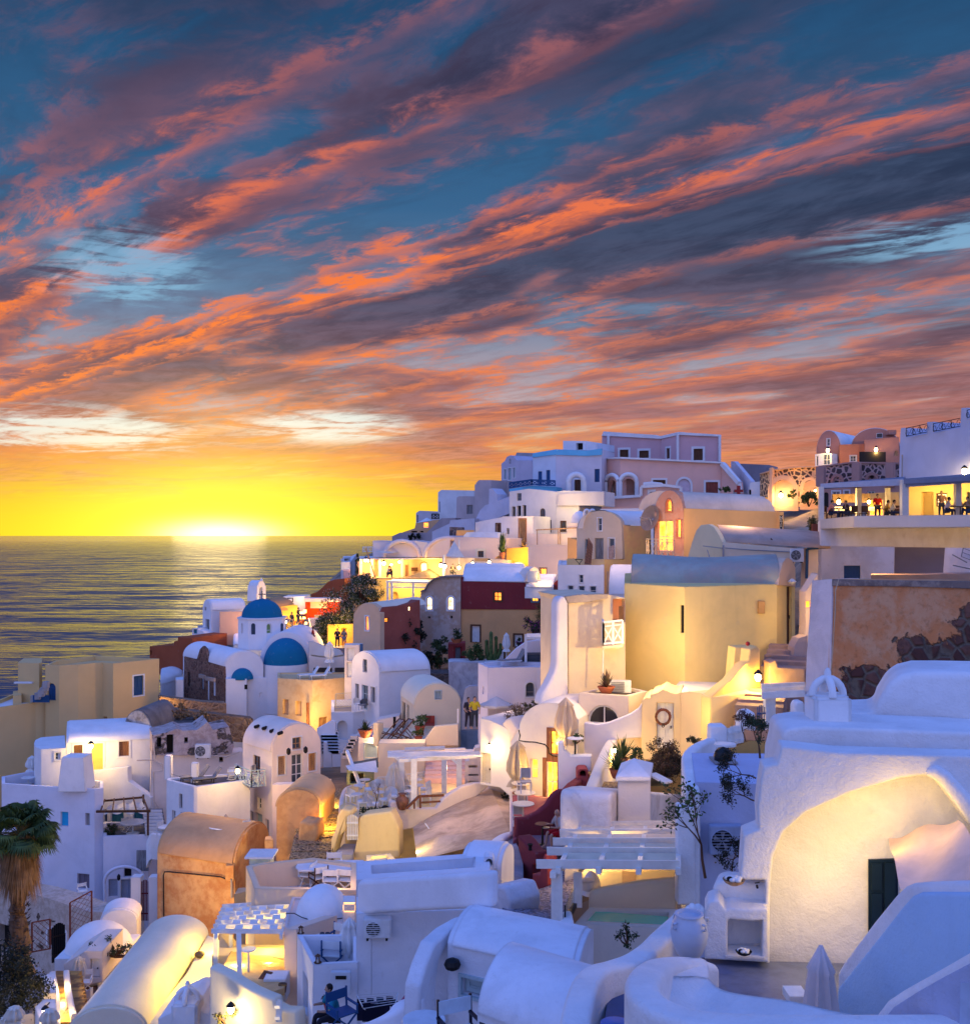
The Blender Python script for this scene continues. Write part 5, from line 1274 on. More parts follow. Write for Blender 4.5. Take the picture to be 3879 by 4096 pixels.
slab(Thing('dark_garden_wall','dark stone garden wall right of the white two storey house','wall'),'wall',[(1655,1300,84),(1880,1305),(1880,1270),(1655,1275)],7,stone((.12,.10,.09),(.06,.05,.045),(.14,.11,.09),2.5,.08))
Z3();parasol_closed(Q(797,1800,86.5),px(238,86.5),'slim folded white parasol in front of the ochre wall',CLOTHW,.28,low=.42)
Z2()
T=Thing('vaulted_restaurant','pale pink lit restaurant with vaulted roofs over an open dining terrace','restaurant')
PKW=PL((.80,.66,.60),.08)
block(T,'roof',(1295,116,2220,114),[(1297,430),(1297,305),(1420,310),(1450,330),(1500,305),(1600,305),(1700,318),(1760,330),(1800,290),(1876,285),(1876,430)],5,PKW)
bm=NB();tube(bm,[Q(x,y,115.2)for x,y in earc(1380,1650,430,308,12)],.25,8);tube(bm,[Q(x,y,115)for x,y in earc(1680,2050,430,285,12)],.25,8);TP('vault_edge',bm,PKW,smooth=60)
block(T,'back_wall',(1180,117.5,1990,117.5),[(1180,430),(1990,430),(1990,600),(1180,600)],.4,PL((.82,.60,.34),.08),[('o',1540,487,1565,578)])
slab(T,'awning',[(1195,437,114),(1350,437),(1990,432),(1990,415),(1195,422)],.15,WHITE)
slab(T,'terrace',[(1150,585,113),(1990,583),(1990,563),(1150,566)],3.5,PL((.70,.42,.20),.1))
bm=NB()
for x in(1205,1290,1520,1350):tube(bm,[Q(x,580,116.5),Q(x,435,116.5)],px(13,116),10)
TP('column',bm,PKW,smooth=50)
bm=NB();ring_=[(1660,475),(1700,475),(1705,550),(1655,550)]
a=[bm.verts.new(Q(x,y,117.0))for x,y in ring_];bm.faces.new(a);TP('mirror',bm,emit((1,.72,.30),2.5))  # mirror face emits a warm glow in place of reflected lamplight
bm=NB();tube(bm,[Q(x,y,116.9)for x,y in[(1658,552),(1655,485),(1665,470),(1682,462),(1700,470),(1708,485),(1706,552),(1658,552)]],.07,6);TP('mirror_frame',bm,WOODL)
bm=NB();box(bm,Q(1610,520,117.2),px(48,117),.06,px(28,117));TP('picture',bm,FBROWN)
for i,(x,y,w_)in enumerate(((1243,450,150),(1262,450,60),(1380,475,230),(1805,490,330),(1436,485,60),(1495,465,60),(1850,505,60))):
    wall_lamp(x,y,115.6,w_,('round globe lamp at the left end of the dining terrace','second round globe lamp at the left end of the dining terrace','bright lamp left of the two chandeliers','brightest lamp between mirror and post on the dining terrace','left brass chandelier of the dining terrace','right brass chandelier of the dining terrace','lantern by the post at the right of the dining terrace')[i],(1,.62,.16),.16 if i<4 else .10,off=.3)
for x,l in((1415,'person in white leaning over a table on the dining terrace'),(1432,'long haired person in dark top facing the person in white')):
    person(Q(x,585,114.6),1.3 if x<1420 else -1.3,l,'sit',(.6,.6,.6)if x<1420 else(.05,.03,.03),group='couple on the dining terrace')
T=Thing('sail_mast','leaning timber mast holding a pale triangular sail over the dining terrace','mast');bm=NB();bar(bm,Q(1315,580,113.5),Q(1245,365,113.5),.14);TP('pole',bm,WOODL)
bm=NB();face(bm,[Q(1290,382,113.5),Q(1410,385,115),Q(1535,388,116.5),Q(1400,400,113)]);TP('sail',bm,CLOTH)
bush(Q(1182,560,115),px(14,115),.4,px(85,115),800,.09,G2,'slim dark climber on the left column of the dining terrace',cat='climber',name='climber',nc=14)
T=Thing('white_annex','small stack of white rooms at the left end of the dining terrace','house')
slab(T,'wall',[(1058,465,118),(1130,465),(1180,400),(1120,430)],6,WHITE,)
slab(T,'wall',[(1072,430,120),(1130,428),(1130,420),(1075,422)],5,WHITE,[('o',1085,440,1120,456)])
slab(T,'wall',[(1075,530,114),(1130,530),(1130,505),(1075,505)],6,LPINK,[('o',1085,520,1095,540)])
railing(T,Q(1222,392,117.5),Q(1295,392,117.5),px(40,117),FWHITE,2,'v',w=.07)
T=Thing('lower_pergola','white lattice pergola glowing yellow under the dining terrace','pergola')
bm=NB()
for x in(1408,1440,1600):bar(bm,Q(x,770,108),Q(x,615,108),.22)
TP('post',bm,FWHITE)
bm=NB();bar(bm,Q(1395,612,108),Q(1760,620,108),.2);bar(bm,Q(1395,655,108),Q(1700,658,108),.12);bar(bm,Q(1440,600,111),Q(1780,605,111),.2)
TP('beam',bm,FWHITE)
bm=NB()
for k in range(30):x=1445+k*9;bar(bm,Q(x,622,108.1),Q(x+18,655,108.1),.03);bar(bm,Q(x+18,622,108),Q(x,655,108),.03)
TP('lattice',bm,FWHITE)
T=Thing('yellow_lower_terrace','yellow lit lower terrace wall behind the lattice pergola','wall')
block(T,'wall',(1260,111.5,1790,111.5),[(1260,590),(1790,590),(1790,700),(1650,790),(1260,800)],1,PL((.72,.45,.14),.12),[('n',1440,690,1485,755,dict(arch=1))])
bm=NB()
for y in(640,):box(bm,Q(1560,606,110.8),px(300,110),.1,.06)
TP('light_strip',bm,emit((1,.85,.35),6));lamp(Q(1520,640,109.5),260,(1,.75,.2),.5);lamp(Q(1640,660,109.5),160,(1,.75,.2),.5);lamp(Q(1340,700,109),60,(1,.6,.15),.3)
T=Thing('curved_terrace_wall','curved white terrace wall with cushions and shade sail right of the church','wall')
block(T,'wall',(830,86.5,1085,86.5),[(818,1060),(850,1065),(940,1100),(1010,1115),(1050,1130),(1085,1175),(1085,1330),(818,1330)],.4,WARM,con=0)
slab(T,'bench',[(845,1300,85),(1085,1300),(1085,1285),(845,1285)],.5,WHITE)
bm=NB()
for x,r in((890,0),(955,.1),(1048,.4)):box(bm,Q(x,1278,85.1),px(70,85),.25,px(38,85));
TP('cushion',bm,plain((.045,.035,.03),.9))
bm=NB();g=[[bm.verts.new(Q(835+245*i/8,1158+12*j/3+14*math.sin(math.pi*i/8),84.5+j*.5))for j in range(4)]for i in range(9)]
for i in range(8):
    for j in range(3):bm.faces.new((g[i][j],g[i+1][j],g[i+1][j+1],g[i][j+1]))
single('shade_sail',bm,CLOTH,'pale shade sail stretched over the dark cushions','shade sail')
T=Thing('yellow_lit_house','warm yellow lit block with small deep windows below the church terrace','house')
YL=PL((.78,.55,.28),.12,.3,.9,(.60,.34,.14),.5)
o,zt=slab(T,'wall',[(583,1336,81.5),(845,1354),(1130,1328),(1130,1290),(583,1295)],12,YL,[('n',622,1497,664,1610,dict(dep=.3)),('n',717,1510,761,1618,dict(dep=.3)),('d',893,1630,955,1725,dict(col=wood((.45,.25,.10))))],par=.1)
bm=NB();tube(bm,[Q(808,1520,79.8),Q(810,1740,79.8)],.10,8);TP('drain_pipe',bm,wood((.25,.08,.03)))
lamp(Q(800,1690,78.5),230,(1,.58,.14),.3);lamp(Q(930,1560,78),120,(1,.6,.2),.5);lamp(Q(1050,1420,77.5),70,(1,.62,.25),.5)
lounger(G(820,1338,zt),R(-65),'white sun lounger on the yellow block, left of the pair',FWHITE,FWHITE,'white loungers below the church',.95)
lounger(G(905,1342,zt),R(-65),'white sun lounger on the yellow block, right of the pair',FWHITE,FWHITE,'white loungers below the church',.95)
parasol_closed(Q(972,1300,83),px(235,83),'folded white parasol on the church side terrace',CLOTHW,.34,low=.35)
T=Thing('shuttered_stack','narrow cream stack with barred white shutters right of the cushions','wall')
slab(T,'wall',[(1085,1085,80),(1195,1088),(1222,1085),(1222,1075),(1090,1075)],8,WARM,[('s',1103,1112,1160,1205),('s',1103,1220,1160,1330)])
bm=NB();box(bm,Q(1212,1115,79.6),.22,.1,px(70,80));TP('hinge_post',bm,FBLUE)
lattice(Q(1018,1560,76),Q(1148,1550,76),px(105,76),'cream diagonal lattice panel left of the white two storey house',plain((.75,.62,.36),.6),.20)
T=Thing('white_two_storey_house','white two storey vaulted house with grey shutters in the centre left','house')
barrel(T,(1137,1250,76),(1345,1292),(1729,1270),1.25,9,WHITE,[('w',1222,1195,1253,1293,dict(col=FGREY)),('s',1165,1380,1193,1498,dict(col=FGREY)),('g',1215,1390,1260,1575,dict(col=PALEB)),('s',1285,1403,1318,1522,dict(col=FGREY,trim=.1,tcol=FWHITE)),('l',1520,1412,1548,1450,dict(pane=LITO))],cfrom='B')
slab(T,'terrace',[(985,1592,74),(1150,1592),(1345,1572),(1345,1490),(985,1500)],9,WHITE,par=.45,pmat=FLOORG,opens=[('n',1030,1655,1105,1800,dict(arch=1.3,dep=.5)),('o',1024,1783,1036,1820)])
chair(Q(1180,1575,74),.6,'white chair on the small terrace of the two storey house',kind='rattan',fab=CLOTHW)
chair(Q(1225,1580,73.7),-.6,'patterned chair on the small terrace of the two storey house',kind='rattan',fab=FGREY)
YLW=PL((.80,.62,.30),.10,.3,.9,(.66,.45,.20),.35)
A3()
T=Thing('balcony_vault_house','white vaulted house with tan shutters, white double door and a small corner balcony','house')
barrel(T,(355,765,62),(718,715),(135,695),1.5,11,WARM,[('w',505,655,572,745,dict(col=WOODL,trim=.08)),('s',397,795,455,938,dict(col=WOODL,trim=.06)),('g',500,780,585,1005,dict(col=FWHITE)),('s',625,773,683,908,dict(col=wood((.62,.33,.12)),trim=.06)),('g',212,793,265,925,dict(col=FBROWN)),('w',243,1110,273,1195),('s',190,1210,215,1308,dict(col=GREY)),('d',233,1228,280,1400,dict(col=PALEB)),('s',302,1270,330,1375,dict(col=GREY))],cfrom='A',n=18)
bm=NB()
for x,y,d in((252,570,64.2),(310,582,63.6),(367,602,63.0),(427,619,62.4)):p=Q(x,y,d);tube(bm,[p,p+VV((-.12,-.35,.0))],.11,8)
TP('roof_spout',bm,DARK)
bm=NB();box(bm,Q(645,987,61.6),1.0,.35,.7);TP('air_conditioner',bm,METALW)
for x,y,l in((478,762,'left'),(606,750,'right')):bm=NB();lathe(bm,Q(x,y,61.7+(.9 if l=='right' else 0)),[(.05,-.2),(.13,-.1),(.13,.12),(.03,.22)],8);TP('lantern',bm,IRON)
a,b,c=Q(78,985,62.6),Q(200,1035,60.8),Q(300,1022,61.6)
bm=NB();f=[bm.verts.new(p)for p in(a,b,c,Q(190,965,63.6))];bm.faces.new(f);bmesh.ops.solidify(bm,geom=bm.faces[:],thickness=.15);TP('balcony_floor',bm,PALEB)
railing(T,a,b,1.0,PALEB,3,'x');railing(T,b,c,1.0,PALEB,2,'x');
chair(Q(235,985,62.2),1.2,'chair with a blue cushion on the small corner balcony',kind='chair',fab=FGREY)
T=Thing('white_parapet','white parapet wall below the balcony house, right of the ochre vault','wall')
block(T,'wall',(355,59.5,770,58.5),[(355,1010),(560,1005),(730,1003),(742,985),(765,985),(770,1090),(760,1200),(725,1215),(700,1500),(355,1500)],.6,WARM)
wall_lamp(763,1088,58.2,190,'glowing lamp at the corner of the white parapet by the alley steps',(1,.58,.10),.09,off=.05)
T=Thing('ochre_vault','windowless ochre plastered vault with round end wall and a buttress','house')
OK_=PL((.66,.40,.18),.22,.35,.9,(.40,.20,.09),.5)
barrel(T,(388,1180,54),(712,1180),off(722,1180,54,.2,3.4),.92,8,OK_,rmat=PL((.62,.42,.22),.2,.3),n=18,th=.10)
blob(T,'buttress',(450,52.5,720,52.2),[(450,1580),(545,1440),(555,1290),(600,1285),(640,1300),(690,1290),(700,1400),(660,1480),(700,1560),(710,1700),(450,1700)],1.2,OK_,.25,4)
T=Thing('white_cube','small white cubic cap at the corner of the orange vault terrace','wall')
A4();slab(T,'wall',[(70,905,48),(160,880),(165,850),(100,855)],3,PL((.45,.36,.24),.2))
A3()
slab(Thing('tan_gate_block','small tan block between the orange vault and the ochre vault','wall'),'wall',[(300,1425,52),(365,1425),(345,1395),(305,1400)],3,OV if 'OV' in globals()else OK_)
lamp(Q(760,1250,54),170,(1,.56,.06),.05);lamp(Q(800,1120,57.5),80,(1,.6,.1),.05)
COB=cobble((.34,.26,.15),(.10,.075,.05),(.22,.17,.11),5,.14)
T=Thing('alley_steps','cobbled alley with shallow steps climbing between the ochre vault and the cafe terrace','path')
stairs(T,'tread',Q(735,1560,50),Q(790,1180,57.5),3.2,8,COB,h=1.2)
stairs(T,'upper_tread',Q(800,1180,57.8),Q(805,1040,62),1.9,7,COB,h=1.0)
stairs(T,'top_tread',Q(800,1040,62.5),Q(760,880,68),2.4,5,PL((.30,.20,.12),.4,.7),h=1.4)
T=Thing('stair_wall_house','white wall with stairs running up beside a pale blue lattice shutter','house')
block(T,'wall',(865,66.5,1310,66.5),[(865,1080),(868,790),(905,740),(985,640),(1075,590),(1150,525),(1310,492),(1310,760),(1150,760),(1150,1080)],1.2,WARM,[('o',1262,500,1282,595,dict(col=PALEB))])
slab(T,'ledge',[(1000,655,64),(1148,655),(1148,625),(1000,625)],6,WARM,[('s',1050,705,1133,812,dict(col=PALEB,trim=.08,tcol=PALEB))])
bm=NB()
for i in range(6):box(bm,Q(900+i*14,790-i*26,65.9),.45,.5,.35)
TP('steps',bm,WARM)
spiky(Q(1052,655,64.2),.65,.7,26,G2,'agave in a round terracotta bowl on the ledge above the lattice shutter',TERRA,potr=.42,poth=.5,w=.07)
T=Thing('white_stair_walls','white stair parapets with black stone treads left of the arched niche','stairs')
block(T,'parapet',(690,70,870,70),[(690,880),(690,590),(800,530),(830,540),(830,660),(760,700),(745,720),(730,880)],.3,WHITE)
block(T,'lower_parapet',(700,68,870,68),[(735,960),(740,690),(765,695),(770,760),(800,775),(805,890),(862,910),(862,1040),(735,1040)],.3,WHITE)
bm=NB()
for i in range(7):box(bm,Q(795-(i%2)*2-i*1,760-i*23,68.4+i*.35),1.1,.6,.22)
TP('tread',bm,plain((.05,.05,.06),.5));bm=NB()
for i in range(7):box(bm,Q(795-(i%2)*2-i*1,766-i*23,68.2+i*.35),1.15,.2,.26)
TP('riser',bm,WHITE)
T=Thing('cream_vault_house','cream vaulted house with one small pale blue gable window and brown side shutters','house')
CRV=PL((.80,.66,.44),.06,.15)
barrel(T,(1425,415,64),(1768,405),(1320,338),1.28,7,CRV,[('s',1577,308,1620,365,dict(col=PALEB,trim=.05,tcol=PALEB)),('d',1330,390,1352,570,dict(col=FBROWN)),('s',1365,412,1381,530,dict(col=FBROWN))],cfrom='A',n=20,rmat=PL((.82,.74,.56),.06,.15))
T=Thing('deck_terrace','cream walled terrace with two striped deck chairs below the cream vault','terrace')
o,zd=slab(T,'wall',[(1155,697,60),(1490,692),(1750,686),(1752,600),(1420,585),(1190,585)],9,CRV,pmat=plain((.62,.52,.42),.8))
blob(T,'parapet',(1480,60,1755,60),[(1480,700),(1510,655),(1550,600),(1575,572),(1750,555),(1752,720),(1480,720)],.35,CRV,.06)
blob(T,'side_parapet',(1148,60.0,1190,62.5),[(1150,720),(1150,545),(1188,542),(1190,690)],.3,CRV,.05)
bm=NB();bar(bm,Q(1748,600,60.5),Q(1748,442,60.5),.10);TP('post',bm,WHITE)
for i,(x,l)in enumerate(((1265,'left'),(1335,'right'))):
    p=G(x,675,zd);T2=Thing('deck_chair',f'blue and white striped deck chair, {l} one of the pair on the cream terrace','deck chair',base=p,group='striped deck chairs');M=Matrix.Rotation(R(-55),3,'Z');q=lambda a,b,c:p+M@VV((a,b,c))
    bm=NB()
    for s in(-.3,.3):bar(bm,q(s,-.75,.0),q(s,.55,1.15),.05);bar(bm,q(s*.9,.55,0),q(s*.9,-.55,.5),.05);bar(bm,q(s*.95,.75,0),q(s*.95,.1,.72),.04)
    bar(bm,q(-.3,.55,1.15),q(.3,.55,1.15),.05);bar(bm,q(-.3,-.6,.42),q(.3,-.6,.42),.05);T2.part('frame',bm,FBROWN)
    m=bpy.data.materials.new('striped_canvas');m.use_nodes=True;N=NT(m.node_tree);b=N.n['Principled BSDF'];setb(b,.9);wv=N.new('ShaderNodeTexWave');wv.inputs['Scale'].default_value=3.2;wv.inputs['Distortion'].default_value=0
    mp=N.new('ShaderNodeMapping');N.put(mp.inputs[0],obc(N));mp.inputs['Rotation'].default_value=(0,0,R(55));N.l.new(mp.outputs[0],wv.inputs['Vector']);N.put(b.inputs['Base Color'],N.mix(N.ss(wv.outputs['Fac'],.45,.55),(.75,.75,.72),(.03,.035,.09)))
    bm=NB();prof=[(-.6,.42),(-.4,.30),(-.1,.36),(.2,.68),(.53,1.13)];v=[[bm.verts.new(q(s,y,z))for s in(-.26,.26)]for y,z in prof]
    for k in range(4):bm.faces.new((v[k][0],v[k][1],v[k+1][1],v[k+1][0]))
    bmesh.ops.solidify(bm,geom=bm.faces[:],thickness=.01);T2.part('canvas',bm,m)
potplant(G(1462,638,zd),.42,'leafy plant in a square red pot beside the deck chairs',G1,plain((.50,.10,.04),.6),.55,.30)
potplant(G(1452,676,zd),.30,'low plant in a red pot at the front of the deck chair terrace',G1,plain((.50,.10,.04),.6),.2,.24)
bm=NB();p=G(1535,615,zd);box(bm,p+VV((0,0,.45)),.6,.5,.06);box(bm,p+VV((0,.25,.7)),.6,.05,.5);single('red_bench',bm,wood((.35,.05,.03)),'small red slatted bench behind the curved cream parapet','bench')
T=Thing('cafe_terrace','cafe terrace on a curved yellow lit retaining wall','terrace')
TILE=tiles((.60,.50,.44),(.42,.36,.32),1.4)
o,zc=slab(T,'wall',[(1015,1248,49),(1130,1225),(1245,1196),(1330,1205),(1610,1190),(1680,1110),(1876,1008),(2100,930),(2100,880),(1500,935),(1140,985),(960,1010),(890,1080),(862,1180),(905,1260)],3.2,YLW,pmat=TILE)
ribbon(T,'parapet',[(870,1190,50.5),(880,1100,52.5),(915,1030,54.5),(1010,1000,56),(1040,990,57)],.22,1.8,WARM)
blob(T,'front_parapet',(1240,48.8,1700,50),[(1240,1330),(1240,1140),(1290,1135),(1300,1195),(1590,1190),(1625,1135),(1680,1085),(1780,1025),(1876,1000),(2010,995),(1900,1090),(1760,1180),(1620,1300),(1300,1360)],.35,WARM,.06)
blob(T,'low_wall',(780,47.5,1330,47),[(795,1560),(795,1420),(830,1350),(840,1250),(880,1190),(950,1205),(955,1250),(918,1260),(910,1350),(860,1400),(820,1500),(840,1540),(960,1545),(990,1420),(1010,1260),(1040,1235),(1245,1210),(1305,1330),(1310,1560),(1230,1570),(1000,1600),(830,1580)],.9,YLW,.10,con=True)
gate(Q(915,1425,47.2),Q(1000,1425,47.2),px(170,47.2),'small white picket gate in the curved cafe wall',FWHITE,7)
slab(T,'landing',[(820,1535,46.8),(960,1535),(985,1455),(890,1455)],.3,GREY)
slab(Thing('lower_pool_deck','sunken grey deck with cream surround below the yellow cafe wall','deck'),'deck',[(1060,1590,44),(1290,1580),(1240,1525),(1060,1540)],2,PL((.78,.62,.36),.1),par=.12,pmat=GREY)
lamp(Q(1160,1560,42.8),190,(1,.72,.22),.05);lamp(Q(1400,1500,43),80,(1,.72,.25),.05)
cg='small round white cafe tables';cc='rattan chairs of the cafe terrace'
tl=[(1050,1075,'cafe table nearest the leaning mast'),(1008,1120,'cafe table left of the mast foot'),(990,1190,'cafe table just behind the picket gate'),(1157,1175,'cafe table behind the bonsai planter'),(1440,1075,'cafe table deep under the white pergola'),(1450,1120,'cafe table under the pergola near the wooden rail'),(1390,1165,'cafe table beside the terracotta jar')]
for x,y,l in tl:table(G(x,y,zc),px(44,50),.72,l,plain((.66,.62,.58),.5),None,group=cg)
cl=[(955,1120,2.2,'rattan chair left of the mast foot'),(1090,1075,-1.2,'rattan chair right of the table by the mast'),(950,1235,2.6,'rattan chair by the picket gate'),(1035,1170,-1.4,'rattan chair facing the table behind the gate'),(1110,1190,1.5,'rattan chair left of the bonsai table'),(1205,1155,-1.2,'rattan chair right of the bonsai table'),(1165,1050,3.0,'rattan chair with its back to the lattice'),(1370,1060,1.4,'rattan chair behind the parasol foot'),(1505,1075,-1.5,'rattan chair by the foot of the pink steps'),(1390,1120,1.2,'rattan chair left of the pergola table'),(1510,1125,-1.6,'rattan chair at the right of the pergola table'),(1250,1130,.3,'rattan chair beside the folded parasol')]
for x,y,r_,l in cl:chair(G(x,y+30,zc),r_,l,'rattan',cc)
parasol_closed(G(1270,1130,zc),px(285,51),'tall folded cream parasol left of the white pergola',CLOTH,.36,low=.14);parasol_closed(G(1310,1075,zc),px(250,53),'second folded parasol against the pergola post',CLOTH,.30,low=.14)
T=Thing('bonsai_planter','low planter with a bare twisted tree and dark stones on the cafe parapet','planter');b=Q(1130,1215,48.9)
bm=NB();
def twig(bm,p,d,L,r,n):
    q=p+d*L;tube(bm,[p,p.lerp(q,.5)+rv(L*.08),q],[r,r*.8,r*.6],5,False)
    if n>0:
        for _ in range(random.choice((2,3))):twig(bm,q,(d+rv(.7)+VV((0,0,.25))).normalized(),L*RU(.55,.8),r*.6,n-1)
twig(bm,b,VV((.1,0,1)),.55,.035,4);TP('stem',bm,FBROWN)
bm=NB();leaves(bm,lambda:b+VV((RU(-.7,.5),RU(-.2,.2),RU(0,.18))),300,.07);TP('foliage',bm,G2)
bm=NB();bmesh.ops.create_icosphere(bm,subdivisions=2,radius=.22,matrix=Matrix.Translation(b+VV((.45,0,.1))));TP('stone',bm,DARK)
def amphora(p,h,label,mat,neck=True,handles=True,name='amphora'):
    T=Thing(name,label,'jar',base=p)
    bm=NB();pr=[(.18,0),(.24,.05),(.36,.30),(.42,.52),(.38,.70),(.24,.80),(.17,.86),(.18,.92),(.26,.98),(.25,1.0),(.20,.97),(.14,.88),(.001,.86)]if neck else[(.26,0),(.32,.08),(.42,.35),(.45,.55),(.40,.78),(.33,.90),(.32,.95),(.35,.97),(.345,1.0),(.28,1.0),(.27,.93),(.001,.92)]
    lathe(bm,p,[(r*h,z*h)for r,z in pr],28);T.part('body',bm,mat,smooth=50)
    if handles:
        for a in(.3,2.2,-2.6,-.9):
            d=VV((math.cos(a),math.sin(a),0));bm=NB();tube(bm,[p+d*(.40*h)+VV((0,0,.84*h)),p+d*(.49*h)+VV((0,0,.83*h)),p+d*(.50*h)+VV((0,0,.74*h)),p+d*(.43*h)+VV((0,0,.70*h))],.03*h,8);T.part('handle',bm,mat,smooth=60)
    return T
amphora(G(1330,1198,zc+.3),px(122,49),'terracotta amphora on the cafe terrace edge beside the wooden rail',plain((.28,.12,.07),.55,var=.5),True,False)
T=Thing('wooden_handrail','dark brown wooden handrail at the head of the cafe terrace steps','handrail');bm=NB()
bar(bm,Q(1360,1190,48.6),Q(1455,1098,48.8),.10);bar(bm,Q(1455,1098,48.8),Q(1642,1090,49.2),.10);bar(bm,Q(1470,1145,48.8),Q(1615,1135,49.1),.08);bar(bm,Q(1465,1185,48.8),Q(1465,1095,48.8),.1);bar(bm,Q(1420,1190,48.7),Q(1420,1132,48.7),.08);TP('rail',bm,wood((.20,.07,.03)))
T=Thing('white_pergola','white timber pergola with long slats over the cafe terrace','pergola')
bm=NB()
for x,y0,y1,d in((1325,815,1090,52),(1418,812,1185,49),(1645,818,1078,53.5),(1757,808,1020,52)):bar(bm,Q(x,y1,d),Q(x,y0,d),.26);
for x,y0,d in((1757,808,52),):bar(bm,Q(x,y0+55,d),Q(x-55,y0+5,d),.12)
TP('post',bm,FWHITE)
bm=NB();bar(bm,Q(1305,828,49),Q(1880,795,50.5),.2,.16);bar(bm,Q(1240,770,55),Q(1800,745,56),.2,.16);TP('beam',bm,FWHITE)
bm=NB()
for k in range(6):bar(bm,Q(1222,762+k*8,56-k*1.3),Q(1890+8*k,748+k*9,56-k*1.3),.16,.05)
bar(bm,Q(1225,765,56),Q(1310,828,49),.1);TP('slat',bm,FWHITE)
bm=NB();tube(bm,[Q(1350,752,55),Q(1650,738,55)],.14,10);TP('rolled_blind',bm,CLOTH)
T=Thing('sail_mast','leaning white mast holding a white triangular sail over the cafe','mast');bm=NB();bar(bm,Q(1022,1040,53),Q(915,757,55),.15);TP('pole',bm,FWHITE)
bm=NB();n=10;c00,c10,c11,c01=Q(905,868,54),Q(1132,828,57),Q(1145,918,54.5),Q(930,905,52.5);bm=patch(c00,c10,c11,c01,n,0)
for v in bm.verts:pass
TP('sail',bm,CLOTHW,smooth=60)
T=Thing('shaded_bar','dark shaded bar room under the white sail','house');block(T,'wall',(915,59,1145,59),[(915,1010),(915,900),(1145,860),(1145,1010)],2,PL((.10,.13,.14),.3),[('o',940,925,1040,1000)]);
T=Thing('white_block','white wall between the shaded bar and the pergola','wall');block(T,'wall',(1115,57.5,1520,57.5),[(1118,1020),(1120,920),(1150,915),(1150,700),(1500,700),(1500,1010)],1.2,CRV)
lattice(Q(1145,1035,55.5),Q(1240,1030,55.5),px(80,55),'white diagonal lattice fence behind the cafe chairs, left panel',FWHITE,.17,group='white lattice fences of the cafe')
lattice(Q(1345,1030,55.5),Q(1500,1005,57),px(95,55),'white diagonal lattice fence behind the cafe chairs, right panel',FWHITE,.17,group='white lattice fences of the cafe')
T=Thing('pink_steps','broad peach coloured steps between the pergola posts','steps')
PST=PL((.82,.55,.44),.06)
bm=NB()
for i in range(6):box(bm,Q(1655,1000-i*34,56+i*.7),px(310,56),1.0,.75)
TP('tread',bm,PST);bm=NB()
for i in range(5):box(bm,Q(1655,968-i*34,55.9+i*.7),px(280,56),.75,.06)
TP('step_inlay',bm,plain((.22,.16,.18),.6))
lamp(Q(1700,880,54),60,(1,.55,.3),.05)
A5()
T=Thing('white_step_wall','white stepped wall with dark slots right of the peach steps','steps')
block(T,'wall',(298,54,415,54),[(298,1010),(300,835),(330,830),(350,790),(375,735),(412,730),(415,1010)],.8,WARM,[('n',328,866,392,884),('n',328,932,398,946),('n',328,984,402,996)])
T=Thing('bare_slope','bare pale earth slope dropping from the cafe terrace','slope');
EARTH=PL((.68,.50,.34),.35,.9,.7,(.34,.22,.14),.5)
bm=patch(Q(-90,1330,48.5),Q(470,985,53),Q(655,1400,42),Q(-60,1580,41.5),34,.12,.5);o=TP('ground',bm,EARTH,smooth=80)
bm=patch(Q(470,985,53),Q(655,1130,49.5),Q(655,1420,41.5),Q(560,1300,44.5),12,.1,.5);TP('upper_ground',bm,EARTH,smooth=80)
blob(T,'lime_crust',(455,51.5,640,50),[(452,1110),(455,980),(500,925),(560,905),(645,930),(650,1080),(560,1090)],1.0,PL((.70,.60,.50),.3,.8),.4,4)
for x,y,l in((190,1270,'dry tuft on the middle of the bare slope'),(598,1110,'dry dark tuft high on the bare slope')):bush(Q(x,y,49.5),px(40,48),.3,px(16,48),260,.05,GD,l,nc=8,name='dry_tuft')
T=Thing('broom','long handled broom lying on the bare slope','broom');bm=NB();bar(bm,Q(0,1300,47),Q(55,1375,46.3),.03);TP('handle',bm,FWHITE);bm=NB();bar(bm,Q(50,1385,46.2),Q(75,1372,46.2),.10);TP('head',bm,DARK)
T=Thing('round_gable_house','white house with a round gable and brown framed lit door and window','house')
WG=PL((.82,.76,.68),.08,.2)
block(T,'wall',(640,47.2,1150,46),[(640,1140),(640,690),(705,590)]+[(705+(925-705)*(1-math.cos(math.pi/2*k/7)),600-(600-395)*math.sin(math.pi/2*k/7))for k in range(1,8)]+[(1010,400),(1080,440),(1148,520),(1150,900),(1000,900),(1000,1180),(640,1180)],5,WG,[('l',935,608,1022,790,dict(col=wood((.42,.18,.07)),trim=.14,tcol=wood((.30,.12,.06)),pane=LITY)),('l',795,820,843,965,dict(pane=LITY)),('l',908,838,992,1138,dict(trim=.16,tcol=wood((.30,.11,.06)),grid=1,pane=LITY)),('n',735,835,762,920,dict(dep=.05,col=FWHITE))],smooth=30)
lamp(Q(880,1040,45.2),45,(1,.62,.15),.05);lamp(Q(800,890,45.4),25,(1,.62,.15),.05);lamp(Q(980,700,45),20,(1,.6,.15),.05)
bm=NB();tube(bm,[Q(x,y,46.2)for x,y in((703,600),(712,640),(705,680),(760,688),(830,692),(900,710),(925,740),(930,775),(960,795),(990,798))],.03,5);TP('cable',bm,IRON)
T=Thing('white_lantern_house','tall white house front with a wall lantern above a weathered door','house')
block(T,'wall',(415,50,640,49),[(415,1010),(415,510),(470,520),(560,560),(640,600),(640,1100),(560,1030)],3,WG,[('d',420,775,492,1000,dict(col=plain((.55,.50,.40),.6)))])
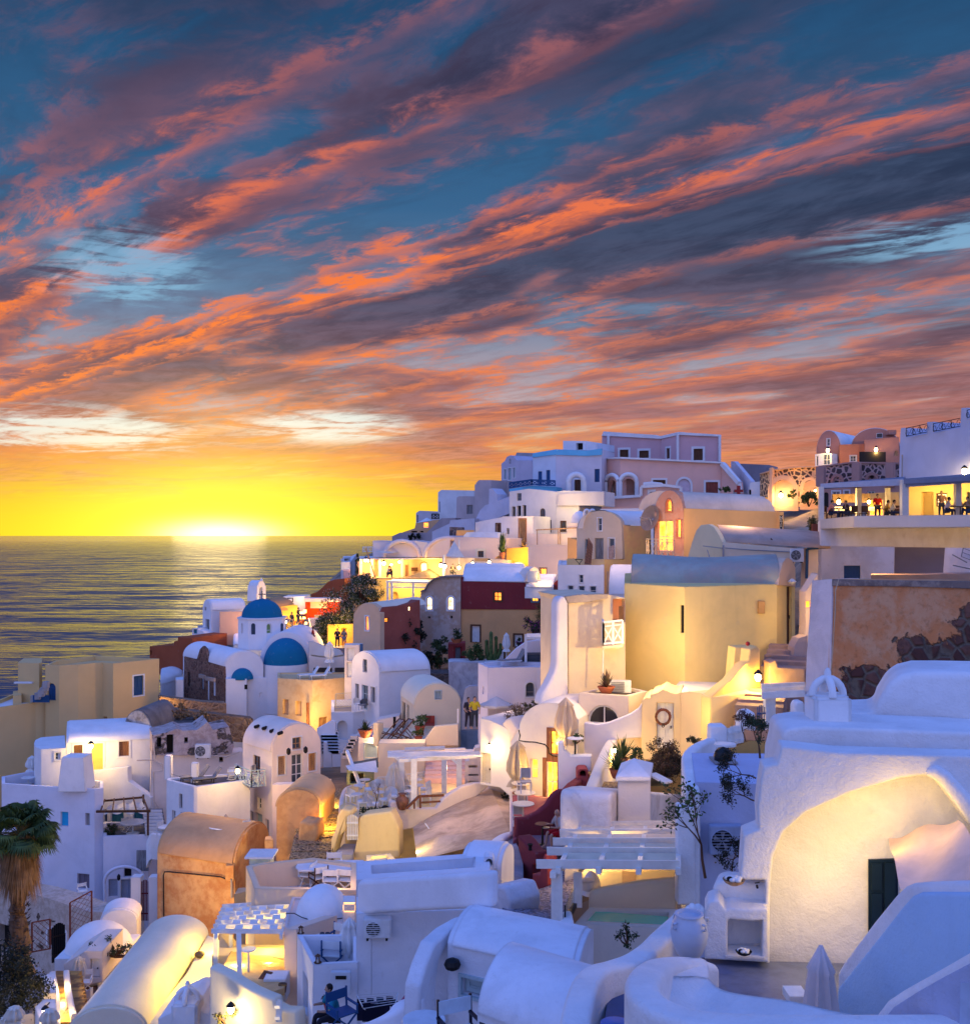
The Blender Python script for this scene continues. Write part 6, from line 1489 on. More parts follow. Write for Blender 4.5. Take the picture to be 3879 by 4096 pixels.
wall_lamp(482,722,49.3,60,'small brass lantern above the weathered white door',(1,.6,.2),.07)
blob(T,'shoulder',(580,49.3,660,48.8),[(565,560),(600,520),(640,500),(700,600),(650,690),(625,690),(615,600)],1,WARM,.15)
bush(Q(730,585,50.5),px(120,50),1.0,px(90,50),2600,.05,DRY,'yellowing bush growing over the wall beside the round gable',nc=34,mat2=None)
bush(Q(800,470,50.5),px(80,50),.8,px(45,50),900,.05,G3,'feathery green top of the bush behind the round gable',nc=16)
T=Thing('cafe_rail_wall','narrow white wall dividing the bare slope from the red cafe terrace','wall')
ribbon(T,'parapet',[(655,1360,40.5),(652,1200,43.5),(650,1060,47)],.20,2.2,WARM)
parasol_closed(Q(693,1078,46.2),px(392,46),'tall folded yellowish parasol before the lit house, left one',CLOTHD,.42,wood((.30,.10,.05)),low=.14)
parasol_closed(Q(1055,800,45.4),px(435,45.4),'tall folded parasol before the lit brown framed window',PL((.72,.55,.36),.08),.42,low=.22)
T=Thing('red_terrace','narrow red pebbled terrace in front of the lit house','terrace')
o,zr2=slab(T,'wall',[(660,1440,38),(700,1400),(900,1230),(1100,1150),(1000,1115),(790,1085),(655,1090)],3,PL((.35,.08,.09),.12),pmat=cobble((.36,.20,.15),(.20,.08,.06),(.30,.13,.10),7,.12))
for i,(x,y,l)in enumerate(((722,1060,'farthest pale round table on the red terrace'),(748,1140,'middle pale round table on the red terrace'),(735,1230,'nearest pale round table on the red terrace'))):table(Q(x,y+60,45.5-i*2.6),px(76,44),.72,l,plain((.70,.60,.45),.5),group='round tables on the red terrace')
for i,(x,y,l)in enumerate(((725,1120,'pale chair between the two farthest red terrace tables'),(732,1215,'pale chair between the two nearest red terrace tables'),(755,1020,'pale chair at the far end of the red terrace'),(700,1300,'pale chair at the near end of the red terrace'))):chair(Q(x,y+50,45-i*1.6),.0,l,'chair','pale chairs on the red terrace',RATT)
T=Thing('maroon_terrace_walls','dark maroon curving walls around a small seating corner','wall')
M2=PL((.20,.035,.045),.12)
blob(T,'back_wall',(690,38.5,1100,40),[(690,1400),(690,1260),(760,1255),(850,1215),(920,1160),(965,1085),(1010,1050),(1095,1045),(1100,1350),(1080,1420),(700,1460)],.25,M2,.08,con=True)
blob(T,'side_wall',(1085,39.5,1240,46),[(1070,1360),(1100,1100),(1095,1050),(1140,1000),(1235,930),(1240,960),(1180,1060),(1130,1200),(1100,1350)],.4,M2,.06)
slab(T,'seat_floor',[(745,1480,37),(1000,1490),(1060,1390),(740,1390)],2.4,PL((.15,.10,.13),.1))
blob(T,'step_wall',(690,34.5,850,33),[(690,1390),(730,1430),(780,1500),(830,1520),(835,1600),(800,1620),(800,1790),(735,1760),(728,1600),(700,1500)],.5,M2,.06)
blob(T,'front_wall',(800,31.5,930,31),[(800,1800),(805,1680),(860,1690),(870,1600),(895,1530),(905,1540),(920,1640),(920,1770),(870,1800)],.5,PL((.34,.07,.08),.12),.08)
T=Thing('red_stack','square maroon chimney stack with a round hole beside the lit house','chimney')
block(T,'stack',(1143,43.2,1228,43.2),[(1143,1040),(1143,915),(1150,900),(1165,893),(1205,893),(1222,900),(1225,1040)],.8,PL((.34,.07,.07),.1),[('o',1158,903,1208,948,dict(arch=1))])
bm=NB()
person(Q(1000,1475,36.4),-R(62),'bald man in a pale sweater and red shorts sitting at the small round table','sit',(.42,.36,.33),(.42,.01,.02),None,(.42,.24,.17),1.72,None,shorts=True)
bm=NB();box(bm,Q(1015,1400,36.6),.5,.5,.08);single('stool',bm,FBROWN,'dark stool under the man in red shorts','stool')
tb=table(Q(880,1462,36.6),px(55,36.6),.75,'small dark red round table in front of the man in red shorts',wood((.16,.03,.03)),IRON)
bm=NB();lathe(bm,Q(905,1335,36.6),[(.12,0),(.14,.02),(.001,.025)],12);single('plate',bm,FWHITE,'white plate of food on the dark red table','plate')
bm=NB();lathe(bm,Q(788,1502,33.6),[(.06,0),(.05,.1),(.09,.2),(.07,.2),(.001,.18)],10);single('dark_vase',bm,DARK,'small dark vase on the end of the maroon step wall','vase')
T=Thing('curved_walkway','curving blue grey walkway between a white parapet and the maroon walls','path')
cut(T,'paving',[(560,1470,37),(660,1410,40),(700,1480,37),(735,1600,34),(740,1750,31.5),(790,1790,31),(760,1850,30),(650,1800,30.5),(600,1770,31),(560,1650,33),(545,1540,35)],.3,PL((.28,.28,.33),.3,.4))
ribbon(T,'parapet',[(655,1365,41),(590,1385,40),(530,1430,38),(510,1500,36),(540,1590,34),(560,1660,32.5),(570,1730,31)],.42,1.6,WHITE)
T=Thing('cobbled_yard','cobbled yard of grey stones at the foot of the maroon walls','path')
cut(T,'paving',[(700,1870,29),(560,1880,27),(640,2100,23.5),(1000,2100,23.5),(1130,1860,28.5),(1150,1640,33),(1000,1600,33.5),(900,1780,31)],.2,cobble((.30,.29,.36),(.10,.10,.13),(.19,.19,.24),5.5,.14))
A4()
T=Thing('dining_terrace','walled terrace with a white marble dining table behind the small dome','terrace')
PCH=PL((.80,.60,.40),.08)
o,zt3=slab(T,'wall',[(158,690,35.6),(222,858),(620,866),(990,874),(990,668),(665,628),(300,662)],4,PCH,par=.85,pw=.2,pmat=tiles((.62,.60,.62),(.42,.40,.42),1.7))
bm=NB();p=G(262,835,zt3);box(bm,p+VV((0,.3,.45)),.72,.72,1.0);bmesh.ops.bevel(bm,geom=bm.edges[:],offset=.02,segments=2,affect='EDGES');T2=Thing('outdoor_cabinet','grey outdoor cabinet with a white sloping lid in the terrace corner','cabinet');T2.part('body',bm,PALEB)
bm=NB();box(bm,p+VV((0,.3,1.0)),.98,.98,.07);T2.part('lid',bm,FWHITE)
tb=Thing('dining_table','white octagonal marble dining table on the walled terrace','table');p=G(800,845,zt3)
bm=NB();w,h=1.2,.55
a=[bm.verts.new(p+VV((x,y,.75)))for x,y in((-w,-h*.4),(-w*.85,-h),(w*.85,-h),(w,-h*.4),(w,h*.4),(w*.85,h),(-w*.85,h),(-w,h*.4))];bm.faces.new(a);bt=[bm.verts.new(v.co-VV((0,0,.05)))for v in a];bm.faces.new(bt);[bm.faces.new((a[i],a[(i+1)%8],bt[(i+1)%8],bt[i]))for i in range(8)];tb.part('tabletop',bm,plain((.82,.82,.84),.3))
for s in(-.7,.7):
    bm=NB();bar(bm,p+VV((s,-.25,0)),p+VV((s,-.05,.71)),.05);bar(bm,p+VV((s,.25,0)),p+VV((s,.05,.71)),.05);tb.part('leg',bm,METALW)
gg='director chairs around the marble table'
for x,y,ro,l,fr in((618,850,-1.9,'white director chair at the left end of the marble table',FWHITE),(700,875,-2.5,'brown framed director chair at the left front of the marble table',FBROWN),(800,895,3.1,'white director chair at the front middle of the marble table',FWHITE),(915,892,2.9,'white director chair at the front right of the marble table',FWHITE),(818,785,.1,'white director chair behind the marble table',FWHITE)):chair(G(x,y,zt3),ro,l,'director',gg,CLOTHW,fr)
bm=NB();v=[]
for i in range(22):
    row=[]
    for j in range(8):
        s=i/21;t=j/7;q=G(315+270*s,792-45*t,zt3);q.z+=.03+.16*abs(noise.noise(VV((s*5,t*3,1.3))))*math.sin(math.pi*s)*(math.sin(math.pi*t)+.2)*2.2;row.append(bm.verts.new(q))
    v.append(row)
for i in range(21):
    for j in range(7):bm.faces.new((v[i][j],v[i+1][j],v[i+1][j+1],v[i][j+1]))
single('folded_cover',bm,CLOTHW,'crumpled white cover lying on the terrace tiles beside the cabinet','cover',smooth=80)
bm=NB();tube(bm,[Q(527,698,37.1),Q(527,698,36.95)],.11,16);single('wall_vent',bm,IRON,'round black vent in the back wall of the dining terrace','vent')
T=Thing('white_dome_house','small white domed roof on a square base between the pergola and the blue house','house')
bm=NB();dome(bm,Q(735,1092,31),px(205,31),px(262,31),36,14);TP('dome',bm,WHITEN,smooth=60)
slab(T,'wall',[(445,1150,29.6),(880,1165),(985,1175),(985,1040),(880,920),(505,922),(462,1045)],4.5,PL((.82,.66,.58),.08),par=.05,pw=.1)
bm=NB();tube(bm,[Q(x,y,30.3)for x,y in((460,1045),(520,1045),(575,1075),(640,1095),(760,1097),(880,1082))],.015,5);TP('cable',bm,IRON)
T=Thing('lattice_lantern_box','white pillar with glowing lattice openings beside the folded parasol','pillar')
slab(T,'wall',[(885,960,30),(980,965),(980,912),(888,912)],4,WHITE)
bm=NB();fa=Q(932,1000,29.85);box(bm,fa,px(90,30),.02,px(70,30));TP('glow',bm,emit((1,.55,.18),2.2))
bm=NB()
for k in range(-6,8):x=896+k*12;bar(bm,Q(max(892,x),978+max(0,892-x),29.8),Q(min(974,x+50),1026-max(0,x+50-974),29.8),.022);bar(bm,Q(max(892,x),1026-max(0,892-x),29.78),Q(min(974,x+50),978+max(0,x+50-974),29.78),.022)
TP('lattice',bm,FWHITE)
lamp(Q(800,1135,30),28,(1,.45,.2),.04)
T=Thing('cloth_pergola','white pergola with woven cream cloth strips over the yellow lit courtyard','pergola')
def PG(s,t):
    a=Q(-62,1178,29.0);b=Q(425,1182,29.0);c=Q(490,958,33.5);d=Q(20,990,34.5)
    return a*(1-s)*(1-t)+b*s*(1-t)+c*s*t+d*(1-s)*t
bm=NB()
for t in(0,.17,.33,.5,.67,.84,1):bar(bm,PG(-.08,t),PG(1,t),.05,.12)
TP('slat',bm,FWHITE)
bm=NB()
for s in(.0,1.0):bar(bm,PG(s,-.06)-VV((0,0,.1)),PG(s,1.04)-VV((0,0,.1)),.08,.12)
TP('beam',bm,FWHITE)
bm=NB()
for i in range(6):
    for k in range(7):
        s0=(k+(.5 if i%2 else 0))/7.5;s1=s0+1/7.5*.92
        if s1>1.0:continue
        t0=i/6+.01;t1=(i+1)/6-.01;u=.07 if(i+k)%2 else -.05
        v=[bm.verts.new(PG(s0,t0)+VV((0,0,u))),bm.verts.new(PG(s1,t0)+VV((0,0,u))),bm.verts.new(PG(s1,t1)+VV((0,0,-u))),bm.verts.new(PG(s0,t1)+VV((0,0,-u)))];bm.faces.new(v)
TP('cloth_strips',bm,CLOTHW)
bm=NB();bar(bm,Q(112,1550,28.6),Q(104,1195,29.0),.13);TP('post',bm,FWHITE)
bm=NB();bar(bm,Q(47,1315,32),Q(45,1205,32),.1);TP('post',bm,FWHITE)
A1();bm=NB();bar(bm,Q(1624,1480,30.5),Q(1620,1165,30.5),.12);TP('post',bm,FWHITE);A4()
T=Thing('lit_courtyard','sunken courtyard glowing yellow under the cloth pergola','terrace')
cut(T,'floor',[(-40,1500,28.5),(120,1570,27.8),(300,1660,26.8),(450,1600,27.4),(450,1400,30.4),(60,1300,31.5)],.2,PL((.70,.48,.24),.3,.5,2))
block(T,'back_wall',(0,32.2,455,31.5),[(-40,1400),(-40,1200),(50,1315),(440,1318),(455,1500),(450,1600),(330,1640)],.4,PL((.80,.62,.34),.06),con=0)
bm=NB();n=12;
TP('bench',(lambda b:(box(b,Q(250,1395,31.0),2.6,.6,.5),b)[1])(bm),PL((.80,.64,.42),.05))
table(Q(178,1540,28.9),px(54,28.9),.85,'small round white table in the yellow lit courtyard',FWHITE)
bm=NB();box(bm,Q(390,1590,28.2),.6,.6,.6);single('white_plinth',bm,WHITE,'low white block beside the timber in the courtyard','plinth')
bm=NB();bar(bm,Q(262,1610,28),Q(335,1500,28.4),.28,.22);single('timber_block',bm,wood((.16,.05,.02)),'short dark timber beam leaning in the courtyard corner','timber')
bm=NB();lathe(bm,Q(433,1638,27.6),[(.09,0),(.12,.22),(.10,.22),(.001,.2)],12);single('small_bucket',bm,FBROWN,'small metal bucket in front of the white block','bucket')
lamp(Q(330,1420,29.9),60,(1,.72,.20),.04);lamp(Q(100,1420,29.5),60,(1,.70,.22),.04);lamp(Q(330,1240,31),45,(1,.7,.1),.04)
T=Thing('curved_courtyard_wall','curved white wall with a bright lamp below the yellow courtyard','wall')
blob(T,'wall',(-60,26.8,560,25.4),[(-120,2100),(-120,1440),(0,1495),(100,1560),(200,1620),(290,1660),(370,1690),(375,1740),(430,1770),(540,1775),(560,2100)],.35,PL((.80,.70,.52),.08),.08,con=True)
wall_lamp(45,1768,26.2,50,'bright round lamp low on the curved white courtyard wall',(1,.72,.25),.08,off=.05)
bush(Q(5,1880,26.2),.3,.25,.18,300,.04,G3,'small plant lit yellow beside the round wall lamp',nc=8)
gate(Q(385,1860,25.6),Q(425,1860,25.4),px(150,25.5),'narrow white picket gate below the peach wall',FWHITE,4)
T=Thing('peach_tower','peach coloured wall between the courtyard and the small tea terrace','wall')
block(T,'wall',(448,28.9,545,28.5),[(440,1165),(540,1165),(545,1800),(455,1680)],1.4,PL((.82,.62,.48),.08))
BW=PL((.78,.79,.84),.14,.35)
T=Thing('tea_terrace_house','blue shaded white house with a small tea terrace beside an air conditioner','house')
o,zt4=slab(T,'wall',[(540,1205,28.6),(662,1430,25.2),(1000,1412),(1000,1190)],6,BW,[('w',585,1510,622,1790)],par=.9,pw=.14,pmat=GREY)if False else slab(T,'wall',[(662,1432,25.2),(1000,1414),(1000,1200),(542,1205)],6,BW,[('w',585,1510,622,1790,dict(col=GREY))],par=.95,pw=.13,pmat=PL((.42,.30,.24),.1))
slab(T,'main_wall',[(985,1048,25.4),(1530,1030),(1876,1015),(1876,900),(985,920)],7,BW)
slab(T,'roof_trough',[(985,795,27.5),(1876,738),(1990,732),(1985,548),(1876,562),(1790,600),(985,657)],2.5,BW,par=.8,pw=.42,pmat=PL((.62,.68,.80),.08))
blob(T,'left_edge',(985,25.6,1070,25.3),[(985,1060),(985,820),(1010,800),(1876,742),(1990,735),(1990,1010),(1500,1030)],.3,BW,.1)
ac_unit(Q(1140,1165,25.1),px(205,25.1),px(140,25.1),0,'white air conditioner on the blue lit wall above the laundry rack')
bm=NB();box(bm,Q(870,1568,25.0),px(148,25),.12,px(175,25));bmesh.ops.bevel(bm,geom=bm.edges[:],offset=.01,segments=2,affect='EDGES');T2=Thing('meter_cabinet','pale meter cabinet with a dark slot on the blue lit wall','cabinet');T2.part('body',bm,plain((.62,.66,.70),.5))
bm=NB();box(bm,Q(870,1528,24.92),px(80,25),.02,px(25,25));T2.part('window',bm,DARK)
bm=NB();tube(bm,[Q(1097,1240,25.25),Q(1099,1660,25.2)],.018,5);T2=single('wall_pipe',bm,BW,'thin white pipe running down from the air conditioner','pipe')
table(G(727,1425,zt4),px(73,26),.72,'round white tea table with two glasses on the small terrace',FWHITE,FBLUE)
for x,l in((730,'left glass tealight holder on the white tea table'),(770,'right glass tealight holder on the white tea table')):
    bm=NB();lathe(bm,G(x,1420,zt4)+VV((0,0,.73)),[(.05,0),(.075,.03),(.06,.08),(.04,.08),(.04,.03),(.001,.02)],12);single('tealight',bm,GLASSB,l,'tealight',group='tealights on the tea table')
chair(G(838,1385,zt4),-.5,'white director chair behind the tea table',fab=CLOTHW,frm=FBLUE);chair(G(815,1480,zt4),3.0,'white director chair in front of the tea table',fab=CLOTHW,frm=FBLUE)
parasol_closed(G(935,1470,zt4),px(400,26),'folded white parasol against the blue house corner',CLOTHW,.26,low=.12)
for x,y,l in((570,1198,'black lantern on the far parapet corner of the tea terrace'),(697,1418,'black lantern on the near parapet corner of the tea terrace')):
    p=Q(x,y,28.3 if x<600 else 25.3);T2=Thing('candle_lantern',l,'lantern',base=p,group='black candle lanterns');s=px(30,26)
    bm=NB();lathe(bm,p,[(.8*s,0),(.8*s,.15*s),(.1,.16*s)],12);
    for k in range(4):a=k*1.57+.78;bar(bm,p+VV((math.cos(a)*s*.6,math.sin(a)*s*.6,.1*s)),p+VV((math.cos(a)*s*.45,math.sin(a)*s*.45,1.7*s)),.014)
    lathe(bm,p+VV((0,0,1.7*s)),[(.75*s,0),(.5*s,.25*s),(.15*s,.35*s),(.15*s,.5*s)],12);T2.part('frame',bm,FBROWN);bm=NB();lathe(bm,p,[(.3*s,.16*s),(.3*s,.8*s),(.001,.82*s)],10);T2.part('candle',bm,CLOTH)
T2=Thing('laundry_rack','folding laundry rack hung with dark clothes against the blue wall','laundry rack',base=Q(1140,1840,23.6));bm=NB()
a,b=Q(990,1660,23.6),Q(1300,1640,24.2);c,d=Q(1040,1760,23.0),Q(1280,1720,23.4)
for s in range(6):t=s/5;bar(bm,a.lerp(c,t),b.lerp(d,t),.012)
bar(bm,a,c,.02);bar(bm,b,d,.02);bar(bm,c,Q(1200,1860,23.6),.02);bar(bm,a,Q(1050,1870,23.8),.02);bar(bm,d,Q(1240,1860,23.8),.02);T2.part('frame',bm,METALW)
cols=[(.02,.02,.05),(.05,.02,.04),(.03,.03,.03),(.01,.015,.06),(.25,.26,.35),(.04,.01,.02),(.02,.05,.10),(.02,.02,.03)]
for i in range(12):
    s=(i+.5)/12;q=a.lerp(c,.3+.5*(i%3)/2).lerp(b.lerp(d,.3+.5*(i%3)/2),s);bm=NB();w=.08;L=RU(.12,.28)if i%4 else .5
    v=[bm.verts.new(q+VV((x*w,math.sin(k*2)*.02,-L*k/4)))for k in range(5)for x in(-1,1)]
    for k in range(4):bm.faces.new((v[2*k],v[2*k+1],v[2*k+3],v[2*k+2]))
    T2.part('garment',bm,fabric(cols[i%8]))
bm=NB();q=patch(Q(1035,1725,23.0),Q(1200,1725,23.3),Q(1195,1860,23.3),Q(1030,1860,23.0),8,.02,3);T2.part('dark_towel',q,fabric((.008,.01,.03)))
potplant(Q(768,1765,24.0),px(42,24),'dark bushy plant in a red pot by the meter cabinet',GD,plain((.35,.04,.05),.6),px(45,24),px(28,24),500)
bm=NB();p=Q(1405,1690,22.5);lathe(bm,p-VV((0,0,.2)),[(.1,0),(.22,.05),(.26,.15),(.18,.26),(.08,.3),(.10,.34)],18,.12,5);single('rubbish_bag',bm,plain((.25,.02,.12),.35),'purple rubbish bag behind the curved blue parapet','bag',smooth=60)
person(Q(795,1960,23.0),R(-60),'person with a turquoise shawl crouching under the potted plant','sit',(.02,.22,.33),(.02,.02,.03),(.015,.01,.01),h=1.5,group=None)
chair(Q(880,1945,22.5),R(40),'blue metal armchair beside the person in the turquoise shawl',fab=FBLUE,frm=FBLUE)
T=Thing('curved_low_parapet','low curved white parapet running under the laundry rack','wall')
ribbon(T,'parapet',[(1000,1880,21.5),(1100,1850,21),(1220,1790,20.7),(1340,1710,20.8),(1480,1685,21)],.35,2,BW)
blob(T,'wall',(1330,20.3,1500,20.2),[(1330,2000),(1340,1720),(1480,1690),(1500,2000)],.4,BW,.05)
T=Thing('near_vault_house','near white vaulted house in blue dusk light with a small pale window','house')
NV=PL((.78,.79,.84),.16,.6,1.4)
A6()
a=Q(-20,1278,21);c=Q(960,1478,19.6);c.z=a.z;b=a+VV((.5,2.0,0))
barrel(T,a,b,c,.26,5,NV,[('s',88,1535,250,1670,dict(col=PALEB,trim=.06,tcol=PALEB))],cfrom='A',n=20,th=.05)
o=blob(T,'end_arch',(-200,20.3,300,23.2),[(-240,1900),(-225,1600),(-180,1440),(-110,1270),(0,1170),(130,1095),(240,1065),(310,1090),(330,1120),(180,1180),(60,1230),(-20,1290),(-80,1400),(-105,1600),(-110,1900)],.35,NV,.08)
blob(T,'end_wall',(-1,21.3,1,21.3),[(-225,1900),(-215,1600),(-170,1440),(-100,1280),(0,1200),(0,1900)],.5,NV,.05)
a=Q(205,1790,17.6);c=Q(940,1960,16.4);c.z=a.z;b=a+VV((.8,2.1,0))
barrel(T,a,b,c,.62,4,NV,cfrom='A',n=20,th=.05,inset=.02)
A4();bm=NB();lathe(bm,Q(1706,1430,20.7)-VV((0,0,.12)),[(.04,0),(.14,.05),(.17,.12),(.14,.2),(.04,.25)],14);TP('lamp',bm,IRON)
bm=NB();lathe(bm,Q(1482,1475,21.2)-VV((0,0,.1)),[(.03,0),(.08,.05),(.08,.15),(.03,.2)],10);TP('lamp',bm,IRON)
table(Q(1492,1990,18.5)-VV((0,0,.0)),px(160,18.5),px(150,18.5),'big round pale table at the bottom edge',plain((.62,.68,.74),.35),FBLUE)
T2=chair(Q(1770,2190,17.6),R(25),'blue white armchair at the bottom beside the pale round table',fab=plain((.50,.62,.72),.7),frm=plain((.01,.012,.03),.4));T2.scale=(1.2,1.2,1.2)
A6()
for x,y,d,s,l in((292,722,29,.62,'white bell shaped chimney at the corner of the roof trough, far one'),(287,870,27,.66,'white bell shaped chimney at the corner of the roof trough, near one')):
    T=Thing('chimney',l,'chimney',base=Q(x,y,d),group='small white chimneys')
    block(T,'stack',(x-45,d,x+45,d),[(x-38,y+(230 if d<28 else 20)),(x-38,y-70),(x-30,y-95),(x,y-100),(x+30,y-95),(x+38,y-70),(x+38,y+(230 if d<28 else 20))],.5,BW,[('o',x-25,y-85,x+25,y-35,dict(arch=1,dep=.4))],con=0)
    bm=NB();tube(bm,[Q(x,y-98,d+.25),Q(x,y-118,d+.25),Q(x,y-128,d+.25)],[.07,.055,.02],8);T.part('knob',bm,BW,smooth=60)
T=Thing('white_stub_block','white cylinder and rough stone block beside the near chimney','wall')
bm=NB();lathe(bm,Q(255,1080,26.8),[(px(48,26.8),0),(px(48,26.8),px(245,26.8)),(.001,px(247,26.8))],20);TP('stub',bm,BW,smooth=40)
blob(T,'block',(300,26.5,450,25.8),[(300,1120),(302,850),(325,832),(405,845),(418,880),(450,960),(445,1030),(430,1125)],1.0,PL((.70,.68,.72),.2,.9,2),.10)
bm=NB();box(bm,Q(462,905,26.2),px(95,26),.25,.05);single('white_box_lid',bm,FWHITE,'small slatted white lid resting beside the rough stone block','lid')
T=Thing('small_vault_annex','small vaulted box with lit slots inside the blue roof trough','house')
a=Q(78,700,29.5);barrel(T,a,a+VV((.4,1.5,0)),a+VV((1.15,-.2,0)),.45,.9,BW,cfrom='A')
bm=NB()
for k in range(3):box(bm,Q(52+k*12,715,29.6),.05,.03,.25)
TP('lit_slots',bm,LITO)
T=Thing('big_white_pergola','large white pergola with cream cloth panels above the green plunge pool','pergola')
def PB(s,t):
    a=Q(815,715,24.0);b=Q(1720,722,23.6);c=Q(1715,405,31.5);d=Q(975,410,32)
    return a*(1-s)*(1-t)+b*s*(1-t)+c*s*t+d*(1-s)*t
PWH=plain((.80,.76,.68),.5,name='white_paint')
bm=NB()
for t,x0 in((0.0,-.19),(.27,-.17),(.50,-.17),(.75,-.16),(1.0,-.15)):bar(bm,PB(x0,t)+VV((0,0,.12)),PB(1,t)+VV((0,0,.12)),.06,.20)
TP('rafter',bm,PWH)
bm=NB()
for s in(0.0,.335,.665,.99):bar(bm,PB(s,-.03),PB(s,1.02),.12,.14)
TP('beam',bm,PWH)
bm=NB()
for i in range(4):
    t0,t1=((.02,.25),(.29,.48),(.53,.73),(.78,.98))[i]
    for k in range(3):
        s0,s1=((.02,.32),(.355,.645),(.685,.97))[k];n=6
        v=[[bm.verts.new(PB(s0+(s1-s0)*a_/n,t0+(t1-t0)*b_/n)+VV((0,0,.10-.16*math.sin(math.pi*b_/n))))for b_ in range(n+1)]for a_ in range(n+1)]
        for a_ in range(n):
            for b_ in range(n):bm.faces.new((v[a_][b_],v[a_+1][b_],v[a_+1][b_+1],v[a_][b_+1]))
TP('cloth_panels',bm,fabric((.76,.62,.44)),smooth=60)
bm=NB();bar(bm,Q(800,1190,23.8),Q(800,725,24),.26);TP('post',bm,PWH)
bm=NB();bar(bm,Q(957,1000,26.5),Q(957,735,26.7),.22);TP('post',bm,PWH)
bm=NB();bar(bm,Q(770,760,23.7),Q(830,700,24.6),.14);TP('bracket',bm,PWH)
wall_lamp(937,462,31.2,16,'small glowing lamp seen through the big white pergola',(1,.6,.15),.05,off=.05)
T=Thing('plunge_pool','cream walled plunge pool of green water','pool')
zp=zq(1100,24.5)
o,zz=slab(T,'wall',[(935,1120,24.3),(1560,1152),(1700,1160),(1700,1015),(1045,1000)],3.5,PL((.74,.66,.56),.08),par=.22,pw=.2,pmat=PL((.30,.62,.50),.05))
WM,WN,wb=_mat('pool_water');wb.inputs['Base Color'].default_value=(.16,.62,.40,1);wb.inputs['Roughness'].default_value=.25;bpn=WN.new('ShaderNodeBump');bpn.inputs['Strength'].default_value=.15;WN.put(bpn.inputs['Height'],WN.noise(obc(WN),3,2));WN.l.new(bpn.outputs[0],wb.inputs['Normal'])
bm=NB();zw=zp-.12
f=[bm.verts.new(VV((p.x,p.y,zw+.1)))for p in(G(1005,1100,zw+.1),G(1620,1146,zw+.1),G(1640,1070,zw+.1),G(1050,1025,zw+.1))];bm.faces.new(f);TP('water',bm,WM)
blob(T,'back_wall',(1040,26.6,1700,26.0),[(1035,1040),(1040,890),(1100,868),(1400,815),(1690,785),(1700,1090),(1040,1060)],.25,PL((.78,.70,.54),.06),.05)
block(T,'inner_wall',(985,30,1700,29),[(985,880),(985,740),(1400,730),(1690,720),(1690,900),(1100,900)],.4,PL((.80,.66,.42),.08),[('n',1290,730,1395,820,dict(col=TAN,dep=.2))],con=0)
bm=NB();dome(bm,Q(1060,900,27.6),px(75,27.6),px(175,27.6),24,10);TP('rounded_stub',bm,WHITE,smooth=60)
bm=NB();lathe(bm,Q(1030,868,26.9),[(px(42,27),0),(px(42,27),px(45,27)),(.2,px(70,27)),(.001,px(74,27))],20);TP('round_seat',bm,WHITE,smooth=60)
T=Thing('glass_balustrade','glass balustrade panel between the cobbled yard and the pool','balustrade')
bm=NB();f=[bm.verts.new(p)for p in(Q(862,1105,23.8),Q(934,985,26),Q(936,850,26),Q(862,985,23.8))];bm.faces.new(f);bmesh.ops.solidify(bm,geom=bm.faces[:],thickness=.02)
gm,gN,gb=_mat('clear_glass');gb.inputs['Transmission Weight'].default_value=.85;gb.inputs['Roughness'].default_value=.05;gb.inputs['Base Color'].default_value=(.6,.75,.72,1);TP('pane',bm,gm)
bm=NB();bar(bm,Q(860,1120,23.7),Q(936,985,26),.10);bar(bm,Q(862,1110,23.8),Q(862,985,23.8),.03);TP('rail',bm,IRON)
blob(Thing('white_curb','white curb with shells at the front corner of the pool','wall'),'wall',(815,23.4,940,23.4),[(815,1260),(820,1140),(860,1125),(930,1110),(940,1230),(930,1300),(815,1300)],.8,WHITEN,.08)
lamp(Q(1240,560,29),35,(1,.6,.15),.04);lamp(Q(1060,700,29.8),25,(1,.6,.15),.04)
bush(Q(1330,1290,21.5),.28,.2,.22,220,.04,G2,'thin leafy shrub growing below the pool wall',nc=8)
A5()
T=Thing('lit_stairway','stairway of cobbled treads glowing yellow between thick white walls','stairs')
LW=PL((.80,.72,.62),.1,.5)
stairs(T,'tread',Q(1310,1345,32.5),Q(1420,1000,41),1.3,6,cobble((.40,.30,.20),(.14,.10,.09),(.28,.20,.17),6,.14),h=.9)
ribbon(T,'left_wall',[(1098,1440,31),(1120,1330,33),(1165,1200,35),(1235,1040,38),(1310,850,41.5),(1380,700,44.5),(1430,655,46),(1520,650,46.5),(1625,640,47)],.42,1.9,LW)
blob(T,'right_wall',(1385,31.5,1460,33),[(1390,1420),(1392,1130),(1400,1070),(1450,1050),(1500,1045),(1876,1080),(2080,1100),(2120,1250),(2100,1500),(1390,1500)],1.6,PL((.78,.72,.68),.18,.8,1.5,(.55,.45,.38),.4),.12,con=True)
lamp(Q(1262,1210,34.2),50,(1,.66,.14),.04);lamp(Q(1300,1320,32),28,(1,.66,.14),.04)
wall_lamp(1425,755,43.8,75,'glowing lamp among the potted plants at the head of the lit stairway',(1,.62,.12),.09,off=.05)
block(Thing('warm_corner_wall','warm lit corner wall behind the potted plants of the stairway','wall'),'wall',(1420,45.4,1660,45.4),[(1420,900),(1420,660),(1625,650),(1660,830),(1660,900)],.3,PL((.80,.60,.34),.08))
bm=NB()
spiky(Q(1435,960,40.5),.8,1.0,60,G1,'spiky green plant in a terracotta pot at the top of the lit stairway',TERRA,potr=.26,poth=.36,w=.035)
spiky(Q(1480,860,43),.9,1.1,50,G1,'taller spiky plant right beside the stairway lamp',TERRA,potr=.24,poth=.3,w=.04)
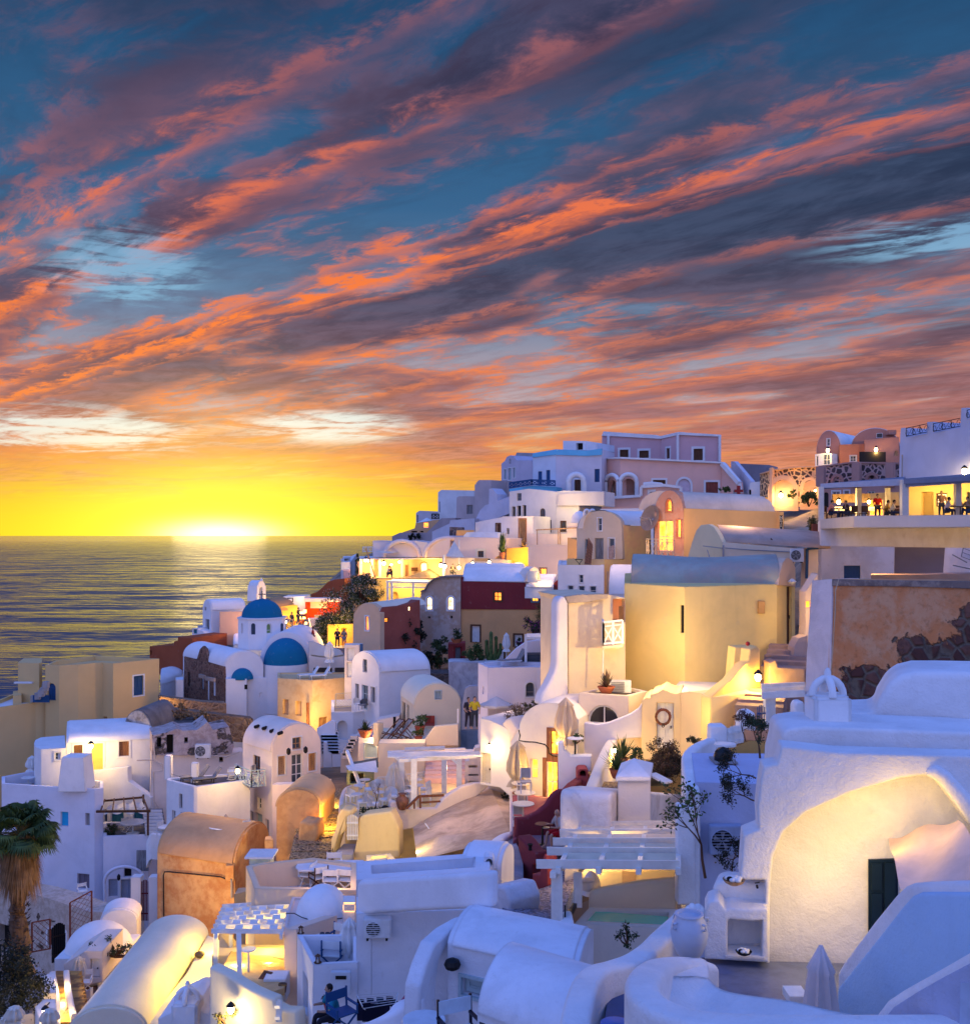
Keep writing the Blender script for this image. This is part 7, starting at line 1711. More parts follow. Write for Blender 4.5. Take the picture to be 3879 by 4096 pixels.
bush(Q(1590,850,42.5),px(60,42),.5,px(55,42),700,.05,G1,'leafy green shrub right of the stairway lamp',nc=16)
bush(Q(1800,1000,38),px(120,38),1.2,px(165,38),7000,.045,leaf((.05,.035,.015),(.11,.06,.03),4),'round dark brownish green hedge bush below the wreath door',nc=50)
bush(Q(2020,760,40),px(60,40),.6,px(50,40),900,.05,G3,'grassy plant behind the round hedge bush',nc=14)
T=Thing('pyramid_chimney','white square chimney with a pyramid cap above the lit stairway','chimney')
slab(T,'stack',[(1445,960,32.5),(1690,965),(1690,930),(1460,930)],1.9,PL((.80,.76,.74),.08,.4));
bm=NB();z0=zq(950,32.5);base=[Q(1428,940,32.0),Q(1690,950,32.0),Q(1710,890,34.0),Q(1470,885,34.0)]
for p in base:p.z=z0+.1
top=Q(1568,812,33.0);lo=[p-VV((0,0,.12))for p in base]
for i in range(4):face(bm,[base[i],base[(i+1)%4],top]);face(bm,[lo[i],lo[(i+1)%4],base[(i+1)%4],base[i]])
face(bm,lo);bmesh.ops.remove_doubles(bm,verts=bm.verts[:],dist=.001);TP('cap',bm,WHITEN)
bm=NB();box(bm,Q(1548,956,32.4),px(76,32.4),.06,px(24,32.4));TP('vent',bm,DARK)
bm=NB();bar(bm,Q(1700,930,33),Q(1825,995,32.4),.35,.06);single('white_board',bm,FWHITE,'white board leaning over the planting bed behind the pyramid chimney','board')
bm=patch(Q(1690,1020,32.6),Q(1830,1020,32.6),Q(1850,960,34),Q(1690,940,34),6,.05,2);single('planting_bed',bm,plain((.03,.025,.02),.9),'dark soil bed behind the pyramid chimney','planting bed')
T=Thing('arched_window_house','cream house block with a wide half round window under a planted roof','house')
AW=PL((.74,.62,.48),.08)
o,za5=slab(T,'wall',[(1150,322,47.5),(1525,345),(1668,308),(1560,285),(1290,290)],5,AW,[('w',1218,415,1460,560,dict(arch=1.1,trim=.0,pane=glass((.02,.02,.03))))],par=.12,pmat=plain((.10,.07,.05),.9))
spiky(Q(1358,325,47.6),px(85,47.6),.9,44,leaf((.06,.06,.03),(.16,.09,.07),4),'large agave in a terracotta bowl on the planted roof',TERRA,potr=px(60,47.6),poth=px(52,47.6),w=.06)
T=Thing('lattice_ac_cover','white lattice sided box beside the large agave','cover')
slab(T,'body',[(1385,232,48.5),(1545,236),(1542,225),(1400,222)],1.1,FWHITE)
bm=NB();
for k in range(12):
    for j in range(6):x=1398+k*8.4;y=245+j*13;bm_=None;box(bm,Q(x,y,48.25),.05,.02,.07,ux=VV((.7,0,.7)),uy=VV((0,1,0)),uz=VV((-.7,0,.7)))
TP('lattice',bm,GREY)
T=Thing('swoosh_wall','lavender white wall sweeping up in a curve to the wreath house','wall')
blob(T,'wall',(1190,45.6,1625,45.2),[(1188,900),(1192,550),(1215,545),(1290,560),(1380,545),(1470,510),(1540,480),(1600,440),(1625,400),(1640,660),(1450,670),(1385,700),(1330,790),(1290,870),(1245,920)],.35,PL((.72,.66,.66),.1),.06,con=True)
block(Thing('small_flat_terrace','small white terrace corner holding the round table under the window','terrace'),'wall',(1000,44.2,1245,44.0),[(1000,1060),(995,700),(1030,700),(1040,760),(1090,800),(1245,800),(1240,900),(1120,990),(1095,1060)],.6,WHITE)
table(Q(1125,790,44.6),px(60,44.6),.75,'round white table beside the brown framed lit window',FWHITE,IRON)
bush(Q(1140,700,45),px(45,45),.3,px(35,45),260,.06,G1,'oleander like plant in the white planter above the round table',nc=8)
T=Thing('arched_window_white_house','pinkish white house with one small arched window under the covered terrace','house')
PW=PL((.80,.74,.76),.07)
slab(T,'wall',[(398,95,60),(470,132),(840,128),(960,130),(960,90),(560,85)],8,PW,[('w',755,243,820,352,dict(arch=1,col=FGREY,trim=.08)),('n',430,270,440,330,dict(arch=1,dep=.1))],par=.2)
Z3()
T=Thing('covered_terrace','white roof terrace with a metal canopy and a dark covered tub','terrace')
block(T,'back_wall',(870,63,1180,63),[(740,1800),(790,1760),(870,1680),(950,1625),(1175,1600),(1175,1820),(740,1820)],.5,PW)
slab(T,'canopy',[(940,1590,60),(1175,1592),(1175,1560),(950,1565)],.15,METALW)
bm=NB();bar(bm,Q(942,1780,60),Q(942,1570,60),.14);bar(bm,Q(1092,1805,59.5),Q(1092,1610,59.5),.14);TP('post',bm,METALW)
blob(Thing('covered_tub','dark grey covered hot tub on the white roof terrace','hot tub'),'cover',(912,60.5,1127,60.5),[(912,1812),(914,1740),(930,1728),(1110,1728),(1127,1745),(1127,1812)],1.6,plain((.05,.06,.07),.5),.08)
lounger(Q(845,1805,60),R(-70),'grey folded sun lounger on the white roof terrace beside the tub',FGREY,METALW,'grey sun loungers on the roof',1.0)
A5()
parasol_open(Q(535,500,57),px(150,57),px(125,57),'wide pale open parasol below the arched window',fabric((.55,.53,.52)),px(55,57))
slab(Thing('small_white_terrace','small white walled terrace under the wide pale parasol','terrace'),'wall',[(415,512,55),(500,515),(600,545),(600,505),(520,495),(430,500)],5,WG,par=.3,pmat=DKFLOOR)
person(Q(372,590,56),0,'person in a yellow jacket and striped shirt standing by the grey wall','stand',(.45,.38,.03),(.03,.04,.06),group=None);person(Q(325,590,57),.5,'blurred dark clothed person behind the yellow jacket','stand',(.05,.04,.05),(.03,.03,.05),group=None)
T=Thing('grey_rough_wall','tall rough grey wall behind the cream vault','wall')
block(T,'wall',(175,70,420,68),[(175,560),(178,90),(400,95),(420,300),(400,590),(280,590)],.6,PL((.46,.44,.46),.3,.6,1,(.26,.24,.25),.6))
block(T,'lower_wall',(280,64,400,64),[(275,600),(280,400),(300,290),(330,272),(398,268),(398,600)],.5,PL((.50,.48,.50),.3,.5))
Z3()
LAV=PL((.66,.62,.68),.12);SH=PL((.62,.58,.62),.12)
T=Thing('white_pergola_house','white house with a small balcony and open parasol at the far end of the ridge','house')
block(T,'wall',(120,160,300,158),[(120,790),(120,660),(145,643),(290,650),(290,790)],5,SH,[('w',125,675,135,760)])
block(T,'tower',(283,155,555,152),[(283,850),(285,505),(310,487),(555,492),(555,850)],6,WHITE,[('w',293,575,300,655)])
railing(T,Q(238,705,153),Q(292,705,153),px(38,153),IRON,2,'x',w=.12)
parasol_open(Q(202,790,152),px(95,152),px(85,152),'wide white open parasol at the far end of the ridge',CLOTHW,px(42,152))
T=Thing('orange_terrace','orange lit low terrace with one glowing window at the far end of the ridge','house')
block(T,'wall',(20,150,330,148),[(20,830),(20,805),(110,775),(120,735),(285,710),(310,760),(310,870),(20,870)],4,PL((.80,.45,.22),.1),[('l',172,730,214,772,dict(pane=LITO,grid=0)),('o',85,795,128,806),('o',150,795,175,806)])
T=Thing('shaded_slope_house','grey shaded house with a sloping parapet behind the dining terrace','house')
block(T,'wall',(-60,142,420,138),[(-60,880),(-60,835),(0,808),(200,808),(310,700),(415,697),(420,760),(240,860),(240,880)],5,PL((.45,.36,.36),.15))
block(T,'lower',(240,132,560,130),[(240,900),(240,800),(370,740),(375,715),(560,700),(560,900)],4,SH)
bush(Q(110,862,140),px(45,140),.8,px(26,140),500,.14,GD,'dark bushes on the shaded terrace at the far end',nc=12,stem=False)
T=Thing('tan_block','plain tan block with one pale closed window on the ridge','house')
block(T,'wall',(420,140,570,138),[(420,720),(425,545),(440,535),(570,535),(570,720)],5,PL((.56,.46,.44),.1),[('s',500,600,545,668,dict(col=GREY))])
T=Thing('notched_tower','tall tan tower with a notched top on the ridge','tower')
block(T,'wall',(560,136,685,134),[(560,720),(560,445),(570,445),(570,430),(580,430),(580,420),(590,420),(590,413),(683,413),(683,600),(660,720)],4,PL((.54,.44,.42),.12))
T=Thing('stepped_wall','white stepped parapet climbing beside the notched tower','wall')
block(T,'wall',(540,132,830,128),[(540,720),(570,700),(600,640),(640,600),(665,595),(668,480),(690,475),(728,520),(730,570),(820,535),(830,660),(680,720),(640,760)],2,LAV)
block(Thing('tan_house','tan block with a stepped top between the tower and the blue railing','house'),'wall',(680,138,822,136),[(685,560),(685,445),(728,450),(728,435),(770,430),(822,430),(822,545),(728,570)],3,PL((.58,.48,.46),.1),[('o',748,512,758,524)])
T=Thing('vaulted_white_house','shadowed white house with a curved gable and three tall pale windows above the blue railing','house')
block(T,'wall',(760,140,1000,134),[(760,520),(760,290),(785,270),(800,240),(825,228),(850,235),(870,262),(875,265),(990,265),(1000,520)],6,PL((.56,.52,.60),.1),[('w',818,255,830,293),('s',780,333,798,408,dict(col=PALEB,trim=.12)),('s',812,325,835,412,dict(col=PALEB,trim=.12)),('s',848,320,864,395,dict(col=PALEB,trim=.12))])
slab(T,'roof_block',[(850,235,139),(990,265),(1000,205)],.1,GREY)if False else block(T,'roof_block',(870,142,1000,142),[(860,240),(875,207),(1000,210),(1000,270),(870,265)],3,GREY)
T=Thing('pale_blue_house','pale blue and white house with a sky blue cornice and blue balcony railing','house')
PB_=PL((.62,.68,.76),.08)
block(T,'wall',(995,132,1168,130),[(995,520),(995,212),(1168,185),(1168,520)],7,PB_,[('d',1035,348,1064,456,dict(col=FBLUE)),('d',1095,338,1125,458,dict(col=FBLUE))])
block(T,'right_wall',(1168,130,1512,128),[(1168,520),(1168,190),(1405,195),(1512,180),(1512,500),(1400,520)],7,PL((.66,.62,.68),.08),[('s',1458,330,1495,428,dict(col=FBLUE)),('d',1307,410,1355,498,dict(col=FBROWN,trim=.15))])
block(T,'cornice',(993,131.8,1168,129.8),[(993,243),(993,212),(1168,182),(1168,222)],.3,LBLUE,con=0)
block(T,'cornice',(1168,129.8,1512,127.8),[(1168,224),(1168,182),(1405,192),(1512,176),(1512,224),(1405,232)],.3,LBLUE,con=0)
block(T,'roof_room',(1222,133,1400,131),[(1222,185),(1222,118),(1398,120),(1398,190)],4,WHITE,[('o',1320,135,1370,186)])
block(T,'roof_room',(1408,134,1512,133),[(1408,190),(1412,148),(1440,135),(1512,138),(1512,190)],4,PB_)
railing(T,Q(820,475,129),Q(988,452,127),px(42,129),FBLUE,5,'x',w=.13);railing(T,Q(988,452,127),Q(1162,460,126),px(42,127),FBLUE,4,'x',w=.13)
block(T,'balcony',(818,128.5,1165,126.5),[(818,480),(988,456),(1165,464),(1165,500),(1000,490),(818,500)],3,LBLUE,con=0)
bm=NB();tube(bm,[Q(x,y,126.8)for x,y in[(1262,500),(1262,430)]+earc(1262,1378,430,372,10)+[(1378,500)]],.35,8);TP('door_arch',bm,WHITE,smooth=60)
T=Thing('white_row_house','white two storey house with three tall openings and one small arched window','house')
RW=PL((.80,.72,.66),.1)
block(T,'wall',(818,122,1170,119),[(818,720),(820,500),(965,478),(1080,490),(1170,500),(1170,820),(995,820)],6,RW,[('w',877,512,910,568,dict(col=FGREY)),('o',838,612,864,685),('o',876,606,906,683),('o',918,602,945,683),('w',1050,625,1088,695,dict(arch=1,col=FBROWN)),('s',1044,716,1088,808,dict(col=GREY)),('o',1105,712,1134,806)])
block(T,'right_wall',(1170,119,1530,117),[(1170,830),(1170,500),(1230,492),(1530,498),(1530,610),(1345,600),(1330,830)],5,RW,[('w',1208,725,1240,795,dict(col=FBROWN,trim=.1,tcol=FBROWN))])
block(T,'band',(1178,118.6,1530,116.6),[(1178,605),(1185,520),(1530,498),(1530,603)],.6,PL((.66,.58,.58),.1),con=0)
lamp(Q(1215,505,115.5),130,(1,.72,.3),.2);lamp(Q(1270,640,115.0),190,(1,.75,.32),.2);lamp(Q(1010,740,116),60,(1,.65,.3),.2);lamp(Q(830,690,116),60,(1,.65,.3),.2)
T=Thing('white_door_house','white house with a tall weathered wooden door lit from above','house')
block(T,'wall',(563,116,998,113),[(563,830),(565,730),(760,692),(770,686),(998,684),(998,920),(800,920)],5,RW,[('d',722,742,750,850,dict(col=FBROWN,trim=.12,tcol=FBROWN)),('d',893,706,943,880,dict(col=wood((.30,.18,.10)),trim=.1,tcol=wood((.40,.16,.06)))),('o',800,776,818,818,dict(col=GREY))])
block(T,'parapet',(960,111.5,1350,109),[(960,910),(960,815),(1250,818),(1260,735),(1400,740),(1400,900)],2,WARM)
bm=NB();bar(bm,Q(1020,788,110.5),Q(1355,770,108.5),.12);bar(bm,Q(1028,900,110.4),Q(1028,788,110.4),.08);bar(bm,Q(1185,895,109.7),Q(1185,780,109.7),.08);bar(bm,Q(1198,895,109.7),Q(1198,780,109.7),.08);TP('timber_rail',bm,WOODL)
lamp(Q(925,690,111.5),90,(1,.65,.25),.15);lamp(Q(1200,800,107.5),110,(1,.62,.25),.2)
block(Thing('lower_white_roofs','low white parapets and roof edges in front of the weathered door','wall'),'wall',(470,112,735,111),[(470,850),(480,825),(500,805),(620,800),(732,808),(735,860)],4,WHITE)
block(Thing('orange_roof_terrace','small orange brown lattice wall on the roofs beside the dark rubble','wall'),'wall',(420,114,560,114),[(420,830),(425,790),(555,788),(555,830)],1,ORNG)
block(Thing('dark_rubble_wall','dark rubble wall on the roofs behind the dining terrace','wall'),'wall',(370,116,490,116),[(370,830),(372,765),(480,768),(490,830)],1,stone((.20,.17,.17),(.08,.07,.08),(.18,.15,.15),1.6,.1))
T=Thing('peach_house','peach lit house with a small dark window beside tall terracotta plants','house')
block(T,'wall',(375,108,800,106),[(375,1000),(410,842),(440,840),(798,852),(798,930),(700,1010),(375,1010)],6,PL((.82,.62,.50),.06),[('w',583,945,627,992,dict(col=FBROWN,trim=.25,tcol=CREAM))])
block(T,'lower',(330,106,810,104),[(330,1150),(330,1000),(515,995),(810,1015),(810,1060),(600,1150)],4,PL((.82,.62,.40),.06),[('l',565,1030,640,1070,dict(grid=0,pane=LITW)),('n',560,1000,668,1022,dict(dep=.1,col=OCH))])
T=Thing('patio_sail','pale pointed sail above the patio between two restaurants','shade sail');bm=NB();face(bm,[Q(405,870,105),Q(345,985,104),Q(480,990,103)]);TP('cloth',bm,CLOTH)
bm=NB();tube(bm,[Q(443,860,104.5),Q(443,1050,104.5)],.05,6);tube(bm,[Q(325,1140,103),Q(327,975,103)],.12,8);TP('mast',bm,FWHITE)
for x,y,w_,l in((668,1030,260,'bright patio lamp below the small dark window'),(545,1040,150,'bright patio lamp left of the glowing doorway'),(442,1070,110,'hanging lantern under the pointed sail'),(338,1060,120,'lantern on the patio post')):wall_lamp(x,y,102.8,w_,l,(1,.66,.2),.13,off=.1)
T=Thing('ochre_wall','glowing ochre yellow wall with an arch behind the white vault','wall')
block(T,'wall',(798,105.5,962,104.5),[(798,1080),(798,925),(962,915),(962,1080)],2,PL((.80,.46,.08),.2,.4))
bm=NB();tube(bm,[Q(x,y,104)for x,y in earc(840,935,1085,1045,8)],.22,8);TP('arch_trim',bm,CREAM)
lamp(Q(900,1000,103),230,(1,.62,.12),.2)
spiky(Q(765,1005,104),px(55,104),2.2,60,G1,'yucca in an urn on the patio edge before the ochre wall',TERRA,potr=px(22,104),poth=px(50,104),w=.1)
spiky(Q(925,925,105),px(50,105),1.2,40,DRY,'orange leaved succulent on top of the ochre wall',None,w=.1,name='succulent')
T=Thing('peach_cube_house','large plain peach cube with one lit window right of the ochre wall','house')
PQ=PL((.82,.60,.42),.05)
block(T,'wall',(960,102,1255,100),[(960,1180),(960,905),(1255,900),(1255,1180)],6,PQ,[('l',1050,1075,1095,1160,dict(col=WOODL,pane=LITY,trim=.1,tcol=WOODL))])
block(T,'right_wall',(1255,100,1330,99),[(1255,1180),(1255,845),(1325,858),(1325,1180)],5,ORNG)
lamp(Q(1150,1130,98.2),160,(1,.6,.2),.2);lamp(Q(1240,1000,96.5),110,(1,.6,.25),.2);lamp(Q(1000,1150,99),80,(1,.6,.2),.2)
person(Q(395,1140,103),.5,'dark figure sitting at the corner of the patio','sit',(.03,.02,.02),(.03,.03,.04),group=None)
T=Thing('white_dome_chapel','small white dome with a double arched belfry between the row house and the tan gable','chapel')
bm=NB();dome(bm,Q(1345,735,106),px(65,106),px(90,106),24,10);TP('dome',bm,WHITE,smooth=60)
bm=NB();
for x in(1400,1440):tube(bm,[Q(a,b,104)for a,b in[(x-17,720),(x-17,655)]+earc(x-17,x+17,655,637,6)+[(x+17,720)]],.16,6)
TP('belfry',bm,WHITE,smooth=60)
slab(Thing('white_low_vault','low white roof seen behind the tan gable house','house'),'roof',[(1500,640,112),(1900,632),(1900,622),(1500,630)],3,WHITE)
T=Thing('leaning_door_house','tan gabled house with a tilted wooden shutter and grey plank door','house')
TG=PL((.66,.52,.36),.12)
out=[(1325,1050),(1325,780)]+[(1325+(1500-1325)*(1-math.cos(math.pi/2*k/6)),780-(780-643)*math.sin(math.pi/2*k/6))for k in range(1,7)]+[(1500+(1662-1500)*math.sin(math.pi/2*k/6),643+(752-643)*(1-math.cos(math.pi/2*k/6)))for k in range(1,7)]+[(1668,1005),(1530,1010),(1530,1050)]
block(T,'wall',(1325,77,1668,75),out,.5,TG,[('w',1482,698,1514,794,dict(trim=.06)),('w',1385,855,1408,1010,dict(col=FWHITE)),('d',1460,850,1524,1050,dict(col=FGREY)),('w',1562,850,1608,1000,dict(trim=.06))])
block(T,'side_wall',(1668,75.2,1885,77),[(1530,1280),(1530,1010),(1668,1008),(1668,752),(1880,760),(1885,1080),(1750,1110),(1700,1280)],4,PL((.76,.46,.20),.1,.3,1,(.80,.60,.20),.5))
bm=NB();e=[Q(1500-(1500-1335)*math.cos(math.pi*k/12)if k<6 else 1500+(1660-1500)*-math.cos(math.pi*k/12),0,76)for k in range(13)]
for k,p in enumerate(e):yy=(780 if k<6 else 752)-((780-640)if k<6 else(752-640))*math.sin(math.pi*k/12);p.z=zq(yy,76)
v1=[bm.verts.new(p+VV((0,.3,.04)))for p in e];v2=[bm.verts.new(p+VV((4.4,4.6,.0)))for p in e]
for i in range(12):bm.faces.new((v1[i],v1[i+1],v2[i+1],v2[i]))
TP('roof',bm,WHITE,smooth=60)
T=Thing('leaning_shutter','brown louvred shutter leaning against the tan gable house','shutter');bm=NB()
q=[Q(1380,1048,74.5),Q(1432,1048,74.5),Q(1446,900,75.2),Q(1412,842,75.4)];f=[bm.verts.new(p)for p in q];bm.faces.new(f);bmesh.ops.solidify(bm,geom=bm.faces[:],thickness=.08);TP('leaf',bm,wood((.42,.22,.14)))
bm=NB()
for k in range(8):a=q[0].lerp(q[3],.08+k*.11);b=q[1].lerp(q[2],.0+k*.12);bar(bm,a+VV((0,-.1,0)),b+VV((0,-.1,0)),.05)
TP('slats',bm,wood((.26,.13,.08)))
bm=NB();face(bm,[Q(1565,1005,74.6),Q(1600,1005,74.6),Q(1606,900,75.2),Q(1562,915,75.2)]);single('leaning_board',bm,wood((.42,.28,.20)),'brown board leaning under the right window of the tan gable house','board')
T=Thing('white_front_house','white house front with three windows in a row and a balcony with a folding table','house')
o,zw3=slab(T,'wall',[(1183,1050,73.5),(1530,1052),(1530,1020),(1190,1015)],9,WHITE,[('w',1345,1125,1373,1183,dict(trim=.05)),('w',1260,1205,1300,1278,dict(trim=.06)),('w',1340,1208,1384,1278,dict(trim=.06)),('w',1424,1210,1470,1275,dict(trim=.06))],par=.15)
bm=NB();a=Q(1308,1048,74.3);b=Q(1368,1010,74.3);bar(bm,Q(1308,1008,74.3),b,.05);bar(bm,a+VV((.3,0,0)),b,.04);bar(bm,Q(1350,1048,74.3),Q(1315,1010,74.3),.04);single('folding_table',bm,IRON,'small black folding table on the balcony under the tilted shutter','table')
bm=NB();bar(bm,Q(1555,1260,73.3),Q(1558,1100,73.3),.12);TP('pipe',bm,TAN)
barrel(T,(1565,1270,70),(1600,1250),(1740,1275),1.9,3,WHITE,cfrom='A')
Z4()
T=Thing('pink_house','two tone pink house with white arches, roof cornice and outside stairs','house')
UP=PL((.66,.42,.44),.07);LP=PL((.84,.50,.40),.07)
block(T,'upper_wall',(388,139,828,137),[(388,470),(388,270),(410,242),(450,262),(828,290),(828,470)],6,UP,[('s',522,373,586,430,dict(col=FBROWN,trim=.28,tcol=WHITE)),('s',668,380,738,435,dict(col=FBROWN,trim=.28,tcol=WHITE))])
block(T,'upper_wall',(828,137,960,133),[(828,470),(828,290),(960,262),(960,470)],6,UP,[('s',872,362,897,440,dict(col=FBROWN,trim=.25,tcol=WHITE))])
block(T,'upper_wall',(960,133,1278,132),[(960,475),(960,262),(1278,275),(1278,475)],7,UP,[('s',1075,366,1143,452,dict(col=FBROWN,trim=.3,tcol=WHITE))])
for pl,o in(((385,138.7,828,136.7),[(385,268),(400,236),(790,262),(828,270),(828,292),(450,270)]),((828,136.7,960,132.7),[(828,292),(828,270),(960,240),(960,262)]),((960,132.7,1282,131.7),[(960,262),(955,240),(1282,260),(1282,275)])):block(T,'cornice',pl,o,1.0,WHITE,con=0)
for x,d,y0 in((436,138.3,270),(957,132.6,262),(1272,131.6,275)):block(T,'corner_strip',(x-9,d,x+9,d),[(x-9,460),(x-9,y0),(x+9,y0),(x+9,460)],.3,WHITE,con=0)
block(T,'lower_wall',(412,131,525,128),[(412,740),(412,445),(525,440),(525,740)],.9,LP,[('n',430,600,505,735,dict(arch=1.6,dep=.9,col=LP))])
block(T,'lower_wall',(525,128,1285,127),[(525,740),(525,440),(1285,475),(1285,720),(1000,720)],.9,LP,[('n',540,590,640,728,dict(arch=1.2,dep=.9,col=LP)),('s',770,600,864,640,dict(col=FBROWN,trim=.22,tcol=WHITE)),('d',957,592,1050,712,dict(arch=1,trim=.28,tcol=WHITE,col=plain((.62,.52,.60),.6))),('d',1166,616,1258,712,dict(col=wood((.28,.07,.05)),trim=.25,tcol=WHITE))])
block(T,'inner_wall',(412,131.5,700,129.5),[(412,740),(412,500),(700,500),(700,740)],.3,PL((.50,.30,.36),.05),[('d',472,625,502,725,dict(col=FBROWN,trim=.15)),('d',585,615,612,722,dict(trim=.15))],con=0)
block(T,'floor_band',(410,130.6,525,127.6),[(410,445),(410,432),(525,427),(525,440)],.5,WHITE,con=0);block(T,'floor_band',(525,127.6,1290,126.6),[(525,441),(525,427),(1290,463),(1290,477)],.5,WHITE,con=0)
bm=NB()
for a,b,ys,ya,d0,d1 in((416,510,615,562,129.8,127.6),(525,648,615,557,127.3,127.0)):
    tube(bm,[Q(x,y,d0+(d1-d0)*(x-a)/(b-a))for x,y in[(a,735)]+earc(a,b,ys,ya,12)+[(b,735)]],.26,8)
TP('arcade_arch',bm,WHITE,smooth=60)
block(T,'stair_wall',(1285,127,1430,124),[(1285,700),(1285,468),(1300,475),(1420,620),(1430,710),(1285,720)],.5,LP,con=0)
bm=NB();bar(bm,Q(1290,478,126.5),Q(1418,625,124),.5,.5);bar(bm,Q(1418,625,124),Q(1428,700,124),.4);TP('stair_coping',bm,WHITE)
stairs(T,'steps',Q(1450,700,124.5),Q(1365,520,131),2.2,14,GREY,h=1.0)
block(T,'outer_stair_wall',(1355,130,1510,123),[(1355,560),(1355,460),(1380,462),(1505,610),(1510,710),(1440,700)],.5,LAV,con=0)
block(T,'terrace_wall',(380,124,980,121),[(380,830),(395,740),(690,715),(690,650),(705,640),(800,640),(865,645),(975,655),(975,720),(830,715),(820,830)],1.0,LP,[('w',748,690,772,755,dict(trim=.3,tcol=WHITE))])
bm=NB()
for a,b in(((385,738),(680,720)),((680,720),(682,652)),((682,652),(860,640)),((860,640),(978,655)),((978,655),(978,690))):bar(bm,Q(a[0],a[1],123.6-(a[0]-380)*.005),Q(b[0],b[1],123.6-(b[0]-380)*.005),.32)
TP('coping',bm,WHITE)
blob(T,'white_roof',(695,122.3,870,121.8),[(695,650),(697,618),(760,612),(835,620),(862,640),(862,655)],1.5,WHITE,.1)
bm=NB();c=Q(1412,682,121);bar(bm,c+VV((0,0,-.6)),c+VV((0,0,.6)),.35);bar(bm,c-VV((.5,0,0)),c+VV((.5,0,0)),.3);single('red_cross',bm,plain((.35,.03,.03),.6),'dark red ornamental cross beside the foot of the pink house stairs','cross')
bush(Q(1310,700,122),px(45,122),.8,px(22,122),500,.12,G1,'low green shrub at the foot of the pink house stairs',nc=12,stem=False)
T=Thing('grey_block_house','plain dark grey block behind the stairs of the pink house','house')
block(T,'wall',(1400,138,1642,136),[(1400,700),(1380,475),(1642,487),(1642,620),(1560,700)],5,PL((.34,.30,.33),.2))
block(Thing('white_side_block','small white block with an arched niche right of the pink house stairs','house'),'wall',(1425,122,1575,121),[(1480,720),(1500,620),(1570,612),(1575,780),(1480,780)],3,WHITE,[('o',1488,672,1506,712,dict(arch=1))])
T=Thing('stone_arch_house','orange lit loggia with dark inlaid stones and round arches','house')
ST2=stone((.78,.50,.26),(.07,.045,.04),(.16,.10,.08),1.9,.13)
Z5()
SB=PL((.70,.42,.26),.08)
block(T,'wall',(298,118,390,114),[(298,720),(298,556),(390,530),(390,740)],.6,ST2)
block(T,'wall',(370,113,745,111),[(370,790),(370,528),(570,505),(745,500),(745,800)],.7,ST2,[('n',398,600,555,800,dict(arch=1,dep=.65,trim=.5,tcol=SB,col=SB)),('n',628,605,722,800,dict(arch=1,dep=.65,trim=.35,tcol=SB,col=SB))])
for x,w_ in((380,22),(598,52)):block(T,'pier',(x-w_/2,112.3,x+w_/2,112.1),[(x-w_/2,800),(x-w_/2,510),(x+w_/2,505),(x+w_/2,800)],.6,SB,con=0)
block(T,'cornice',(296,117.5,390,113.5),[(296,560),(296,550),(390,522),(390,534)],.8,SB,con=0);block(T,'cornice',(368,112.6,745,110.6),[(368,532),(368,522),(570,499),(745,494),(745,503),(570,509)],.8,SB,con=0)
lamp(Q(450,720,112.0),90,(1,.60,.15),.3);lamp(Q(470,680,109.5),130,(1,.55,.15),.3);lamp(Q(660,680,109.3),100,(1,.55,.15),.3);lamp(Q(340,640,113.2),60,(1,.6,.15),.3)
wall_lamp(712,680,109.4,60,'small globe lamp between the stone arches and the restaurant',(1,.6,.2),.10,off=.05)
wall_lamp(455,715,111.5,180,'brilliant lamp inside the larger stone arch',(1,.68,.25),.2,off=.1)
bush(Q(665,800,108.5),px(80,108),1.2,px(60,108),1300,.14,G1,'agave like green plants in front of the smaller stone arch',nc=16)
bush(Q(540,740,110),px(28,110),.6,px(45,110),300,.12,G1,'small green tree inside the larger stone arch',nc=8)
T=Thing('stone_parapet_house','salmon house wall inlaid with dark stones and round windows','house')
ST3=stone((.52,.36,.33),(.06,.045,.05),(.13,.10,.11),1.9,.13)
SG=PL((.46,.26,.22),.12)
block(T,'wall',(745,108,1340,104),[(745,640),(745,500),(990,470),(1340,480),(1340,650)],1,ST3,[('n',850,575,905,640,dict(arch=1,trim=.3,tcol=SG,dep=.15)),('n',1110,565,1165,615,dict(arch=.9,trim=.3,tcol=SG,dep=.3))])
block(T,'coping',(742,107.8,1342,103.8),[(742,506),(742,494),(990,462),(1342,470),(1342,482),(990,474)],1.3,SG,con=0)
for x in(748,1015,1270):block(T,'pier',(x-30,106.0-(x-745)*.0055,x+30,105.6-(x-745)*.0055),[(x-30,650),(x-30,472 if x>800 else 500),(x+30,468 if x>800 else 495),(x+30,650)],1,SG,con=0)
block(T,'lower_wall',(745,106.5,1345,103),[(745,840),(745,630),(1345,620),(1345,840)],1,SG,[('d',775,692,812,805,dict(arch=1,col=IRON)),('w',840,685,900,735,dict(trim=.1)),('w',930,680,968,730,dict(trim=.1)),('w',1105,683,1160,712)])
T=Thing('twin_vault_house','salmon house with two tall barrel gables and a glazed corner bay above the stone wall','house')
TV=PL((.50,.24,.18),.14)
barrel(T,off(722,390,114.5,0,0),off(905,390,113,0,0),off(1100,330,120,0,0),px(160,114),4,TV,[('w',803,292,822,342,dict(trim=.08)),('w',860,420,875,480,dict(trim=.08))],rmat=WHITE,cfrom='B',th=.06,flat=True,n=16)
barrel(T,off(985,350,113,0,0),off(1345,350,111,0,0),off(1345,350,119,0,0),px(138,112),5,TV,[('w',1175,252,1215,282,dict(col=FBROWN,trim=.05))],rmat=WHITE,cfrom='B',flat=True,n=16)
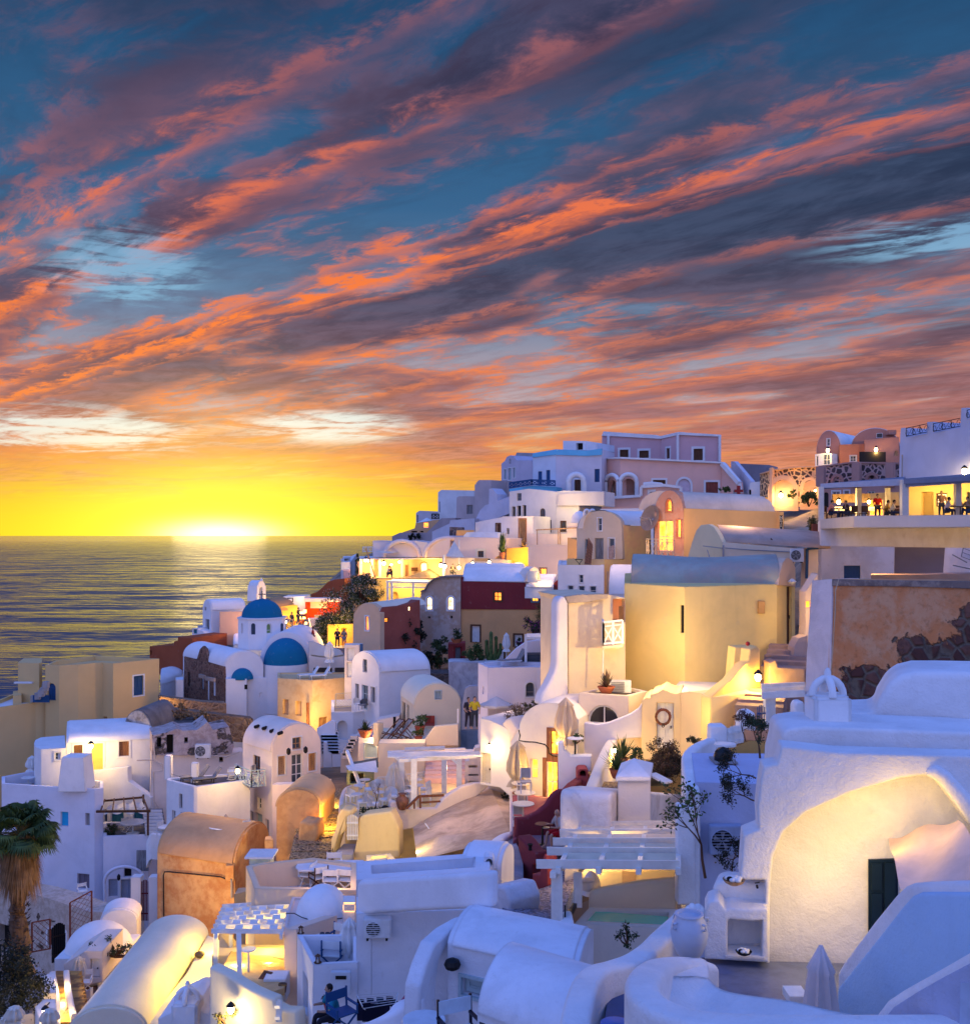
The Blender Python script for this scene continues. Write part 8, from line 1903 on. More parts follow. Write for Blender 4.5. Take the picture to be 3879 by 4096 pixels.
block(T,'middle_wall',(895,112.2,1085,111.6),[(895,480),(895,335),(1020,330),(1085,330),(1085,480)],2,PL((.55,.22,.12),.14),[('w',975,418,1020,462,dict(trim=.08))],con=0)
block(T,'side_wing',(1085,110.5,1345,109.5),[(1085,480),(1085,300),(1215,285),(1340,278),(1345,480)],3,TV,[('n',1305,378,1335,420,dict(arch=1.8,dep=.1,col=WOODL))],con=0)
block(T,'dark_screen',(1043,108.8,1242,108.2),[(1043,465),(1043,388),(1242,390),(1242,465)],.1,IRON,con=0)
block(T,'bay',(712,112,835,110.8),[(712,497),(712,408),(765,400),(835,400),(835,480)],1.5,FWHITE,[('w',720,420,735,492,dict(grid=0)),('w',775,405,830,488,dict(grid=1))],con=0)
bm=NB();box(bm,Q(1280,245,111),px(55,111),1,.5);TP('chimney',bm,TV)
wall_lamp(807,378,110.2,120,'orange star bright lamp above the glazed corner bay',(1,.55,.15),.16,off=.2);wall_lamp(1168,372,108.4,120,'orange star bright lamp above the dark balcony screen',(1,.55,.15),.16,off=.2)
T=Thing('white_tower_house','tall white house with scrolled iron railings along its roof at the right edge','house')
TW=PL((.60,.60,.70),.08,.2)
block(T,'wall',(1340,84,2000,76),[(1340,620),(1350,270),(1356,210),(1392,208),(1395,280),(1550,250),(1552,165),(1594,163),(1598,245),(1800,205),(1808,60),(1850,58),(1852,140),(1990,110),(1990,620)],6,TW)
m_=IRON
for(x0,x1,y0,y1,h,d)in((1395,1550,282,250,70,82.6),(1598,1800,246,206,68,80.2),(1852,1990,142,112,66,77.5)):
    a=Q(x0,y0,d);b=Q(x1,y1,d-1.5);hh=px(h,d);up=VV((0,0,1));bm=NB();bar(bm,a+up*.1,b+up*.1,.05);bar(bm,a+up*hh,b+up*hh,.05)
    n=max(3,int((b-a).length/.9))
    for k in range(n):
        c=a.lerp(b,(k+.5)/n)+up*hh*.52;u=(b-a).normalized();bar(bm,a.lerp(b,k/n)+up*.1,a.lerp(b,k/n)+up*hh,.04)
        for s in(-1,1):
            tube(bm,[c+u*(s*.22+math.cos(t*.9)*.20*(1-t*.09))+up*(math.sin(t*.9)*.30*(1-t*.09))*s for t in range(9)],.022,4,False)
    T.part('scroll_railing',bm,m_)
TP('drain',(lambda b:(tube(b,[Q(1364,600,83.2),Q(1366,410,83.2)],.06,6),b)[1])(bmesh.new()),GREY)
wall_lamp(1832,535,76.6,150,'large bright globe lamp on the blue white wall at the right edge',(1,.72,.38),.18,off=.1)
T=Thing('rooftop_restaurant','rooftop restaurant with a blue grey awning and glowing yellow interior','restaurant')
AWN=plain((.16,.19,.27),.6,name='awning')
cut(T,'awning',[(752,640,66),(1370,600,64),(1390,575,70),(760,628,74)],.25,AWN);cut(T,'awning',[(1372,618,63.5),(2000,575,60),(2000,545,66),(1380,590,70)],.3,AWN)
block(T,'fascia',(752,65.8,1372,63.8),[(752,660),(752,628),(1372,590),(1372,640)],.08,plain((.42,.44,.52),.6),con=0);block(T,'fascia',(1376,63.4,2000,59.8),[(1376,630),(1376,595),(2000,560),(2000,600)],.08,AWN,con=0)
bm=NB()
for x,y0,y1,d,w_ in((757,912,650,65.8,.28),(1037,905,662,68,.3),(1256,905,660,68,.26),(1380,905,600,63.6,.4),(1780,890,620,63,.34)):bar(bm,Q(x,y0,d),Q(x,y1,d),w_)
TP('post',bm,plain((.66,.60,.52),.5))
block(T,'back_wall',(1100,73.5,1340,72.5),[(1100,905),(1100,700),(1340,690),(1340,905)],.3,PL((.80,.50,.18),.1),[('l',1115,745,1225,870,dict(grid=1,pane=LITY))],con=0)
block(T,'inner_wall',(1395,68.5,2000,65),[(1395,905),(1395,620),(2000,600),(2000,905)],.3,PL((.82,.62,.28),.06),[('n',1510,690,1600,893,dict(dep=.3)),('l',1618,700,1700,800,dict(col=FBROWN,pane=LITW)),('w',1850,690,1880,770,dict(col=WOODL))],con=0)
bm=NB();bar(bm,Q(840,740,71),Q(1120,735,71),.25,.6);TP('timber_canopy',bm,WOODL)
bm=NB();box(bm,Q(1010,815,72),px(300,72),.1,px(26,72));TP('lit_shelf',bm,emit((1,.72,.25),3.0))
for x,y,d,w_ in((890,770,69,110),(1115,760,70,110),(1690,650,65,120),(1500,720,66.5,70),(1850,680,63.5,80)):lamp(Q(x,y,d),w_,(1,.62,.16),.1)
wall_lamp(889,765,68.5,80,'starry bulb above the diners in the rooftop restaurant',(1,.65,.2),.12,off=.1);wall_lamp(1115,765,70,60,'second bulb beside the waiter in the rooftop restaurant',(1,.65,.2),.10,off=.1)
slab(T,'deck',[(735,918,66),(1365,903,),(2000,890),(2000,860),(1000,870),(760,895)],.5,PL((.62,.55,.50),.1))
gp='diners in the rooftop restaurant'
for x,d,ro,l,tp,ps in((835,66.3,1.2,'diner in a pink shirt at the left table of the rooftop restaurant',(.70,.25,.18),'sit'),(945,66.5,-1.3,'bearded diner in a dark shirt facing the pink shirt',(.05,.03,.03),'sit'),(1180,67.5,0,'person in red standing behind the middle tables',(.60,.02,.02),'stand'),(1255,66.2,1.3,'diner with yellow top left of the woman in cream',(.65,.35,.05),'sit'),(1300,65.4,1.2,'woman in a cream dress leaning to the middle table',(.72,.58,.36),'sit'),(1660,64.8,-.4,'blurred waiter standing by the bright doorway',(.30,.16,.10),'stand'),(1710,63.2,1.2,'diner in a white shirt by the right table',(.62,.52,.48),'sit'),(1790,63.2,-1.2,'diner in orange light behind the right table',(.60,.30,.08),'sit'),(1860,62.2,-1.0,'dark haired diner at the right edge of the picture',(.30,.18,.08),'sit')):
    p=Q(x,905 if x<1400 else 890,d);person(p,ro,l,ps,tp,(.03,.04,.08),group=gp)
for x,d,l in((890,66,'black metal table between the pink shirt and the bearded diner'),(1195,65.8,'black metal table in front of the person in red'),(1800,62.3,'black metal table near the right edge of the restaurant')):table(Q(x,905 if x<1400 else 892,d),.55,.75,l,IRON,group='restaurant tables')
for x,d,l in((800,66.6,'dark wooden chair at the left end of the restaurant'),(995,66.4,'dark chair behind the bearded diner'),(1075,66.5,'dark chair between the two left tables'),(1335,65.2,'dark chair behind the woman in cream')):chair(Q(x,905,d),RU(-1,1),l,'chair','dark restaurant chairs',FBROWN,FBROWN)
T=Thing('restaurant_base_house','big white house wall under the rooftop restaurant with a blue shuttered window','house')
RB=PL((.80,.72,.68),.16,.35,1,(.62,.48,.38),.25)
slab(T,'parapet_block',[(733,915,65),(1365,903),(2000,888),(2000,870),(760,895)],1.4,RB)
block(T,'wall',(733,65.1,1310,63.8),[(723,1400),(733,1000),(760,980),(1310,1000),(1302,1400)],2.5,RB,[('s',928,1243,1050,1350,dict(col=FBLUE))])
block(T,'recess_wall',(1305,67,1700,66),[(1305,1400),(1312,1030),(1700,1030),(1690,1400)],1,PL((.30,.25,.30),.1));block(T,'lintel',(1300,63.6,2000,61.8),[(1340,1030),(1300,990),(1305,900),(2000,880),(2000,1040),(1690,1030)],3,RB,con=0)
bm=NB();tube(bm,[Q(x,y,64.2)for x,y in((737,1350),(742,1080),(760,1068),(900,1045),(1120,1018),(1270,1003))],.17,8);TP('drain_pipe',bm,RB)
bush(Q(1340,1060,63.2),px(42,63),.3,px(50,63),260,.09,G2,'trailing green plant hanging at the corner of the restaurant parapet',nc=9)
T=Thing('planter_box','red brown planter box with a bushy plant at the restaurant corner','planter');bm=NB();box(bm,Q(708,965,65.5),px(50,65.5),.5,px(70,65.5));TP('box',bm,plain((.18,.05,.03),.6));bm=NB();leaves(bm,lambda:Q(692+random.gauss(0,16),935+random.gauss(0,26),65.6),500,.09);TP('foliage',bm,G3)
T=Thing('white_antenna_block','white block with a wire antenna at the right edge','house')
block(T,'wall',(1685,58,2000,57),[(1665,1380),(1690,1050),(1720,1030),(2000,1018),(2000,1400)],2,PL((.74,.70,.74),.2,.4))
bm=NB();
for k in range(6):a=Q(1808+k*6,1175-k*32,57.2);bar(bm,a,a+VV((1.1,0,-.4)),.03)
bar(bm,Q(1808,1175,57.2),Q(1845,1010,57.2),.04);bar(bm,Q(1740,1160,57.4),Q(1850,1220,57.2),.06);bar(bm,Q(1745,1240,57.2),Q(1876,1268,57.2),.06);TP('antenna',bm,FGREY)
block(Thing('ledge_wall','low brownish ledge wall in front of the dark recess','wall'),'wall',(1130,56,2000,54),[(1130,1420),(1130,1312),(1530,1312),(1680,1305),(2000,1298),(2000,1420)],2,PL((.55,.38,.30),.2,.4))
T=Thing('ruined_wall','large peeling terracotta wall with exposed rubble and a white edge at the right','wall')
RUW=peel((.62,.25,.10),(.64,.36,.20),(.09,.04,.035),(.20,.10,.075),.62,.175,.06,-.09)
block(T,'wall',(840,37,2000,33.5),[(800,2500),(815,1850),(840,1345),(1050,1355),(2000,1362),(2000,2500)],1.5,RUW,[('o',1520,2290,1600,2480)],con=True)
block(T,'top',(838,36.95,2000,33.4),[(838,1395),(840,1343),(1050,1352),(2000,1360),(2000,1420),(1400,1400)],.1,PL((.22,.17,.15),.4,.6,1.2,(.45,.36,.30),.6),con=0)
block(T,'white_edge',(640,38,842,36.95),[(625,2500),(650,1900),(690,1355),(840,1343),(842,1500),(820,2500)],1.4,PL((.72,.66,.68),.2,.6,1.6))
bm=NB();tube(bm,[Q(x,y,36.6)for x,y in((890,1345),(865,1430),(862,1600),(845,1860),(800,2450))],.02,5);TP('cable',bm,CLOTHD)
block(Thing('blue_framed_wall','peach wall with a blue painted frame beside the restaurant base','wall'),'wall',(640,60,735,60),[(625,1700),(645,1340),(650,1115),(735,1108),(735,1700)],1,PL((.80,.66,.56),.08))
Z5();bm=NB();bar(bm,Q(648,1340,59.8),Q(652,1118,59.8),.14);bar(bm,Q(652,1118,59.8),Q(735,1112,59.8),.14);single('painted_doorway',bm,FBLUE,'thin blue painted frame on the peach wall','frame')
T=Thing('peach_alley_walls','peach lit alley walls between the big yellow house and the ruined wall','wall')
block(T,'wall',(620,50,740,50),[(600,2100),(640,1700),(640,1440),(700,1350),(735,1300),(735,2100)],1,PL((.82,.62,.48),.08),[('l',643,1508,677,1560,dict(grid=0))]);lamp(Q(650,1600,48.6),60,(1,.6,.15),.05)
Z4()
T=Thing('orange_balcony_house','orange vaulted house with glowing double doors and a small cream balcony','house')
OG=PL((.62,.30,.19),.2,.35,1,(.62,.44,.34),.5);OS=PL((.82,.48,.18),.08)
out=[(780,1195),(785,840)]+[(892-107*math.cos(math.pi*k/14),840-163*math.sin(math.pi*k/14))for k in range(1,14)]+[(1000,840),(1002,1195)]
block(T,'gable_wall',(780,73,1002,71),out,.8,OG,[('l',870,745,912,838,dict(arch=1.6,col=ORNG,pane=LITO,trim=.1,tcol=SALM)),('l',805,905,920,1135,dict(col=CREAM,pane=LITY)),('l',950,900,980,1030,dict(col=CREAM,pane=LITY,trim=.08,tcol=SALM))])
block(T,'side_wall',(1002,71,1750,70),[(1002,1195),(1002,812),(1400,828),(1720,838),(1720,970),(1300,965),(1230,1100),(1020,1195)],5,OS)
a=Q(1000,812,71.2);a2=a+VV((-2.6,3.2,0));c=Q(1720,840,70.4);bm=NB();n=12
arc=[a2.lerp(a,(1-math.cos(math.pi*k/n))/2)+VV((0,0,1.28*math.sin(math.pi*k/n)))for k in range(n+1)];V=VV((c.x-a.x,.3,c.z-a.z))
v1=[bm.verts.new(p)for p in arc];v2=[bm.verts.new(p+V)for p in arc]
for i in range(n):bm.faces.new((v1[i],v1[i+1],v2[i+1],v2[i]))
bm.faces.new(v1);bm.faces.new(v2);TP('roof',bm,PL((.74,.60,.48),.2,.3),smooth=50)
block(T,'end_pier',(1718,69.6,1750,69.6),[(1718,975),(1718,840),(1750,838),(1750,975)],1,OS,con=0)
fa,fb_,fc=Q(748,1175,70.2),Q(840,1180,69.6),Q(925,1178,69.9);bm=NB();f=[bm.verts.new(p)for p in(fa,fc,fc+VV((0,1.6,0)),fa+VV((0,1.9,0)))];bm.faces.new(f);bmesh.ops.solidify(bm,geom=bm.faces[:],thickness=.2);TP('balcony_floor',bm,CREAM)
CR=plain((.80,.62,.34),.6);railing(T,fa,fc,px(132,70),CR,4,'x');railing(T,fa,fa+VV((0,1.6,0)),px(132,70),CR,2,'x')
lamp(Q(850,960,70.0),90,(1,.55,.15),.1);lamp(Q(1500,900,67),60,(1,.6,.2),.3)
T=Thing('hotel_sign','narrow black vertical sign with pale letters on the orange house','sign');bm=NB();box(bm,Q(1731,918,69.3),px(20,69.3),.06,px(104,69.3));TP('board',bm,IRON)
for k,ch in enumerate('METEOR'[:5]):
    cu=bpy.data.curves.new('letter','FONT');cu.body=ch;cu.size=.30;cu.align_x='CENTER';ob=bpy.data.objects.new('tmp',cu);COL.objects.link(ob);dg=bpy.context.evaluated_depsgraph_get();me=bpy.data.meshes.new_from_object(ob.evaluated_get(dg));COL.objects.unlink(ob)
    o=bpy.data.objects.new('letter',me);COL.objects.link(o);o.parent=T.o;o.rotation_euler=(R(90),0,0);o.location=Q(1731,895+k*19,69.25)-T.o.location;me.materials.append(CREAM)
T=Thing('satellite_dish','grey satellite dish on the roof between the tan gable and orange house','satellite dish');p=Q(745,885,73);bm=NB();ax=VV((-.75,-.5,.25)).normalized();u=ax.cross(VV((0,0,1))).normalized();w=u.cross(ax)
v=[[bm.verts.new(p+(u*math.cos(6.283*k/20)+w*math.sin(6.283*k/20))*r-ax*(.30-r*r*.35))for k in range(20)]for r in(.05,.45,.93)]
for i in range(2):
    for k in range(20):bm.faces.new((v[i][k],v[i][(k+1)%20],v[i+1][(k+1)%20],v[i+1][k]))
bmesh.ops.solidify(bm,geom=bm.faces[:],thickness=.03);TP('dish',bm,plain((.45,.36,.30),.5),smooth=60)
bm=NB();bar(bm,p,Q(672,882,72.4),.05);bar(bm,p,Q(765,945,73),.08);bar(bm,Q(672,882,72.4),Q(720,930,72.8),.04);TP('arm',bm,GREY)
T=Thing('cream_round_gable_house','cream house with a round stepped gable and a long brown vault roof','house')
CG=PL((.80,.66,.40),.1,.25)
block(T,'gable',(1030,61,1300,59.5),[(1030,1240),(1030,1190),(1060,1080),(1095,980),(1130,938),(1185,932),(1225,955),(1260,1010),(1288,1065),(1300,1075),(1300,1240)],.5,CG)
block(T,'front_wall',(1288,59.4,1825,58.2),[(1288,1240),(1290,1065),(1825,1115),(1825,1240)],4,PL((.82,.66,.48),.12))
bm=NB();v1=[];v2=[]
for k in range(11):
    t=k/10;y=1062-128*math.sin(math.pi/2*t);d=60+3.2*(1-math.cos(math.pi/2*t));v1.append(bm.verts.new(Q(1288-40*t,y+0,d)));v2.append(bm.verts.new(Q(2105-105*t,1115-130*math.sin(math.pi/2*t),d-1)))
for i in range(10):bm.faces.new((v1[i],v1[i+1],v2[i+1],v2[i]))
bm.faces.new(v2+[bm.verts.new(Q(2000,1120,62))]);TP('roof',bm,PL((.50,.36,.28),.25,.3),smooth=60)
bm=NB()
for x,y in((1655,1058),(1960,1053)):bmesh.ops.create_icosphere(bm,subdivisions=1,radius=.18,matrix=Matrix.Translation(Q(x,y,59.8)))
TP('spout',bm,FBROWN)
bm=NB();tube(bm,[Q(1298,1190,59.2),Q(1298,1090,59.2)],.05,6);bar(bm,Q(1145,1095,59.8),Q(1290,1112,59.2),.05);bar(bm,Q(1178,1125,59.8),Q(1200,1200,59.4),.04);tube(bm,[Q(1310,1110,59.1),Q(1500,1125,58.8),Q(1800,1140,58.2)],.03,5);TP('pipes',bm,GREY)
ac_unit(Q(1855,1165,57.6),px(95,57.6),px(100,57.6),0,'white air conditioner at the right end of the cream round gable house')
T=Thing('big_yellow_house','big yellow house with a weathered blue grey vaulted roof and narrow slit window','house')
BY=PL((.80,.61,.25),.14,.15,.7)
slab(T,'wall',[(556,1374,51.5),(1008,1402,49),(1562,1384,50.3),(1700,1384,50.6),(1835,1260,53.5),(1700,1250,57),(560,1300,57)],8,BY,[('o',977,1540,1003,1748,dict(col=wood((.16,.06,.03)),dep=.08)),('d',1772,1400,1810,1838,dict(col=FBROWN))])
BR_=PL((.40,.42,.36),.3,.25,.8,(.46,.34,.28),.55)
a=Q(1718,1382,50.7);c=Q(606,1368,51.7);c.z=a.z;n=16;bm=NB();rows=[]
for s in range(25):
    t=s/24;p=a.lerp(c,t);p.z-=.16*math.sin(math.pi*t)**2;w_=4.6;row=[]
    for k in range(n+1):
        th=math.pi*k/n;q=p+VV((.75*(1-math.cos(th))/2*1.2*(1 if t<.5 else 1),w_*(1-math.cos(th))/2,1.42*math.sin(th)**.8));row.append(bm.verts.new(q))
    rows.append(row)
for i in range(24):
    for k in range(n):bm.faces.new((rows[i][k],rows[i][k+1],rows[i+1][k+1],rows[i+1][k]))
bm.faces.new(rows[0]);bm.faces.new(rows[-1]);TP('roof',bm,BR_,smooth=50,label='weathered blue grey vault with rusty stains')
block(T,'gable_end',(1712,50.6,1838,53.0),[(1712,1390),(1722,1300),(1745,1220),(1770,1186),(1790,1185),(1815,1205),(1838,1260),(1838,1400)],1.2,PL((.74,.52,.36),.08),con=0)
bm=NB();box(bm,Q(1583,1555,50.2),.3,.15,.6);TP('meter_box',bm,OCH)
lathe_=bmesh.new();lathe(lathe_,Q(1813,1370,51.6),[(.04,-.1),(.13,-.05),(.22,.05),(.1,.16),(.03,.2)],10);TP('lamp',lathe_,FWHITE)
Z3()
T=Thing('cream_buttress_house','cream house with a flared white buttress, arched doorway and white balcony rail','house')
CB=PL((.76,.62,.42),.10,.25,.9,(.60,.44,.30),.3)
block(T,'wall',(1262,49.2,1690,49.8),[(1262,2200),(1262,1330),(1240,1290),(1330,1278),(1560,1272),(1625,1285),(1690,1300),(1690,2200)],5,CB,[('n',1595,1305,1690-2,1480,dict(dep=.5,col=SALM))])
block(T,'cap',(1235,49.05,1600,49.3),[(1262,1338),(1236,1288),(1330,1274),(1560,1268),(1560,1300),(1400,1330)],.2,PL((.50,.40,.32),.4,.6),con=0)
blob(T,'buttress',(1100,48.2,1265,48.9),[(1050,2100),(1070,2020),(1120,1940),(1160,1860),(1178,1780),(1182,1340),(1200,1290),(1235,1280),(1262,1330),(1268,2100)],.6,PL((.72,.68,.68),.1),.15,con=True)
bm=NB();face(bm,[Q(1640,1360,48.9),Q(1676,1360,48.9),Q(1676,1475,48.9),Q(1640,1475,48.9)]);TP('dark_doorway',bm,FBROWN)
ra,rb=Q(1525,1655,48.2),Q(1668,1640,48.0);railing(T,ra,rb,px(175,48),FWHITE,2,'x',w=.09);railing(T,ra,ra+VV((.1,1.2,0)),px(175,48),FWHITE,1,'x',w=.09)
cut(T,'balcony_floor',[(1515,1658,48.1),(1672,1645,47.9),(1672,1635,49.6),(1530,1645,49.8)],.15,CB)
bm=NB();tube(bm,[Q(x,y,48.5)for x,y in((1660,1655),(1640,1672),(1540,1668),(1524,1690),(1520,1900))],.03,5);TP('cable',bm,FWHITE)
block(Thing('blue_grey_meter','small grey boxed window at the left foot of the cream buttress house','house'),'wall',(1140,52,1180,52),[(1140,1560),(1142,1470),(1180,1470),(1180,1560)],.5,WHITE,[('o',1148,1482,1174,1555,dict(col=FGREY))])
lamp(Q(1900,1700,46),420,(1,.68,.22),.08)
A7()
T=Thing('wreath_house','yellow lit house with a white door hung with a brown wreath and a scalloped parapet','house')
WH=PL((.80,.60,.32),.06)
block(T,'wall',(120,45,420,44.6),[(118,1010),(125,570),(160,545),(185,548),(190,525),(240,510),(285,483),(330,505),(375,518),(415,508),(420,1010)],2.5,WH,[('d',235,585,362,930,dict(col=plain((.80,.76,.66),.5)))])
block(T,'right_wall',(415,44.6,645,43.0),[(415,1000),(415,508),(480,500),(560,510),(620,535),(642,545),(645,760),(640,900)],2.5,WH)
bm=NB();c=Q(283,690,44.5);tube(bm,[c+VV((math.cos(6.283*k/16)*.30,0,math.sin(6.283*k/16)*.32))for k in range(17)],.06,8);
for _ in range(160):a=RU(0,6.28);q=c+VV((math.cos(a)*.30,0,math.sin(a)*.32));d=rv().normalized()*.1;face(bm,[q,q+d,q+rv(.05)])
single('wreath',bm,wood((.22,.07,.03)),'round brown twig wreath hanging on the white door','wreath')
bm=NB();tube(bm,[Q(283+math.cos(a)*10,755+math.sin(a)*12,44.4)for a in[6.283*k/10 for k in range(11)]],.02,5);single('door_knocker',bm,IRON,'dark round knocker below the wreath on the white door','knocker')
cut(T,'roof',[(340,495,45.5),(420,408,50),(500,405,51),(760,440,49),(640,540,43.2),(560,505,44),(480,498,44.4),(415,508,44.7),(375,518,44.8)],.2,PL((.80,.74,.62),.08))
T=Thing('yellow_ramp_wall','tall yellow wall whose top sweeps up in a curve to a white lamp lit corner','wall')
blob(T,'wall',(640,43.0,1010,45.5),[(632,980),(640,545),(690,500),(760,440),(800,410),(850,350),(900,290),(930,275),(940,180),(985,160),(1010,180),(1015,600),(980,640),(870,700),(760,900)],.5,PL((.80,.56,.22),.06),.05,con=True)
block(T,'corner_block',(808,46.5,990,46.6),[(800,440),(825,170),(985,160),(985,300),(900,400)],1.0,BY,con=0)
bm=NB();bmesh.ops.create_icosphere(bm,subdivisions=2,radius=px(17,46));bm.transform(Matrix.Translation(Q(918,140,46.2)));single('red_lantern',bm,plain((.30,.02,.02),.5),'small red lantern on the corner of the yellow ramp wall','lantern')
wall_lamp(995,392,44.3,340,'brilliant yellow lamp at the foot of the tall yellow house corner',(1,.62,.08),.13,off=.1);lamp(Q(560,700,42.0),70,(1,.7,.25),.05);lamp(Q(180,560,42.6),25,(1,.65,.2),.05)
T=Thing('brown_rough_steps','rough brown stone steps climbing between the yellow lamp corner and the ruined wall','steps')
RS=PL((.38,.25,.20),.3,.7)
stairs(T,'lower_tread',Q(1000,620,42),Q(1060,410,46.5),1.9,5,RS,h=1.4);stairs(T,'upper_tread',Q(1180,330,46.5),Q(1250,130,50),2.0,5,RS,h=1.6)
block(T,'wall',(1085,44.5,1345,44.5),[(1085,640),(1085,285),(1130,265),(1140,320),(1345,330),(1345,640)],1.0,RS)
block(T,'upper_wall',(1175,48,1365,48),[(1260,340),(1265,170),(1300,100),(1365,80),(1365,340)],1.0,PL((.50,.36,.30),.2,.5))
T=Thing('blue_white_pergola','small white slatted pergola over a gate in blue dusk light','pergola')
bm=NB()
for k,(y0,y1,x0)in enumerate(((530,512,1022),(497,478,1022),(465,452,1020))):bar(bm,Q(x0,y0,38+k*1.3),Q(1345,y1,38+k*1.3),.13,.24)
TP('slat',bm,FWHITE);bm=NB();bar(bm,Q(1080,780,38.3),Q(1080,540,38.3),.36);TP('post',bm,FWHITE)
gate(Q(985,790,37.5),Q(1050,790,37.5),px(170,37.5),'dark blue picket gate under the small slatted pergola',FBLUE,5)
gate(Q(770,905,33),Q(880,880,34),px(125,33),'white picket gate behind the dark roof bushes',FWHITE,5)
blob(Thing('blue_dusk_gate_posts','rounded white gate posts with dark stones beside the white picket gate','gate post'),'post',(640,33,770,33),[(610,980),(640,900),(643,775),(655,760),(750,758),(765,775),(765,900),(720,980)],.6,WHITEN,.12)
blob(Thing('round_gate_post','large rounded white gate post left of the dark blue gate','gate post'),'post',(860,36,975,36),[(855,780),(865,680),(890,652),(950,648),(975,665),(980,800)],.7,WHITEN,.15)
blob(Thing('white_gate_pillar','white pillar against the ruined wall right of the slatted pergola','pillar'),'post',(1270,37,1340,37),[(1268,790),(1270,610),(1285,578),(1335,572),(1345,600),(1345,790)],.6,WHITEN,.08)
T=Thing('dusk_shade_house','small flat roofed white house in deep blue shade with an air conditioner','house')
DB=PL((.52,.56,.74),.12,.4)  # white plaster with the blue of its shade mixed into the colour
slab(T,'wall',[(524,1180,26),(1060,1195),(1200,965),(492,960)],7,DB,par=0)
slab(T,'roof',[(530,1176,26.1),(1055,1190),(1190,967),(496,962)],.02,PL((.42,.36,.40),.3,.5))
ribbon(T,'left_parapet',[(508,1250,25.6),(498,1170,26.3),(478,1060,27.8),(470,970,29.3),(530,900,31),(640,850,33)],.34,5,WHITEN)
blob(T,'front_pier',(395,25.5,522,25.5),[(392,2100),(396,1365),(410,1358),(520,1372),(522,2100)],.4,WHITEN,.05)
ac_unit(Q(762,1620,25.55),px(250,25.5),px(215,25.5),0,'blue shaded air conditioner on the dusk house wall beside the branches',mat=plain((.34,.40,.55),.4))  # casing tinted darker and bluer, its shade put into the colour
bm=NB();box(bm,Q(735,1015,28.3),px(170,28),.8,.05);TP('roof_hatch',bm,GREY);bm=NB();bmesh.ops.create_icosphere(bm,subdivisions=2,radius=.26,matrix=Matrix.Translation(Q(733,985,28.2)));single('black_rock',bm,plain((.01,.01,.012),.4),'black faceted stone weighing down the roof hatch','stone')
bm=NB();lathe(bm,Q(750,905,31),[(px(80,31),0),(px(80,31),.06),(.001,.07)],20);single('terrace_table_top',bm,FWHITE,'round white table top behind the flat roof','table top')
def tree_twigs(p,label,L,n,lean=(0,0,1),lf=500,ls=.05,mat=GD,r=.03,name='shrub',sp=.9):
    T=Thing(name,label,'shrub',base=p);bm=NB();tips=[]
    def g(q,d,L,r,k):
        e=q+d*L;m=q.lerp(e,.5)+rv(L*.07);tube(bm,[q,m,e],[r,r*.85,r*.65],4,False)
        if k<=1:tips.append(e);tips.append(m)
        if k>0:
            for _ in range(3):g(e,(d+rv(sp)).normalized(),L*RU(.6,.8),r*.62,k-1)
    g(p,Vector(lean).normalized(),L,r,n);T.part('stem',bm,FBROWN)
    bm=NB();leaves(bm,lambda:random.choice(tips)+rv(.07),lf,ls);T.part('foliage',bm,mat);return T
tree_twigs(Q(1010,1000,27.3),'bare twiggy bush with dark leaves above the flat roof',.38,4,(-.1,0,1),900,.035,G2,.03)
tree_twigs(Q(1100,950,27.5),'second bare twiggy bush beside the big white house',.36,4,(.1,0,1),900,.035,GD,.03)
tree_twigs(Q(900,870,29),'red tinged leafy bush behind the white picket gate',.30,4,(-.3,0,1),600,.035,leaf((.05,.02,.02),(.10,.05,.03)),.02)
tree_twigs(Q(1000,1330,24.2),'dark twigs hanging over the blue shaded wall',.36,4,(-.8,0,.35),800,.032,GD,.02)
tree_twigs(Q(980,1150,24.8),'dark leafy twigs over the edge of the flat roof',.36,4,(-.8,0,.2),900,.032,GD,.02)
tree_twigs(Q(800,1850,22.5),'dense dark twigs under the air conditioner',.26,4,(.1,0,1),900,.03,GD,.02)
tree_twigs(Q(600,1900,23.0),'slim tree with sparse leaves in front of the shaded wall',.75,4,(-.12,0,1),260,.06,G1,.035,sp=.55,name='slim_tree')
A8()
NW=PL((.80,.79,.80),.13,.7,1.6)
T=Thing('big_white_house','big near white house with thick rounded walls and a dark blue door','house',base=Q(1100,1105,18.2))
zo(0,0,1.0)
DN=plain((.005,.02,.045),.4)
block(T,'door',(3072,17.90,3879,17.30),[(3472,3795),(3472,3440),(3590,3436),(3590,3795)],.2,DN,con=0)
block(T,'door_panel',(3072,17.86,3879,17.26),[(3484,3560),(3484,3455),(3526,3453),(3526,3560)],.05,DN,con=0);block(T,'door_panel',(3072,17.86,3879,17.26),[(3484,3780),(3484,3575),(3526,3575),(3526,3780)],.05,DN,con=0);block(T,'door_panel',(3072,17.86,3879,17.26),[(3536,3780),(3536,3453),(3580,3451),(3580,3780)],.05,DN,con=0)
blob(T,'eave_lip',(3600,16.95,3879,16.6),[(3690,3100),(3740,3060),(3800,3100),(3880,3190),(4050,3420),(4050,3560),(3900,3340),(3820,3220),(3750,3130)],.5,NW,.1)
blob(T,'front_wall',(2960,17.45,3879,16.85),[(2960,3520),(2972,3340),(3033,3316),(3028,3236),(3040,3130),(3052,3066),(3108,3055),(3124,2985),(3200,2992),(3350,3010),(3560,3016),(4050,3030),(4050,3500),(3880,3300),(3800,3190),(3740,3115),(3690,3100),(3600,3112),(3400,3170),(3220,3250),(3130,3330),(3090,3430),(3078,3560),(3076,3870),(3062,3860),(3060,3520)],.6,NW,.28,7,con=True)
